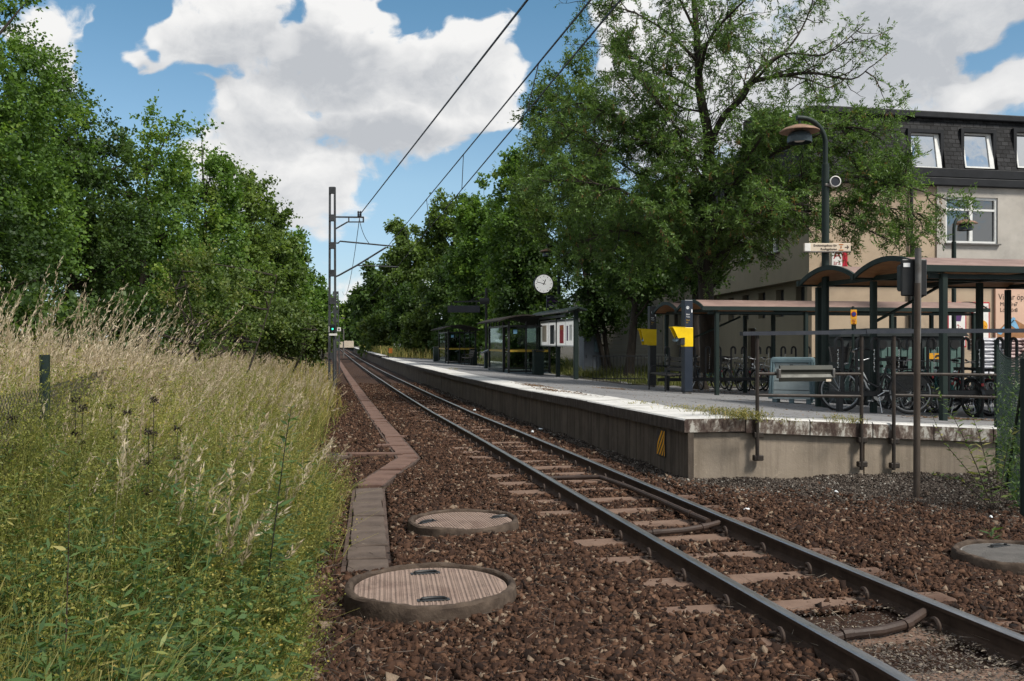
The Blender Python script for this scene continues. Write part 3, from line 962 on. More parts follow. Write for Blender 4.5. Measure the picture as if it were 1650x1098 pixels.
def keep_off(T, S):
    """no stones inside covers, troughs"""
    k = np.ones(len(T), bool)
    for (cx, cy, r) in COVERS:
        k &= (T - cx) ** 2 + (S - cy) ** 2 > (r * 1.0) ** 2
    for (A, B, w) in TROUGH:
        d = np.array(B) - np.array(A); L = np.hypot(*d); d = d / L
        u = (T - A[0]) * d[0] + (S - A[1]) * d[1]; v = -(T - A[0]) * d[1] + (S - A[1]) * d[0]
        k &= ~((u > -.02) & (u < L + .02) & (abs(v) < w / 2 + .03))
    k &= ~((abs(T - T_L) < .075) | (abs(T - T_R) < .075))
    k &= ~((T > 4.5) & (S > S_E))
    return k
def cov(px, py, Hc, r):
    Y = F * Hc / (py - HZ); p = at(px, py, Y)
    return (p.x, p.y, r, p.z)
cv1 = cov(694, 939, 1.535, .545); cv2 = cov(747, 835.5, 1.60, .50); cv3 = cov(1640, 889, 1.60, .46)
COVERS = [cv1[:3], cv2[:3], cv3[:3]]
def w2(px, py):
    p = gp(px, py, lambda t, s: zg(t, s) + .03); return (p.x, p.y)
A0 = w2(677, 737); A1 = w2(594, 783); A2 = w2(590, 915)
A0 = (A0[0] - .17, A0[1] + .05)
TROUGH = [(A0, (A0[0] - .12, 120.0), .36), (A1, A0, .36), (A2, A1, .36)]
rg = np.random.default_rng(11)
def scatter(n, s0, s1, t0, t1, pw=2.0):
    u = rg.random(n)
    if pw == 2: S = 1 / (1 / s0 + u * (1 / s1 - 1 / s0))
    else: S = s0 + (s1 - s0) * u
    return rg.uniform(t0, t1, n), S
def in_view(T, S, mx=.20):
    X = CP * T - SP * S; Y = SP * T + CP * S
    return (abs(X / np.maximum(Y, .1)) < .55 + mx) & (Y > 2.2)
Tn, Sn = scatter(560000, 2.4, 12, -.8, 9.0, 2)
Tn2, Sn2 = scatter(120000, 12, 45, -1.0, 4.5, 2)
Tn = np.concatenate([Tn, Tn2]); Sn = np.concatenate([Sn, Sn2])
k = in_view(Tn, Sn)
Tn, Sn = Tn[k], Sn[k]
k = keep_off(Tn, Sn)
Tn, Sn = Tn[k], Sn[k]
# on the sleepers only a few stones lie on top
slpa = np.array(slp)
def dsleep(S):
    i = np.clip(np.round((S - slpa[0]) / .72), 0, len(slpa) - 1).astype(int)
    return abs(S - slpa[i])
ds = dsleep(Sn)
vis = (ds < .115) & (abs(Tn - T_C) < 1.0)
lane = (abs(Tn - T_C) < .38) | ((Tn < T_L - .06) & (Tn > T_C - .96 + .25 * np.sin(Sn * 3.1)))
drop = vis & lane & (rg.random(len(Tn)) < .95)
Tn, Sn = Tn[~drop], Sn[~drop]
dark = ((Tn - 4.6) * .55 + (Sn - 8.9) * .55 + rg.normal(0, .28, len(Tn)) > .70) & (Tn > 4.1)
litter_zone = (Sn < 5.3) & (Tn > T_L) & (Tn < T_R)
def zst(T, S):
    z = zg(T, S) + .004
    hump = .030 * np.exp(-((dsleep(S) - .36) / .16) ** 2) * (abs(T - T_C) < 1.15)
    return z + hump * .6 - .02 * (abs(T - T_C) < 1.0)
sz = np.where(rg.random(len(Tn)) < .85, rg.uniform(.016, .033, len(Tn)), rg.uniform(.033, .050, len(Tn))) * (1 + .5 * sstep(11, 20, Sn))
kb = ~dark & ~litter_zone
stones('ballast', Tn[kb], Sn[kb], sz[kb], zst, 'stone_brown', 3)
kd = dark
stones('gravel', Tn[kd], Sn[kd], sz[kd] * .6, zst, 'stone_grey', 4)
# finer chips between
T2, S2 = scatter(60000, 4.5, 12, 3.6, 7.4, 2)
k = in_view(T2, S2) & keep_off(T2, S2) & (((T2 - 4.6) * .55 + (S2 - 8.9) * .55 + rg.normal(0, .3, len(T2))) > .30) & (T2 > 4.0)
stones('gravel', T2[k], S2[k], rg.uniform(.012, .028, k.sum()), zst, 'stone_grey', 6)

# ================================================================ COVERS, TROUGH, PIPES
def manhole(c, label, handles, yaw, plate='cover_plate'):
    t, s, r, z = c
    root = empty('manhole', (t, s, z), label, 'manhole cover', yaw)
    m = MB()
    ro, ri = r, r - .05
    n = 72
    prof = [(ro + .015, -.22), (ro + .004, -.06), (ro, -.015), (ro - .012, 0), (ro - .03, .002), (ri + .008, 0), (ri, -.012), (ri, -.05)]
    m.lathe(prof, n, (0, 0, 0), cap0=False, cap1=False)
    m.v = [(x * (1 + .006 * math.sin(7 * math.atan2(y, x) + 1)), y * (1 + .006 * math.sin(9 * math.atan2(y, x))), zz + .005 * math.sin(5 * math.atan2(y, x)) + (random.uniform(-.007, .004) if zz > -.07 else 0)) for x, y, zz in m.v]
    m.build('ring', 'ring_concrete', root, True)
    m = MB()
    m.lathe([(ri - .006, -.05), (ri - .006, -.028), (ri - .016, -.022), (1e-7, -.022)], n, cap1=False)
    # ribs of the plate
    x = -ri + .06
    while x < ri - .05:
        w = math.sqrt(max(0, (ri - .03) ** 2 - x * x))
        m.box((x, 0, -.020), (.010, 2 * w, .0035))
        x += .024
    m.build('lid', plate, root)
    for (hx, hy, hr) in handles:
        m = MB()
        pts = []
        for k in range(9):
            u = PI * k / 8
            pts.append((-.075 * math.cos(u), .035 * math.sin(u) ** .5 - .01, -.010))
        R = Matrix.Rotation(hr, 3, 'Z')
        m.tube([R @ Vector(p) for p in pts], .009, 7)
        m.bb((0, 0, -.017), (.20, .05, .006), .004, hr)
        m.build('handle', 'black_steel', root, True, (hx, hy, 0))
    return root
manhole(cv1, 'large round ribbed cover in a rough concrete ring, nearest the camera', [(.0, -.34, .05), (-.02, .32, .1)], -PHI * .3)
manhole(cv2, 'round ribbed cover in a concrete ring, behind the nearest one and closer to the rail', [(-.33, .02, .6), (.36, .06, .3)], .1)
manhole(cv3, 'grey round cover in dark gravel at the right edge below the wire fence', [(.1, .25, .0)], .2, 'cover_grey')
# small round cover among the weeds
p = gp(545, 735, lambda t, s: zg(t, s) + .03)
manhole((p.x - .12, p.y, .34, p.z + .02), 'small round cover at the edge of the weeds, left of the duct bend', [(.1, .1, .3)], .2)

tr = empty('cable_duct', (A1[0], A1[1], float(zg(*A1))), 'long concrete cable duct with reddish lids running beside the track and kinking towards the weeds', 'cable duct')
def zduct(s): return float(zr(s)) - .135 - .02
inv = Vector(tr.location)
kk = 0
def duct_run(A, B, w, mat, Lp, maxn=200):
    d = Vector((B[0] - A[0], B[1] - A[1])); L = d.length; d.normalize()
    rz = math.atan2(d.y, d.x) - PI / 2
    n = int(L / Lp)
    sm = MB()
    last = 0
    cnt = 0
    for i in range(n):
        far = i > maxn
        c = Vector(A) + d * (i + .5) * Lp
        z = zduct(c.y)
        if not far:
            m = MB(); m.bb((0, 0, 0), (w - .055 + random.uniform(-.006, .006), Lp - .016, .055), .008)
            o = m.build('lid', mat, tr, False, Vector((c.x + random.uniform(-.016, .016), c.y, z + .018 + random.uniform(-.012, .012))) - inv, rz + random.uniform(-.05, .05))
            o.rotation_euler.x = random.uniform(-.035, .035); o.rotation_euler.y = random.uniform(-.035, .035)
        else:
            sm.m(1).bb((c.x - inv.x, c.y - inv.y, z + .018 - inv.z), (w - .05, Lp - .03, .055), .008, rz)
        for sd_ in (-1, 1):
            q = c + Vector((-d.y, d.x)) * sd_ * (w / 2 - .012)
            sm.m(0).box((q.x - inv.x, q.y - inv.y, z - .055 - inv.z), (.034, Lp + .002, .175), rz)
    return sm
s1 = duct_run(A1, A0, .36, 'slab_red', .47)
s2 = duct_run(A2, A1, .36, 'slab_grey', .47)
s3 = duct_run((A0[0], A0[1] + .05), (A0[0] - .12, 120.0), .36, 'slab_red', .5, 60)
for q in (s1, s2, s3):
    q.build('duct_wall', ['trough_side', 'slab_red'], tr)['kind'] = 'stuff'
# junction slabs beside the bend
for (px, py, w, l, rz) in ((632, 719, .50, .20, 0), (640, 705, .45, .18, 0), (600, 733, .95, .16, 0)):
    p = gp(px, py, lambda t, s: zduct(s) + .03)
    m = MB(); m.bb((0, 0, 0), (w, l, .06), .008)
    m.build('lid', 'slab_red', tr, False, Vector((p.x, p.y, p.z)) - inv, -PHI + rz)

def conduit(pts, r, label):
    P = [Vector(p) for p in pts]
    o = MB()
    root = empty('cable_pipe', P[0], label, 'pipe')
    m = MB(); m.tube([p - P[0] for p in P], r, 10)
    m.build('pipe', 'conduit', root, True)
    for i in (1, len(P) - 2):
        m = MB()
        d = (P[i + 1] - P[i - 1]).normalized()
        m.cyl(P[i] - P[0] - d * .03, P[i] - P[0] + d * .03, r * 1.22, n=10)
        m.build('coupling', 'conduit', root, True)
zb = lambda s, h=0: float(zr(s)) - .13 + h
conduit([(T_L + .1, 7.75, zb(7.7, .02)), (T_L + .25, 7.72, zb(7.7, .035)), (T_L + .5, 7.72, zb(7.7, .045)), (T_L + .72, 7.78, zb(7.7, .055)), (T_R - .06, 7.86, zb(7.8, .07))], .026, 'brown cable pipe crossing between the rails by the second pair of covers')
conduit([(T_R - .10, 8.0, zb(8, .06)), (T_R - .135, 8.35, zb(8.3, .07)), (T_R - .14, 9.2, zb(9, .07)), (T_R - .14, 10.2, zb(10, .06)), (T_R - .17, 11.2, zb(11, .04)), (T_R - .42, 11.35, zb(11.3, .03)), (T_L + .15, 11.4, zb(11.4, .02))], .028, 'brown cable pipe lying along the inner side of the right rail')
conduit([(T_L + .18, 4.72, zb(4.7, .01)), (T_L + .28, 4.72, zb(4.7, .03)), (T_L + .5, 4.73, zb(4.7, .035)), (T_L + .7, 4.8, zb(4.8, .04)), (T_R - .05, 4.93, zb(4.9, .06))], .028, 'brown cable pipe crossing between the rails nearest the camera')
# litter: white scraps
scraps = [(765, 662, .16, .05, 'crumpled white plastic bag lying by the right rail far along the wall'), (858, 697, .09, .05, 'small white paper ball on the ballast below the platform wall'), (871, 692, .14, .03, 'pale blue wrapper on the ballast below the platform wall'), (1204, 821, .10, .015, 'white paper strip on the brown ballast before the platform end'), (1347, 793, .07, .02, 'white scrap in the fine gravel below the platform end'), (1492, 798, .12, .06, 'pale broken stone lying at the foot of the signal pole'), (1597, 834, .06, .02, 'white scrap beside the small green plant at lower right')]
for i, (px, py, w, h, lab) in enumerate(scraps):
    p = gp(px, py, lambda t, s: zg(t, s) + .03)
    n = 9
    m = MB()
    ang = [2 * PI * k / n for k in range(n)]
    r1 = [random.uniform(.6, 1.0) for _ in ang]
    V = [(w * .5 * r * math.cos(a_), w * .32 * r * math.sin(a_), random.uniform(0, .3) * h) for a_, r in zip(ang, r1)]
    V += [(x * .55, y * .55, h * random.uniform(.6, 1)) for x, y, z in V] + [(0, 0, h * .7)]
    Fs = [(k, (k + 1) % n, n + (k + 1) % n, n + k) for k in range(n)] + [(n + k, n + (k + 1) % n, 2 * n) for k in range(n)] + [tuple(range(n - 1, -1, -1))]
    m.add(V, Fs)
    o = m.build('litter' if i != 5 else 'stone', 'litter_white' if i != 5 else 'ring_concrete', None, False, p, random.uniform(0, 3))
    tag(o, lab, 'litter' if i != 5 else 'stone', 'white scraps on the ballast' if i != 5 else None)

# ================================================================ PLATFORM FURNITURE
# railing along the near end of the platform
def end_t(px):
    """t on the platform end face seen at photo column px"""
    k = (px - 825) / F
    # X = k*Y ; s = -SP*X+CP*Y = S_E
    Y = (S_E - .06) / (CP - SP * k)
    return to_ts(k * Y, Y)[0]
def end_z(px, py):
    k = (px - 825) / F
    Y = (S_E - .06) / (CP - SP * k)
    return ZC + (HZ - py) / F * Y
tp = [end_t(1218.5), end_t(1386), end_t(1438), end_t(1600)]
ral = empty('platform_railing', (tp[0], S_E - .09, end_z(1218, 742)), 'brown tube railing with a flat dark top rail along the end of the platform', 'railing')
rv = Vector(ral.location)
yS = S_E - .09
for i, px in enumerate((1218.5, 1386, 1438)):
    m = MB()
    zt = end_z(px, 541); zb_ = end_z(px, (740, 757, 757)[i])
    m.cyl(Vector((tp[i], yS, zb_)) - rv, Vector((tp[i], yS, zt)) - rv, .024, n=10)
    m.build('post', 'rail_post', ral, True)
    for py in ((701, 738), (709, 748), (711, 750))[i]:
        m = MB(); m.bb(Vector((tp[i] + .02, yS + .02, end_z(px, py))) - rv, (.13, .07, .07), .008); m.build('bracket', 'rail_post', ral)
m = MB()
pts = [Vector((end_t(px), yS, end_z(px, py))) - rv for px, py in ((1193, 538), (1390, 535.5))]
m.tube(pts, .012, 6)
ta, tb = end_t(1193), end_t(1395)
def beam(m, a, b, w, h):
    a, b = Vector(a), Vector(b)
    d = b - a
    M = d.to_track_quat('Y', 'Z').to_matrix()
    m.box((a + b) / 2, (w, d.length, h), M=M)
    return m
m = MB(); beam(m, pts[0], pts[1], .10, .05); m.build('top_rail', 'top_rail', ral)
m = MB(); beam(m, Vector((end_t(1391), yS, end_z(1391, 534.5))) - rv, Vector((end_t(1665), yS, end_z(1665, 533))) - rv, .10, .055); m.build('top_rail', 'top_rail', ral)
for (x0, x1) in ((1218.5, 1386), (1438, 1602)):
    for (y0, y1) in ((602.5, 603), (637, 639)):
        m = MB(); m.cyl(Vector((end_t(x0), yS, end_z(x0, y0))) - rv, Vector((end_t(x1), yS, end_z(x1, y1 if x0 < 1300 else y1 + 1.5))) - rv, .021, n=9)
        m.build('middle_rail', 'rail_post', ral, True)
# olive metal back of a sign clamped to the railing
a_, b_ = Vector((end_t(1252), yS - .02, end_z(1252, 602))), Vector((end_t(1336), yS - .02, end_z(1336, 602)))
lp = empty('sign_box', a_, 'olive grey folded metal panel clamped on the platform railing', 'sign back')
wd = (b_ - a_).length
m = MB()
prof = [(-.00, .105), (-.035, .10), (-.05, .05), (-.028, .012), (-.028, -.012), (-.05, -.05), (-.035, -.10), (0, -.105)]
m.prism(prof, 0, wd, 'YZ')
m.build('panel', 'olive_panel', lp)
for x in (-.012, wd + .012):
    m = MB(); m.bb((x, -.02, 0), (.035, .07, .12), .006); m.build('clamp', 'galv', lp)
m = MB(); m.box((wd - .06, -.037, -.09), (.07, .012, .03)); m.build('tag_plate', 'sign_cream', lp)

# railway signal seen from behind
pb = gp(1477, 803, lambda t, s: zg(t, s))
sg = empty('railway_signal', pb, 'brown pole carrying a dark square signal head seen from behind', 'signal')
Yb = SP * pb.x + CP * pb.y
H = (803 - 400) / F * Yb
m = MB(); m.tube([(0, 0, -.1), (.005, 0, H * .55), (.012, 0, H * .86)], [.038, .036, .036], 12); m.build('pole', 'rusty_pole', sg, True)
m = MB(); m.cyl((.012, 0, H * .62), (.02, 0, H), .035, n=12); m.build('upper_pole', 'galv', sg, True)
zc_ = (803 - 447) / F * Yb
m = MB(); m.bb((0, 0, 0), (.29, .03, .415), .012); m.build('backboard', 'black_steel', sg, False, (.005, .06, zc_), -PHI + .0)
m = MB(); m.bb((0, 0, 0), (.20, .13, .30), .02); m.build('lamp_case', 'black_steel', sg, False, (-.02, .14, zc_), -PHI)
m = MB(); m.box((-.09, -.008, .14), (.075, .004, .045)); m.build('label_plate', 'ink_white', sg, False, (.005, .047, zc_), -PHI)

# street lamps
def lamp_proto():
    root = empty('street_lamp', (0, 0, 0), '', 'street lamp', group='curved-arm lamps along the platform')
    m = MB(); m.tube([(0, 0, -.1), (0, 0, 4.86)], [.072, .072], 14); m.tube([(0, 0, 4.84), (0, 0, 4.88)], [.072, .045], 14)
    m.bb((.0, -.074, 1.1), (.09, .012, .35), .004)
    m.build('post', 'green_steel', root, True)
    m = MB()
    pts = [(0, 0, 4.86), (0, 0, 5.25)]
    for k in range(11):
        u = PI / 2 * k / 10
        pts.append((-.50 + .50 * math.cos(u), 0, 5.25 + .50 * math.sin(u)))
    pts.append((-.62, 0, 5.75))
    m.tube(pts, .05, 12); m.cyl((-.56, 0, 5.76), (-.56, 0, 5.58), .025, n=8)
    m.build('arm', 'green_steel', root, True)
    m = MB(); m.lathe([(.05, .10), (.12, .085), (.30, .025), (.385, -.03), (.388, -.045), (.36, -.045), (.28, -.02), (.10, .03)], 28, (-.56, 0, 5.52)); m.build('dish', 'lamp_dish', root, True)
    m = MB(); m.lathe([(.09, 0), (.18, -.03), (.225, -.09), (.24, -.16), (.24, -.24), (.228, -.245), (.228, -.17), (.12, -.06)], 28, (-.56, 0, 5.50), cap1=False); m.build('bowl', 'lamp_bowl', root, True)
    m = MB(); m.lathe([(.09, .06), (.09, -.02)], 14, (-.56, 0, 5.50)); m.lathe([(.02, -.10), (.10, -.13), (.12, -.19), (.08, -.22), (.01, -.225)], 18, (-.56, 0, 5.50)); m.build('bulb', 'lamp_glass', root, True)
    return root
L0 = lamp_proto()
p = gp(1330, 657); Yl = SP * p.x + CP * p.y
L0.location = p
L0['label'] = 'tall green lamp with a wide dish shade and a direction sign, beside the grey bin'
kz = (657 - 190) / F * Yl / 5.78
L0.scale = (kz,) * 3
LAMPS = [(900.5, 601, 396, 'street lamp standing behind the round clock and the notice board'),
         (772, 583, 449, 'lamp between the two glass shelters, above the dark display board'),
         (706, 576, 476, 'lamp beyond the farther glass shelter, half lost in the trees'),
         (666, 571, 490, 'most distant lamp, near the far end of the platform')]
for px, py, ptop, lab in LAMPS:
    q = gp(px, py); Yq_ = SP * q.x + CP * q.y
    dup(L0, q, .25 if px > 800 else .0, lab, None, (ZC + (HZ - ptop) / F * Yq_ - q.z) / 5.78)
q = at(1537, 552, 29.0); q.z = float(zp(q.x, q.y))
dup(L0, q, PI + .3, 'lamp behind the bike shelters, in front of the white-framed window')
# things on the first lamp post
def onlamp(dz): return Vector((p.x, p.y, p.z + dz))
zc_ = ZC + (HZ - 400) / F * Yl
sgn = empty('direction_sign', (p.x, p.y - .02, zc_), 'narrow cream direction sign with an arrow on the near lamp post', 'sign', -PHI)
wpx = Yl / F
m = MB(); m.bb((( -38 + 36) / 2 * wpx + .0, -.10, 0), (74 * wpx, .06, 13 * wpx), .006); m.build('panel', 'sign_cream', sgn)
m = MB(); m.bb((-33 * wpx, -.134, 0), (9 * wpx, .008, 12.4 * wpx), .002); m.build('end_cap', 'sign_white', sgn)
m = MB(); m.bb((-1 * wpx, -.10, -7.2 * wpx), (74 * wpx, .07, 1.6 * wpx), .003); m.build('rail_trim', 'galv', sgn)
lettering('Ersättningsbuss för', .058, 'ink_dark', sgn, (14 * wpx, -.134, 2.8 * wpx), align='RIGHT')
lettering('Roslagsbanan', .058, 'ink_dark', sgn, (14 * wpx, -.134, -3.0 * wpx), align='RIGHT')
m = MB()
for dz in (4.4, -4.4): m.box((20.5 * wpx, -.133, dz * wpx), (7 * wpx, .006, 1.3 * wpx))
m.build('symbol', 'sign_orange', sgn)
lettering('B', .06, 'sign_orange', sgn, (20.5 * wpx, -.134, 0), align='CENTER')
m = MB(); m.box((29 * wpx, -.133, 0), (5 * wpx, .005, 1.1 * wpx)); m.add([(29.5 * wpx, -.134, 3 * wpx), (30.6 * wpx, -.134, 3 * wpx), (33 * wpx, -.134, 0), (30.6 * wpx, -.134, -3 * wpx), (29.5 * wpx, -.134, -3 * wpx), (31.3 * wpx, -.134, 0)], [(0, 1, 2, 5), (5, 2, 3, 4)])
m.build('arrow', 'ink_dark', sgn, fix=False)
cz = ZC + (HZ - 294) / F * Yl
cm2 = empty('loudspeaker', (p.x, p.y, cz), 'small pale round horn loudspeaker clamped to the near lamp post', 'loudspeaker', -PHI)
m = MB(); m.tube([(.05, 0, -.06), (.10, -.02, -.03)], .02, 8); m.bb((.03, 0, -.06), (.12, .16, .05), .01); m.build('bracket', 'galv', cm2, True)
m = MB(); m.lathe([(.06, .12), (.085, .09), (.10, .0), (.105, -.08), (.09, -.085), (.075, .02)], 18, (.155, -.03, 0), 'Y'); m.build('horn', 'sign_white', cm2, True)
m = MB(); m.lathe([(.088, -.07), (.001, -.06)], 18, (.155, -.03, 0), 'Y'); m.build('mouth', 'sign_dark', cm2, True)

# ticket readers
def reader(px, py, ytop, wp, mat, label, hood_open):
    b = gp(px, py); Y = SP * b.x + CP * b.y; u = Y / F
    h = (py - ytop) * u
    root = empty('ticket_machine', b, label, 'ticket machine', -PHI + .25, 'ticket machines')
    w = wp * u * .86; d = .20
    m = MB(); m.bb((0, 0, h / 2 + .03), (w, d, h - .06), .012); m.build('column', mat, root)
    m = MB(); m.bb((0, 0, .03), (w * .8, d * .8, .08), .01); m.build('foot', 'galv', root)
    z0, z1 = h - (1.03 if hood_open else .98), h - .60
    z0, z1 = h * .365 + .0, h * .655
    z0 = (py - 559) * u if hood_open else (py - 557) * u
    z1 = (py - 528) * u if hood_open else (py - 531) * u
    m = MB(); m.bb((0, 0, (z0 + z1) / 2), (w + .012, d + .012, z1 - z0), .008); m.build('yellow_band', 'yellow_paint', root)
    # hood towards the track
    m = MB()
    zt = z1
    for yy in (-.14, .08):
        m.prism([(-w / 2, zt), (-w / 2 - .34, zt + .005), (-w / 2 - .30, zt - .05), (-w / 2 - .19, zt - .27 if hood_open else z0 + .02), (-w / 2, zt - .25 if hood_open else z0 + .02)], yy - .008, yy + .008, 'XZ')
    m.prism([(-w / 2, zt - .012), (-w / 2 - .34, zt + .0), (-w / 2 - .34, zt + .018), (-w / 2, zt + .008)], -.148, .088, 'XZ')
    m.build('hood', 'yellow_paint', root)
    M = Matrix.Rotation(RAD(-38 if hood_open else -70), 3, 'Y')
    m = MB(); m.box((-w / 2 - .16, -.03, zt - .27), (.22, .19, .05), M=M); m.build('screen', 'screen_dark', root)
    m = MB(); m.bb((-w / 2 - .06, -.03, (z0 + zt) / 2), (.12, .20, (zt - z0) * .8), .01); m.build('reader', 'column_dark', root)
    # marks on the front face
    yf = -d / 2 - .003
    m = MB(); m.lathe([(.04, 0), (.028, 0)], 14, (-.03, yf, h - .19), 'Y', False, False); m.box((-.03, yf, h - .20), (.022, .004, .05)); m.build('emblem', 'ink_white', root)
    lettering('Biljett', .05, 'ink_white', root, (-.07, yf, h - .36), sx=.8)
    lettering('Ticket', .05, 'ink_white', root, (-.07, yf, h - .42), sx=.8)
    lettering('Blippa', .05, 'ink_yellow', root, (-.07, yf, h - .50), sx=.8)
    lettering('här', .05, 'ink_yellow', root, (-.07, yf, h - .56), sx=.8)
    m = MB(); m.box((w * .36, yf, h - .27), (.03, .005, .08)); m.build('small_label', 'ink_white', root)
    return root
reader(1107, 635, 484, 17, 'column_blue', 'dark blue ticket column with an open yellow hood and a screen, beside the bench', True)
reader(1050.5, 624, 494, 13, 'column_dark', 'dark grey ticket column with a closed yellow box, behind the bench', False)

# benches
def bench_proto():
    root = empty('bench', (0, 0, 0), '', 'bench', group='slatted benches on the platform')
    L_ = 1.75
    m = MB()
    for k in range(4): m.bb((-.05 + k * .115, 0, .445 + .006 * k), (.095, L_, .032), .006)
    m.build('seat', 'bench_wood', root)
    m = MB()
    for k in range(3): m.bb((.395 + k * .035, 0, .58 + k * .135), (.03, L_, .105), .006)
    m.build('backrest', 'bench_wood', root)
    for y in (-.72, .72):
        m = MB()
        m.tube([(-.12, y, 0), (-.10, y, .44), (-.07, y, .60), (.02, y, .66), (.30, y, .645), (.40, y, .62)], .02, 8)
        m.tube([(.36, y, 0), (.36, y, .44), (.50, y, .92)], .02, 8)
        m.tube([(-.10, y, .425), (.36, y, .425)], .018, 8)
        m.build('side_frame', 'black_steel', root, True)
    m = MB(); m.cyl((.12, -.72, .40), (.12, .72, .40), .014, n=6); m.build('stretcher', 'black_steel', root, True)
    return root
B0 = bench_proto()
q = gp(1062, 630); B0.location = q + Vector((.1, .1, 0)); B0.rotation_euler = (0, 0, -.04)
B0['label'] = 'dark slatted bench with metal arms beside the yellow ticket columns'
q = gp(852, 601.5); dup(B0, q + Vector((.1, .3, 0)), 0, 'bench inside the nearer glass shelter')
q = gp(745, 588.5); dup(B0, q + Vector((.2, .3, 0)), 0, 'bench inside the farther glass shelter')

# waste bins
def bin_proto():
    root = empty('waste_bin', (0, 0, 0), '', 'waste bin', group='dark waste bins by the shelters')
    m = MB(); m.bb((0, 0, .5), (.42, .42, .98), .02); m.build('body', 'green_steel', root)
    m = MB(); m.bb((0, 0, 1.03), (.46, .46, .06), .015); m.bb((-.17, 0, 1.0), (.1, .3, .02), .004); m.build('lid', 'black_steel', root)
    m = MB(); m.box((-.213, 0, .86), (.008, .26, .10)); m.build('slot', 'sign_dark', root)
    return root
N0 = bin_proto()
N0.location = gp(867, 604.5); N0['label'] = 'dark green waste bin between the nearer shelter and the notice board'
dup(N0, gp(763, 589), 0, 'dark waste bin beside the bench of the farther shelter')
dup(N0, gp(703, 583), 0, 'dark waste bin standing beyond the farther shelter')
# slanted information desks
def desk_proto():
    root = empty('slanted_desk', (0, 0, 0), '', 'information desk', group='slanted desks by the shelters')
    m = MB(); m.bb((0, 0, .42), (.16, .34, .84), .01); m.build('post', 'green_steel', root)
    M = Matrix.Rotation(RAD(-24), 3, 'Y')
    m = MB(); m.box((-.05, 0, .90), (.42, .55, .05), M=M); m.build('top', 'cabinet_grey', root)
    return root
K0 = desk_proto()
K0.location = gp(783, 594); K0['label'] = 'dark stand with a slanted grey top at the far end of the nearer shelter'
dup(K0, gp(740, 587), 0, 'stand with a slanted grey top in front of the farther shelter')

# notice board
pr = gp(928, 611.5); pl = gp(878, 604); 
nb = empty('notice_board', pr, 'wide notice board with four lit white panels under a green roof', 'notice board')
Lb = pl.y - pr.y
ub = (SP * pr.x + CP * pr.y) / F
def nbz(py): return (611.5 - py) * ub
for k, y in enumerate((0, Lb * .48, Lb)):
    m = MB(); m.bb((0 if k != 1 else .02, y, nbz(500) / 2), (.16, .16, nbz(500)), .01); m.build('post', 'green_steel', nb)
zr0 = nbz(497)
zr0 -= .10; m = MB(); m.prism([(-.42, zr0 - .05), (-.40, zr0 + .02), (.0, zr0 + .16), (.35, zr0 + .06), (.35, zr0 + .0), (0, zr0 + .09)], -.35, Lb + .35, 'XZ'); m.build('roof', 'green_steel', nb)
m = MB(); m.bb((-.425, Lb / 2, zr0 - .02), (.03, Lb + .72, .07), .006); m.build('gutter', 'galv', nb)
zt, zb2 = nbz(513), nbz(559)
bd = MB(); bd.bb((.02, Lb / 2 - .1, (zt + zb2) / 2), (.12, Lb - .15, zt - zb2), .01); bo = bd.build('case', 'window_white', nb)
pw = (Lb - .2) / 4
for k in range(4):
    y0 = -.05 + pw * k
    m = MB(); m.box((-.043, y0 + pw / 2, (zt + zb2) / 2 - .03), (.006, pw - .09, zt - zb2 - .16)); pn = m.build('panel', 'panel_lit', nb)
    m = MB(); m.box((-.048, y0 + pw / 2, zt - .045), (.006, pw - .09, .05)); m.build('heading', 'sign_dark', nb)
# sheets behind the glass, seen from the track side (nearest panel first)
for (k, dy, dz, w, h, mt) in ((0, .42, -.02, .20, .58, 'sign_purple'), (0, -.1, -.0, .40, .6, 'sign_white'), (1, -.12, -.05, .62, .72, 'sign_red'), (1, -.15, .2, .45, .16, 'sign_orange'), (2, .02, -.05, .72, .78, 'sign_dark'), (2, -.42, -.12, .24, .5, 'sign_white'), (3, 0, 0, .8, .7, 'sign_cream')):
    y0 = -.05 + pw * k + pw / 2
    m = MB(); m.box((-.049 - .0015 * len(mt) * .2, y0 + dy, (zt + zb2) / 2 + dz), (.004, w, h)); m.build('sheet', mt, nb)
m = MB(); m.bb((-.2, Lb / 2, zt + .12), (.06, Lb * .75, .10), .01); m.build('lamp_bar', 'sign_dark', nb)

# clock and station sign on the lamp post behind the board
lq = gp(900.5, 601); Yq = SP * lq.x + CP * lq.y; uq = Yq / F
ck = empty('station_clock', (lq.x, lq.y, ZC + (HZ - 458) * uq), 'round white double-faced clock hanging beside a lamp post, showing twelve forty-seven', 'clock', -PHI + .12)
cx_ = -(900.5 - 875.5) * uq; R_ = 15 * uq
m = MB(); m.lathe([(R_, -.10), (R_ + .03, -.09), (R_ + .03, .09), (R_, .10)], 40, (cx_, 0, 0), 'Y'); m.tube([(0, 0, .12), (cx_, 0, .12)], .025, 8); m.tube([(0, 0, -.12), (cx_, 0, -.12)], .025, 8); m.build('case', 'black_steel', ck, True)
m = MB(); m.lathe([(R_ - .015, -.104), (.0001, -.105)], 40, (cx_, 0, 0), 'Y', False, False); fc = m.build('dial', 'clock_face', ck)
m = MB()
for k in range(12):
    a_ = k * PI / 6
    M = Matrix.Rotation(-a_, 3, 'Y')
    m.box(M @ Vector((0, 0, R_ * .80)) + Vector((cx_, -.108, 0)), (.022, .004, .08), M=M)
m.build('hour_mark', 'ink_dark', fc)
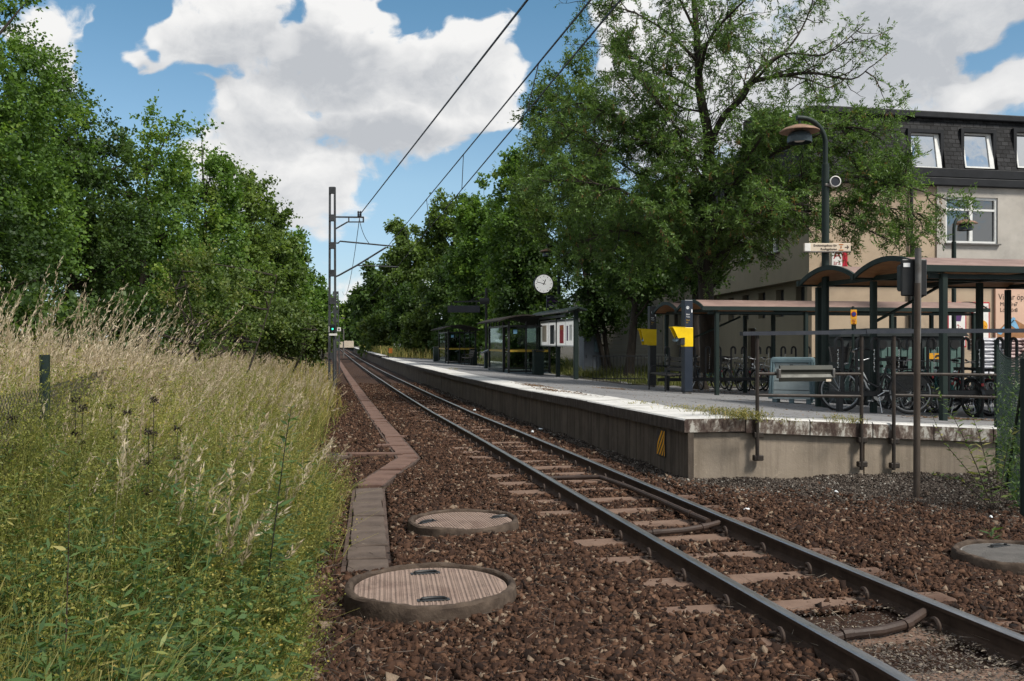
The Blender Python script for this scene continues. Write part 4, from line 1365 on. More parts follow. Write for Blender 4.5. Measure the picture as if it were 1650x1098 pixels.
for (ang, ln, w, tail) in ((12.78 / 12 * 2 * PI, .50, .042, .14), (47.5 / 60 * 2 * PI, .80, .030, .2)):
    M = Matrix.Rotation(ang, 3, 'Y')
    m = MB(); m.box(M @ Vector((0, 0, R_ * (ln - tail) / 2)) + Vector((cx_, -.112 - w * .05, 0)), (w, .004, R_ * (ln + tail)), M=M); m.build('hand', 'ink_dark', ck)
m = MB(); m.bb((cx_ - .02, -.108, R_ * .36), (.05, .004, .035), .002); m.build('emblem', 'ink_dark', ck)
ns = empty('station_sign', (lq.x - .05, lq.y - .25, ZC + (HZ - 489) * uq), 'dark square station name sign with a violet stripe below the clock', 'sign', -PHI + .2)
ws, hs = 23 * uq, 24 * uq
m = MB(); m.bb((-.30, 0, 0), (ws, .08, hs), .01); m.build('panel', 'sign_dark', ns)
m = MB(); m.box((-.30, -.043, hs * .13), (ws - .02, .006, hs * .10)); m.build('stripe', 'sign_purple', ns)
lettering('Näsby allé', .17, 'ink_white', ns, (-.30, -.046, -hs * .20), align='CENTER', sx=.72)
lettering('Spår', .09, 'ink_white', ns, (-.30 - ws * .45, -.046, hs * .36))
lettering('Roslags', .09, 'ink_white', ns, (-.30 + ws * .38, -.046, hs * .36), align='RIGHT', sx=.8)

# hanging display board on a gantry arm
gq = gp(783.5, 592.5); Yg = SP * gq.x + CP * gq.y; ug = Yg / F
ga = empty('display_board', gq, 'long dark display board hanging from a black pole between the shelters', 'display board', -PHI)
m = MB(); m.cyl((0, 0, 0), (0, 0, 128 * ug), .075, n=12); m.bb((-.1, 0, 107 * ug), (.55, .2, .35), .02); m.build('pole', 'black_steel', ga, True)
m = MB(); beam(m, (0, 0, 107 * ug), (-52 * ug, 0, 106 * ug), .07, .09); m.tube([(0, 0, 122 * ug), (-26 * ug, 0, 107 * ug)], .02, 6); m.build('arm', 'black_steel', ga)
m = MB(); m.bb((-36 * ug, 0, 94 * ug), (52 * ug, .22, 11 * ug), .02); m.build('board', 'sign_dark', ga)
m = MB()
for x in (-16, -56): m.cyl((x * ug, 0, 98 * ug), (x * ug, 0, 106 * ug), .02, n=6)
m.build('hanger', 'black_steel', ga)

# glass waiting shelters
def wait_shelter(s0, s1, label, zoff=0):
    t0, t1 = 7.6, 9.4
    b = Vector((t0, s0, float(zp(8, s0))))
    root = empty('waiting_shelter', b, label, 'waiting shelter', 0, 'glass waiting shelters')
    L_ = s1 - s0; Wd = t1 - t0; Hh = 2.25
    for (x, y) in ((0, 0), (0, L_), (Wd, 0), (Wd, L_), (0, L_ * .25), (Wd, L_ / 2)):
        m = MB(); m.bb((x, y, Hh / 2), (.09, .09, Hh), .008); m.build('post', 'black_steel', root)
    m = MB(); m.bb((Wd * .42, 0, Hh / 2), (.05, .06, Hh), .006); m.build('mullion', 'black_steel', root)
    m = MB(); m.bb((Wd * .42, L_, Hh / 2), (.05, .06, Hh), .006); m.build('mullion', 'black_steel', root)
    m = MB()
    for (a_, c_) in (((0, 0, Hh - .2), (Wd, 0, Hh - .2)), ((0, L_, Hh - .2), (Wd, L_, Hh - .2)), ((Wd, 0, Hh - .2), (Wd, L_, Hh - .2)), ((0, 0, Hh - .2), (0, L_, Hh - .2)), ((0, 0, .10), (Wd, 0, .10)), ((0, L_, .10), (Wd, L_, .10)), ((Wd, 0, .10), (Wd, L_, .10)), ((0, L_ * .25, .1), (0, L_, .1))):
        beam(m, a_, c_, .06, .08)
    m.build('frame', 'black_steel', root)
    m = MB()
    for k in range(5): m.bb((0, L_ * (.3 + .15 * k), Hh - .08), (.05, .05, .22), .004)
    m.build('stub', 'black_steel', root)
    for (nm, a_, c_) in (('end', (.05, 0), (Wd - .05, 0)), ('end', (.05, L_), (Wd - .05, L_)), ('back', (Wd, .05), (Wd, L_ - .05)), ('front', (0, L_ * .27), (0, L_ - .05))):
        m = MB()
        V = [(a_[0], a_[1], .15), (c_[0], c_[1], .15), (c_[0], c_[1], Hh - .25), (a_[0], a_[1], Hh - .25)]
        m.add(V, [(0, 1, 2, 3)]); m.build('glass_pane', 'glass_clear', root)
        d = .012
        m = MB()
        V = [(a_[0] - d, a_[1] - d, .93), (c_[0] - d, c_[1] - d, .93), (c_[0] - d, c_[1] - d, 1.02), (a_[0] - d, a_[1] - d, 1.02)]
        m.add(V, [(0, 1, 2, 3)]); m.build('warning_strip', 'strip_yellow', root)
    m = MB(); m.box((.28, -.02, Hh - .45), (.17, .006, .17)); m.build('sticker', 'sticker_blue', root)
    # slightly arched roof
    m = MB()
    n = 10
    poly = [(-.55 + (Wd + .8) * k / n, Hh + .02 + .42 * math.sin(PI * (.12 + .8 * k / n)) - .15) for k in range(n + 1)]
    poly += [(x, z - .06) for x, z in poly[::-1]]
    m.prism(poly, -.5, L_ + .4, 'XZ'); m.build('roof', 'bark_dark', root, False)
    m = MB(); m.box((Wd / 2, L_ / 2, .012), (Wd + .2, L_ + .2, .03)); m.build('floor_slab', 'plaster_base', root)
    return root
wait_shelter(39.3, 44.2, 'nearer glass waiting shelter with a low arched roof and a yellow strip')
wait_shelter(60.0, 65.0, 'farther glass waiting shelter in the shade of the trees')
# grey electrical cabinet behind the board
q = gp(951, 604.5); u = (SP * q.x + CP * q.y) / F
cb = empty('electrical_cabinet', q, 'grey metal cabinet with a sloping top behind the notice board', 'cabinet', -PHI + .3)
wv_ = 30 * u
m = MB(); m.prism([(-wv_ / 2, .18), (wv_ / 2, .18), (wv_ / 2, 66 * u), (-wv_ / 2, 62 * u)], -.3, .3, 'XZ'); m.build('body', 'cabinet_grey', cb)
m = MB(); m.bb((0, 0, .09), (wv_ + .06, .66, .22), .02); m.build('plinth', 'ring_concrete', cb)
m = MB(); m.bb((-wv_ * .22, -.31, 36 * u), (wv_ * .5, .03, 46 * u), .006); d_ = m.build('door', 'cabinet_grey', cb)
m = MB(); m.bb((-wv_ * .38, -.335, 30 * u), (.03, .03, .16), .004); m.build('handle', 'black_steel', d_)
m = MB(); m.bb((wv_ * .27, -.36, 46 * u), (wv_ * .34, .13, 18 * u), .008); m.build('meter_box', 'bin_trim', cb)
# signs at the far end of the platform
q = gp(627.5, 577); u = (SP * q.x + CP * q.y) / F
os_ = empty('warning_sign', q, 'small orange plate on a thin post at the far end of the platform', 'sign', -PHI)
m = MB(); m.cyl((-.1, 0, 0), (-.1, 0, 17 * u), .03, n=8); m.build('post', 'black_steel', os_)
m = MB(); m.bb((.1, -.04, 11.5 * u), (6 * u, .02, 8 * u), .004); m.build('plate', 'sign_orange', os_)
q2 = gp(646, 575); u = (SP * q2.x + CP * q2.y) / F
s2_ = empty('prohibition_sign', q2, 'small white sign with a red mark above the far platform end', 'sign', -PHI)
m = MB(); m.cyl((0, 0, 0), (0, 0, 20 * u), .03, n=8); m.build('post', 'black_steel', s2_)
m = MB(); m.bb((-.3, -.04, 18.5 * u), (12 * u, .02, 5 * u), .004); m.build('plate', 'sign_white', s2_)
m = MB(); m.lathe([(1.6 * u, 0), (.9 * u, 0)], 14, (-.3 - 4 * u, -.055, 18.5 * u), 'Y', False, False); m.build('emblem', 'sign_red', s2_)

# ================================================================ BIKE SHELTERS
def bike_shelter(loc, L_, D_, Hh, label, nfront):
    root = empty('bike_shelter', loc, label, 'bike shelter', 0, 'arched bike shelters')
    hd = D_ / 2
    for j, y0 in enumerate((0, hd)):
        n = 14
        out = []; inn = []
        for k in range(n + 1):
            u = k / n
            y = y0 - .06 + (hd + .02) * u
            z = Hh + .06 + .23 * math.sin(PI * u) ** .85
            out.append((y, z)); inn.append((y, z - .035))
        m = MB(); m.prism(out + inn[::-1], -.25, L_ + .25, 'YZ')
        # underside boards
        m.m(1); V = []
        for x in (-.23, L_ + .23):
            V += [(x, y, z - .004) for y, z in inn]
        m.add(V, [(i, i + 1, i + n + 2, i + n + 1) for i in range(n)])
        m.build('roof', ['roof_pink', 'roof_under'], root)
        for x in (-.27, L_ + .27):
            m = MB(); pts = [(x, y, z - .03) for y, z in out]
            poly = [(y, z + .02) for y, z in out] + [(y, z - .065) for y, z in out[::-1]]
            m.prism(poly, x - .02, x + .02, 'YZ'); m.build('end_arch', 'green_steel', root)
    for y in (-.06, hd, D_ + .02):
        m = MB(); beam(m, (-.3, y, Hh + .04), (L_ + .3, y, Hh + .04), .09, .10)
        if y < 0: beam(m, (-.1, y + .1, Hh - .07), (L_ + .1, y + .1, Hh - .07), .06, .07)
        m.build('eaves_beam', 'green_steel', root)
    xs = [.12 + (L_ - .24) * k / (nfront - 1) for k in range(nfront)]
    for x in xs:
        m = MB(); beam(m, (x, 0, Hh + .02), (x, D_, Hh + .02), .06, .08); m.build('cross_beam', 'green_steel', root)
    for x in xs:
        for y in (.0, hd, D_ - .02):
            zb_ = float(zp(loc[0] + x, loc[1] + y)) - loc[2]
            m = MB(); m.bb((x, y, (Hh + zb_) / 2 - .03), (.10, .10, Hh - zb_), .012); m.build('post', 'green_steel', root)
    m = MB(); m.tube([(xs[0], hd, Hh - .75), (xs[1] * .6 + xs[0] * .4, hd, Hh - .12)], .03, 6); m.build('brace', 'green_steel', root)
    return root
pA = gp(1155, 637); pB = gp(1520, 678)
bike_shelter((pA.x - .12, pA.y, pA.z), 7.6, 3.6, 2.16, 'farther arched bike shelter with a pinkish roof behind the ticket column', 4)
bike_shelter((pB.x - .12, pB.y, pB.z), 6.5, 3.75, 2.30, 'nearer arched bike shelter reaching out of the picture at the right', 4)

def rack(loc, n, pitch, label, hh=1.22):
    root = empty('bike_rack', loc, label, 'bike rack', 0, 'racks of curved hoops')
    m = MB(); m.bb((n * pitch / 2 - pitch / 2, 0, .30), (n * pitch + .2, .07, .09), .01)
    for x in (0, n * pitch * .5, n * pitch - pitch): m.bb((x, 0, .13), (.09, .09, .30), .01)
    m.build('base_bar', 'black_steel', root)
    for k in range(n):
        sd_ = -1 if k % 2 else 1
        x = k * pitch + (.05 if sd_ > 0 else -.02)
        m = MB()
        pts = [(x, 0, .28), (x, 0, hh - .12)]
        for a_ in range(9):
            u = PI * a_ / 8
            pts.append((x - sd_ * .065 + sd_ * .065 * math.cos(u), 0, hh - .10 + .085 * math.sin(u)))
        pts.append((x - sd_ * .13, 0, hh - .22))
        m.tube(pts, .027, 8); m.build('hoop', 'black_steel', root, True)
        if k % 3 != 1:
            m = MB()
            for q in range(9 + k % 4): m.bb((x - sd_ * .10 + .006 * math.sin(q * 2), -.035, hh - .22 - q * .036), (.010 if q % 2 else .022, .012, .03), .003)
            m.build('chain', 'chrome', root)
    return root
qa = pA + Vector((-.45, 2.3, 0)); qa.z = float(zp(qa.x, qa.y)); rack(qa, 20, .38, 'row of black hooked bike stands under the farther shelter')
qb = pB + Vector((-.75, 1.7, 0)); qb.z = float(zp(qb.x, qb.y)); rack(qb, 18, .34, 'row of black hooked bike stands under the nearer shelter', 1.27)

# ---------------------------------------------------------------- bicycles
def bicycle(p_front, p_rear, label, fmat, group='parked bicycles', basket=None, step=False, lean=0.0, white_rim=True, rack_=True, fork=None, skirt=False, sc=1.0):
    d = Vector(p_front) - Vector(p_rear); 
    rz = math.atan2(d.y, d.x)
    mid = (Vector(p_front) + Vector(p_rear)) / 2
    root = empty('bicycle', mid, label, 'bicycle', rz, group)
    root.rotation_euler = (lean, 0, rz)
    root.scale = (sc,) * 3
    WB = .53; R_ = .345
    for (x, nm) in ((WB, 'wheel'), (-WB, 'wheel')):
        m = MB()
        pts = [(x + (R_ - .02) * math.cos(2 * PI * k / 40), 0, R_ + (R_ - .02) * math.sin(2 * PI * k / 40)) for k in range(41)]
        m.tube(pts, .020, 8, False); w_ = m.build('wheel', 'rubber', root, True)
        m = MB()
        pts = [(x + (R_ - .052) * math.cos(2 * PI * k / 40), 0, R_ + (R_ - .052) * math.sin(2 * PI * k / 40)) for k in range(41)]
        m.tube(pts, .013, 6, False); m.build('rim', 'rim_alu' if white_rim else 'bike_black', w_, True)
        m = MB()
        for k in range(28):
            a_ = 2 * PI * k / 28; o_ = .5 if k % 4 < 2 else -.5
            m.tube([(x + .022 * math.cos(a_ + o_), .03 if k % 2 else -.03, R_ + .022 * math.sin(a_ + o_)), (x + (R_ - .055) * math.cos(a_), 0, R_ + (R_ - .055) * math.sin(a_))], .0022, 3, False)
        m.build('spokes', 'chrome', w_)
        m = MB(); m.cyl((x, -.05, R_), (x, .05, R_), .022, n=10); m.build('hub', 'chrome', w_, True)
        m = MB()
        a0, a1 = (.5, 2.6) if x > 0 else (.25, 2.9)
        pts = [(x + (R_ + .022) * math.cos(a0 + (a1 - a0) * k / 14), 0, R_ + (R_ + .022) * math.sin(a0 + (a1 - a0) * k / 14)) for k in range(15)]
        V = []
        for q in pts: V += [(q[0], -.028, q[2] - .008), (q[0], 0, q[2] + .008), (q[0], .028, q[2] - .008)]
        m.add(V, [(i * 3 + j, i * 3 + j + 1, i * 3 + j + 4, i * 3 + j + 3) for i in range(14) for j in range(2)])
        m.build('mudguard', fmat if not fork else 'bike_black', root, True)
    hx, hz = .33, .80
    bbk = (-.06, 0, .28); sx_, sz_ = -.19, .78
    m = MB()
    m.tube([(hx - .005, 0, hz + .06), (hx + .045, 0, hz - .10)], .020, 8)
    if step:
        m.tube([(hx + .04, 0, hz - .08), (.16, 0, .42), (.04, 0, .32), bbk], .019, 8)
        m.tube([(hx + .02, 0, hz - .02), (.10, 0, .50), (-.05, 0, .42), (-.12, 0, .46)], .017, 8)
    else:
        m.tube([(hx + .035, 0, hz - .08), bbk], .019, 8)
        m.tube([(hx + .01, 0, hz - .01), (-.165, 0, .70)], .017, 8)
    m.tube([bbk, (sx_, 0, sz_)], .017, 8)
    for y in (-.06, .06):
        m.tube([(bbk[0], y * .5, bbk[2]), (-WB, y, R_)], .010, 6)
        m.tube([(-.165, y * .4, .66), (-WB, y, R_)], .009, 6)
    m.cyl((bbk[0], -.05, bbk[2]), (bbk[0], .05, bbk[2]), .026, n=10)
    m.build('frame', fmat, root, True)
    m = MB()
    for y in (-.045, .045): m.tube([(hx + .048, y, hz - .12), (WB - .03, y, R_ + .16), (WB, y, R_)], .011, 6)
    m.build('fork', fork or fmat, root, True)
    m = MB(); m.tube([(hx - .005, 0, hz + .05), (hx - .03, 0, hz + .19)], .013, 8)
    m.tube([(hx - .20, -.29, hz + .22), (hx - .10, -.27, hz + .235), (hx + .0, -.16, hz + .20), (hx - .02, 0, hz + .17), (hx + .0, .16, hz + .20), (hx - .10, .27, hz + .235), (hx - .20, .29, hz + .22)], .012, 8)
    hb = m.build('handlebar', 'chrome', root, True)
    m = MB()
    for y in (-1, 1): m.tube([(hx - .22, y * .293, hz + .218), (hx - .11, y * .272, hz + .234)], .017, 8)
    m.build('grip', 'rubber', hb, True)
    m = MB(); m.prism([(-.33, -.09), (-.34, .09), (-.24, .08), (-.07, .03), (-.06, -.03), (-.24, -.08)], .0, .05, 'XY', c=(0, 0, .84)); m.cyl((sx_ - .02, 0, .77), (sx_ - .02, 0, .85), .013); m.build('saddle', 'rubber', root)
    m = MB()
    m.lathe([(.085, -.004), (.085, .004)], 20, (bbk[0], -.055, bbk[2]), 'Y')
    for (sg_, y) in ((1, -.075), (-1, .075)):
        a_ = .6
        e = (bbk[0] + sg_ * .16 * math.cos(a_), y, bbk[2] - sg_ * .16 * math.sin(a_))
        m.tube([(bbk[0], y * .9, bbk[2]), e], .010, 6); m.bb((e[0], y * 1.7, e[2]), (.09, .08, .022), .004)
    m.build('crank', 'chrome', root)
    m = MB(); m.prism([(bbk[0] + .11, .33), (bbk[0], .40), (-WB, R_ + .05), (-WB - .04, R_), (-WB, R_ - .05), (bbk[0], .18), (bbk[0] + .1, .21)], -.072, -.062, 'XZ'); m.build('chain_guard', 'bike_black', root)
    if rack_:
        m = MB()
        for y in (-.055, .055): m.tube([(-.24, y, .72), (-.78, y, .715)], .007, 6); m.tube([(-.66, y, .715), (-WB, y, R_)], .006, 6)
        for x in (-.3, -.45, -.6, -.77): m.tube([(x, -.055, .72), (x, .055, .72)], .006, 6)
        m.build('luggage_rack', 'bike_black', root, True)
    if skirt:
        m = MB()
        n = 16; V = [(-WB, -.04, R_ + .02)] + [(-WB + (R_ - .03) * math.cos(PI * (.03 + .8 * k / n)), -.04, R_ + (R_ - .03) * math.sin(PI * (.03 + .8 * k / n))) for k in range(n + 1)]
        V2 = [(x, .04, z) for x, y, z in V]
        m.add(V + V2, [(0, i, i + 1) for i in range(1, n + 1)] + [(n + 2, n + 2 + i, n + 3 + i) for i in range(1, n + 1)])
        m.build('coat_guard', 'bike_black', root)
    m = MB(); m.bb((-.86, 0, .60), (.02, .05, .05), .006); m.build('rear_reflector', 'bike_red', root)
    m = MB(); m.lathe([(.034, .03), (.036, 0), (.012, -.05)], 12, (hx + .12, 0, hz + .0), 'X'); m.build('headlight', 'chrome', root, True)
    m = MB(); m.tube([(-.08, .06, .27), (-.14, .18, .02)], .008, 6); m.build('kickstand', 'chrome', root)
    if basket:
        m = MB()
        x0, z0 = hx + .10, hz + .02
        a, b_ = .15, .12
        V = []
        for (sc, z) in ((.80, 0), (.9, .1), (1.0, .20), (1.06, .25)):
            V += [(x0 + .10 + sc * a * cx2, sc * b_ * 1.4 * cy2, z0 + z) for cx2, cy2 in ((-1, -.7), (-.8, -1), (.8, -1), (1, -.7), (1, .7), (.8, 1), (-.8, 1), (-1, .7))]
        fs = [tuple(range(7, -1, -1))]
        for k in range(3):
            for i in range(8):
                j = (i + 1) % 8
                fs.append((k * 8 + i, k * 8 + j, k * 8 + 8 + j, k * 8 + 8 + i))
        m.add(V, fs); m.build('basket', basket, root)
    return root
bf = at(1354, 662.5, 16.3); br_ = at(1466, 674, 15.75); bf.z = float(zp(bf.x, bf.y)); br_.z = float(zp(br_.x, br_.y))
def on(t, s): return Vector((t, s, float(zp(t, s))))
def bike_at(c, L_dir, **k):
    """centre point and heading (radians from +x)"""
    d = Vector((math.cos(L_dir), math.sin(L_dir), 0)) * .53
    a, b = Vector(c) + d, Vector(c) - d
    a.z = float(zp(a.x, a.y)); b.z = float(zp(b.x, b.y))
    return bicycle(a, b, k.pop('label'), **k)
bicycle(bf, br_, 'black bicycle with a black front basket, parked closest behind the railing', 'bike_black', basket='bike_black', step=True, skirt=True, sc=1.07)
bike_at(gp(1418, 655), 1.9, label='silver grey bicycle leaning in the rack behind the black basket bicycle', fmat='bike_grey', step=True, lean=.08)
bike_at(gp(1246, 631), 2.1, label='white bicycle with a red fork beside the grey bin', fmat='bike_white', fork='bike_red', lean=.06)
bike_at(gp(1292, 630), 1.75, label='dark bicycle with wide chrome handlebar behind the grey bin', fmat='bike_black', white_rim=False, step=True)
bike_at(gp(1122, 628), 1.45, label='dark bicycle with a front basket behind the blue ticket column', fmat='bike_black', white_rim=False, basket='bike_black')
bike_at(gp(1140, 627), 1.7, label='old dark green bicycle next to the first post of the farther shelter', fmat='bike_teal', white_rim=False, step=True)
bike_at(gp(1200, 629), 1.35, label='black bicycle with a pale saddle bag in the middle of the farther rack', fmat='bike_black', lean=-.06)
bike_at(gp(1222, 629), 1.5, label='dark grey bicycle in the farther rack next to the white one', fmat='bike_grey', white_rim=False, step=True)
bike_at(gp(1500, 666), 1.35, label='teal bicycle in the nearer rack just right of the signal pole', fmat='bike_teal', step=True, lean=.05)
bike_at(gp(1548, 668), 2.75, label='black bicycle with wire carrier seen through the railing at right', fmat='bike_black', white_rim=False)
bike_at(gp(1583, 667), 1.3, label='pale bicycle with an orange reflector beside the green fence post', fmat='bike_white', lean=.04)
bike_at(gp(1470, 662), 1.6, label='black bicycle with a chrome bell in the nearer rack behind the signal pole', fmat='bike_black', step=True, lean=-.05)

more = [((1160, 628), 1.5, 'bike_black', 'black bicycle right of the first post in the farther rack'), ((1180, 629), 1.62, 'bike_grey', 'slim grey bicycle in the farther rack'),
        ((1268, 631), 1.4, 'bike_black', 'black bicycle half hidden behind the slatted grey bin'), ((1395, 656), 1.55, 'bike_white', 'white framed bicycle in the nearer rack by the basket bicycle'),
        ((1440, 660), 1.45, 'bike_teal', 'green bicycle in the nearer rack between two shelter posts'), ((1485, 664), 1.65, 'bike_grey', 'grey bicycle in the nearer rack directly behind the signal pole'),
        ((1525, 668), 1.5, 'bike_black', 'black bicycle in the nearer rack behind the shelter corner post'), ((1562, 668), 1.6, 'bike_red', 'dark red bicycle in the nearer rack towards the green fence'), ((1310, 632), 1.55, 'bike_teal', 'green bicycle in the farther rack behind the lamp post'), ((1345, 640), 1.45, 'bike_grey', 'grey bicycle in the farther rack right of the lamp post')]
for k, ((px, py), a_, mt, lab) in enumerate(more):
    bike_at(gp(px, py) + Vector((0, .25 * (k % 3 - 1), 0)), a_, label=lab, fmat=mt, step=bool(k % 2), lean=(-.06, .05, .02)[k % 3], white_rim=bool(k % 3), basket='bike_black' if k % 4 == 1 else None)

# ---------------------------------------------------------------- grit bins
def grit_bin(loc, rz, label):
    root = empty('grit_bin', loc, label, 'storage bin', rz, 'grey slatted bins')
    w0, w1, d0, d1, h = .84, .76, .70, .60, .92
    for (x, y) in ((-.34, -.28), (0, -.28), (.34, -.28), (-.34, .28), (.34, .28)):
        m = MB(); m.bb((x, y, .06), (.10, .08, .14), .01); m.build('foot', 'bin_trim', root)
    def ring(z):
        u = (z - .1) / (h - .1)
        return (w0 + (w1 - w0) * u) / 2, (d0 + (d1 - d0) * u) / 2
    m = MB()
    zs = [.10, .29, .48, .67, .86]
    for a_, b_ in zip(zs[:-1], zs[1:]):
        V = []
        for z in (a_, b_ - .014):
            x, y = ring(z)
            V += [(-x, -y, z), (x, -y, z), (x, y, z), (-x, y, z)]
        m.add(V, [(3, 2, 1, 0), (4, 5, 6, 7)] + [(i, (i + 1) % 4, (i + 1) % 4 + 4, i + 4) for i in range(4)])
    m.build('slats', 'bin_grey', root)
    m = MB()
    for (sx_, sy_) in ((-1, -1), (1, -1), (1, 1), (-1, 1)):
        x0, y0 = ring(.1); x1, y1 = ring(.88)
        beam(m, (sx_ * x0, sy_ * y0, .1), (sx_ * x1, sy_ * y1, .88), .10, .035)
        beam(m, (sx_ * x0, sy_ * y0, .1), (sx_ * x1, sy_ * y1, .88), .035, .10)
    m.build('corner_trim', 'bin_trim', root)
    m = MB(); m.bb((0, 0, .895), (w1 + .09, d1 + .09, .085), .012); m.bb((0, 0, .945), (w1 + .04, d1 + .04, .035), .012); lid = m.build('lid', 'bin_trim', root)
    m = MB(); m.box((0, -ring(.8)[1] - .004, .80), (.07, .012, .035)); m.build('latch', 'black_steel', root)
    return root
q = gp(1289, 651)
grit_bin((q.x, q.y + .30, q.z), -PHI - .38, 'grey slatted storage bin standing in front of the lamp post, partly behind the olive panel')
q = gp(1368, 646)
grit_bin((q.x, q.y + .75, float(zp(q.x, q.y + .75))), -PHI - .30, 'second grey slatted bin behind the front wheel of the black bicycle')

# recycling containers between the shelters
def recycling(px, py, Y, label):
    q = at(px, py, Y); q.z = float(zp(q.x, q.y))
    root = empty('recycling_container', q, label, 'container', -PHI, 'dark recycling containers')
    m = MB(); m.bb((0, 0, .80), (1.0, 1.0, 1.55), .04); m.build('body', 'bin_dark', root)
    m = MB(); m.prism([(-.56, 1.56), (.56, 1.56), (.42, 1.74), (-.42, 1.74)], -.55, .55, 'XZ'); m.build('lid', 'bin_dark', root)
    m = MB()
    for k in range(6): m.bb((-.36 + .145 * k, -.515, .72), (.125, .03, 1.2), .006)
    m.build('front_panel', 'bin_green', root)
    for x in (-.25, .25):
        m = MB(); m.lathe([(.10, -.02), (.10, .01)], 18, (x, -.53, 1.38), 'Y'); m.build('hatch', 'black_steel', root)
    return root
recycling(1425, 600, 21.0, 'dark recycling container with green front behind the nearer rack, left one')
r2 = recycling(1503, 600, 21.2, 'dark recycling container with a small yellow sign behind the signal pole')
m = MB(); m.box((-.16, -.535, 1.12), (.42, .006, .13)); yp = m.build('yellow_plate', 'sign_yellow', r2)
m = MB(); m.prism([(-.10, -.02), (-.07, .03), (.05, .03), (.09, .0), (.05, -.01), (.05, -.035), (.03, -.035), (.02, -.012), (-.05, -.012), (-.06, -.035), (-.08, -.035)], -.542, -.539, 'XZ', c=(-.10, 0, 1.12)); m.build('symbol', 'ink_dark', yp)
recycling(1378, 600, 21.6, 'dark recycling container at the left end of the group, behind the basket bicycle')

# yellow parking sign on a post
q = at(1374.5, 560, 20.6); q.z = float(zp(q.x, q.y)); u = 20.6 / F
ps = empty('parking_sign', q, 'yellow sign with a blue and red disc on a thin post under the shelter roofs', 'sign', -PHI)
m = MB(); m.cyl((0, 0, 0), (0, 0, (HZ - 494) * u + ZC - q.z), .03, n=8); m.build('post', 'green_steel', ps)
zc_ = ZC - q.z + (HZ - 507) * u
m = MB(); m.bb((0, -.04, zc_), (10 * u, .012, 15 * u), .003); m.build('plate', 'sign_yellow', ps)
m = MB(); m.lathe([(4.2 * u, 0), (.0001, -.001)], 20, (0, -.052, zc_ + .5 * u), 'Y', False, False); m.build('disc', 'sign_red', ps)
m = MB(); m.lathe([(3.2 * u, 0), (.0001, -.001)], 20, (0, -.056, zc_ + .5 * u), 'Y', False, False); m.build('disc_centre', 'sign_blue', ps)
m = MB(); m.bb((0, -.04, zc_ - 12 * u), (10 * u, .012, 7.5 * u), .003); m.build('text_plate', 'sign_yellow', ps)
lettering('Gäller', .05, 'ink_red', ps, (0, -.05, zc_ - 10.3 * u), align='CENTER', sx=.7)
lettering('hela', .05, 'ink_red', ps, (0, -.05, zc_ - 13.6 * u), align='CENTER', sx=.7)

# ================================================================ BUILDING
BX, BY = 15.7, 28.5
bld = empty('apartment_building', (BX, BY, float(zp(BX, BY))), 'beige rendered building with a black slate mansard storey behind the bike shelters', 'building')
bz = bld.location.z
def ZW(py, Y): return ZC + (HZ - py) / F * Y - bz
zl = 3.96 - bz; zm = 7.0 - bz; zf_ = 7.62 - bz; zt_ = 9.5 - bz
LD = Vector((.137, .992, 0)).normalized()     # left facade direction
LN = Vector((-LD.y, LD.x, 0))                 # its outward side
FL = 34.0
def wallquad(m, a, b, z0, z1, th=.3, nrm=None):
    a, b = Vector(a), Vector(b)
    d = (b - a).normalized(); nn = nrm or Vector((d.y, -d.x, 0))
    V = []
    for q in (a, b, b - nn * th, a - nn * th):
        V.append((q.x, q.y, z0)); 
    V += [(x, y, z1) for x, y, z in V]
    m.add(V, [(3, 2, 1, 0), (4, 5, 6, 7)] + [(i, (i + 1) % 4, (i + 1) % 4 + 4, i + 4) for i in range(4)])
def facade(m, a, b, z0, z1, holes, nrm, th=.3):
    """wall with rectangular openings: holes = (u0,u1,z0,z1) along the wall"""
    a, b = Vector(a), Vector(b); L_ = (b - a).length; d = (b - a) / L_
    us = sorted({0, L_, *[h[0] for h in holes], *[h[1] for h in holes]})
    zs = sorted({z0, z1, *[h[2] for h in holes], *[h[3] for h in holes]})
    for i in range(len(us) - 1):
        for j in range(len(zs) - 1):
            cu, cz_ = (us[i] + us[i + 1]) / 2, (zs[j] + zs[j + 1]) / 2
            if any(h[0] < cu < h[1] and h[2] < cz_ < h[3] for h in holes): continue
            p0, p1 = a + d * us[i], a + d * us[i + 1]
            m.add([(p0.x, p0.y, zs[j]), (p1.x, p1.y, zs[j]), (p1.x, p1.y, zs[j + 1]), (p0.x, p0.y, zs[j + 1])], [(0, 1, 2, 3)])
    for h in holes:
        p0, p1 = a + d * h[0], a + d * h[1]
        q0, q1 = p0 - nrm * th, p1 - nrm * th
        A = [(p0, q0, h[2], h[3], 1), (p1, q1, h[2], h[3], 1)]
        m.add([(p0.x, p0.y, h[2]), (q0.x, q0.y, h[2]), (q0.x, q0.y, h[3]), (p0.x, p0.y, h[3])], [(0, 1, 2, 3)])
        m.add([(p1.x, p1.y, h[2]), (q1.x, q1.y, h[2]), (q1.x, q1.y, h[3]), (p1.x, p1.y, h[3])], [(0, 1, 2, 3)])
        for z in (h[2], h[3]):
            m.add([(p0.x, p0.y, z), (p1.x, p1.y, z), (q1.x, q1.y, z), (q0.x, q0.y, z)], [(0, 1, 2, 3)])
def kx(px, Yg=32.0):
    """distance along the front facade for photo column px (facade y=BY)"""
    k = (px - 825) / F
    Y = BY / (CP - SP * k)
    return to_ts(k * Y, Y)[0] - BX, Y
FN = Vector((0, -1, 0))
W_ = 26.0
k0, Y0 = kx(1522); k1, Y1 = kx(1606)
win1 = (k0, k1, ZW(394, Y1), ZW(320, Y1))
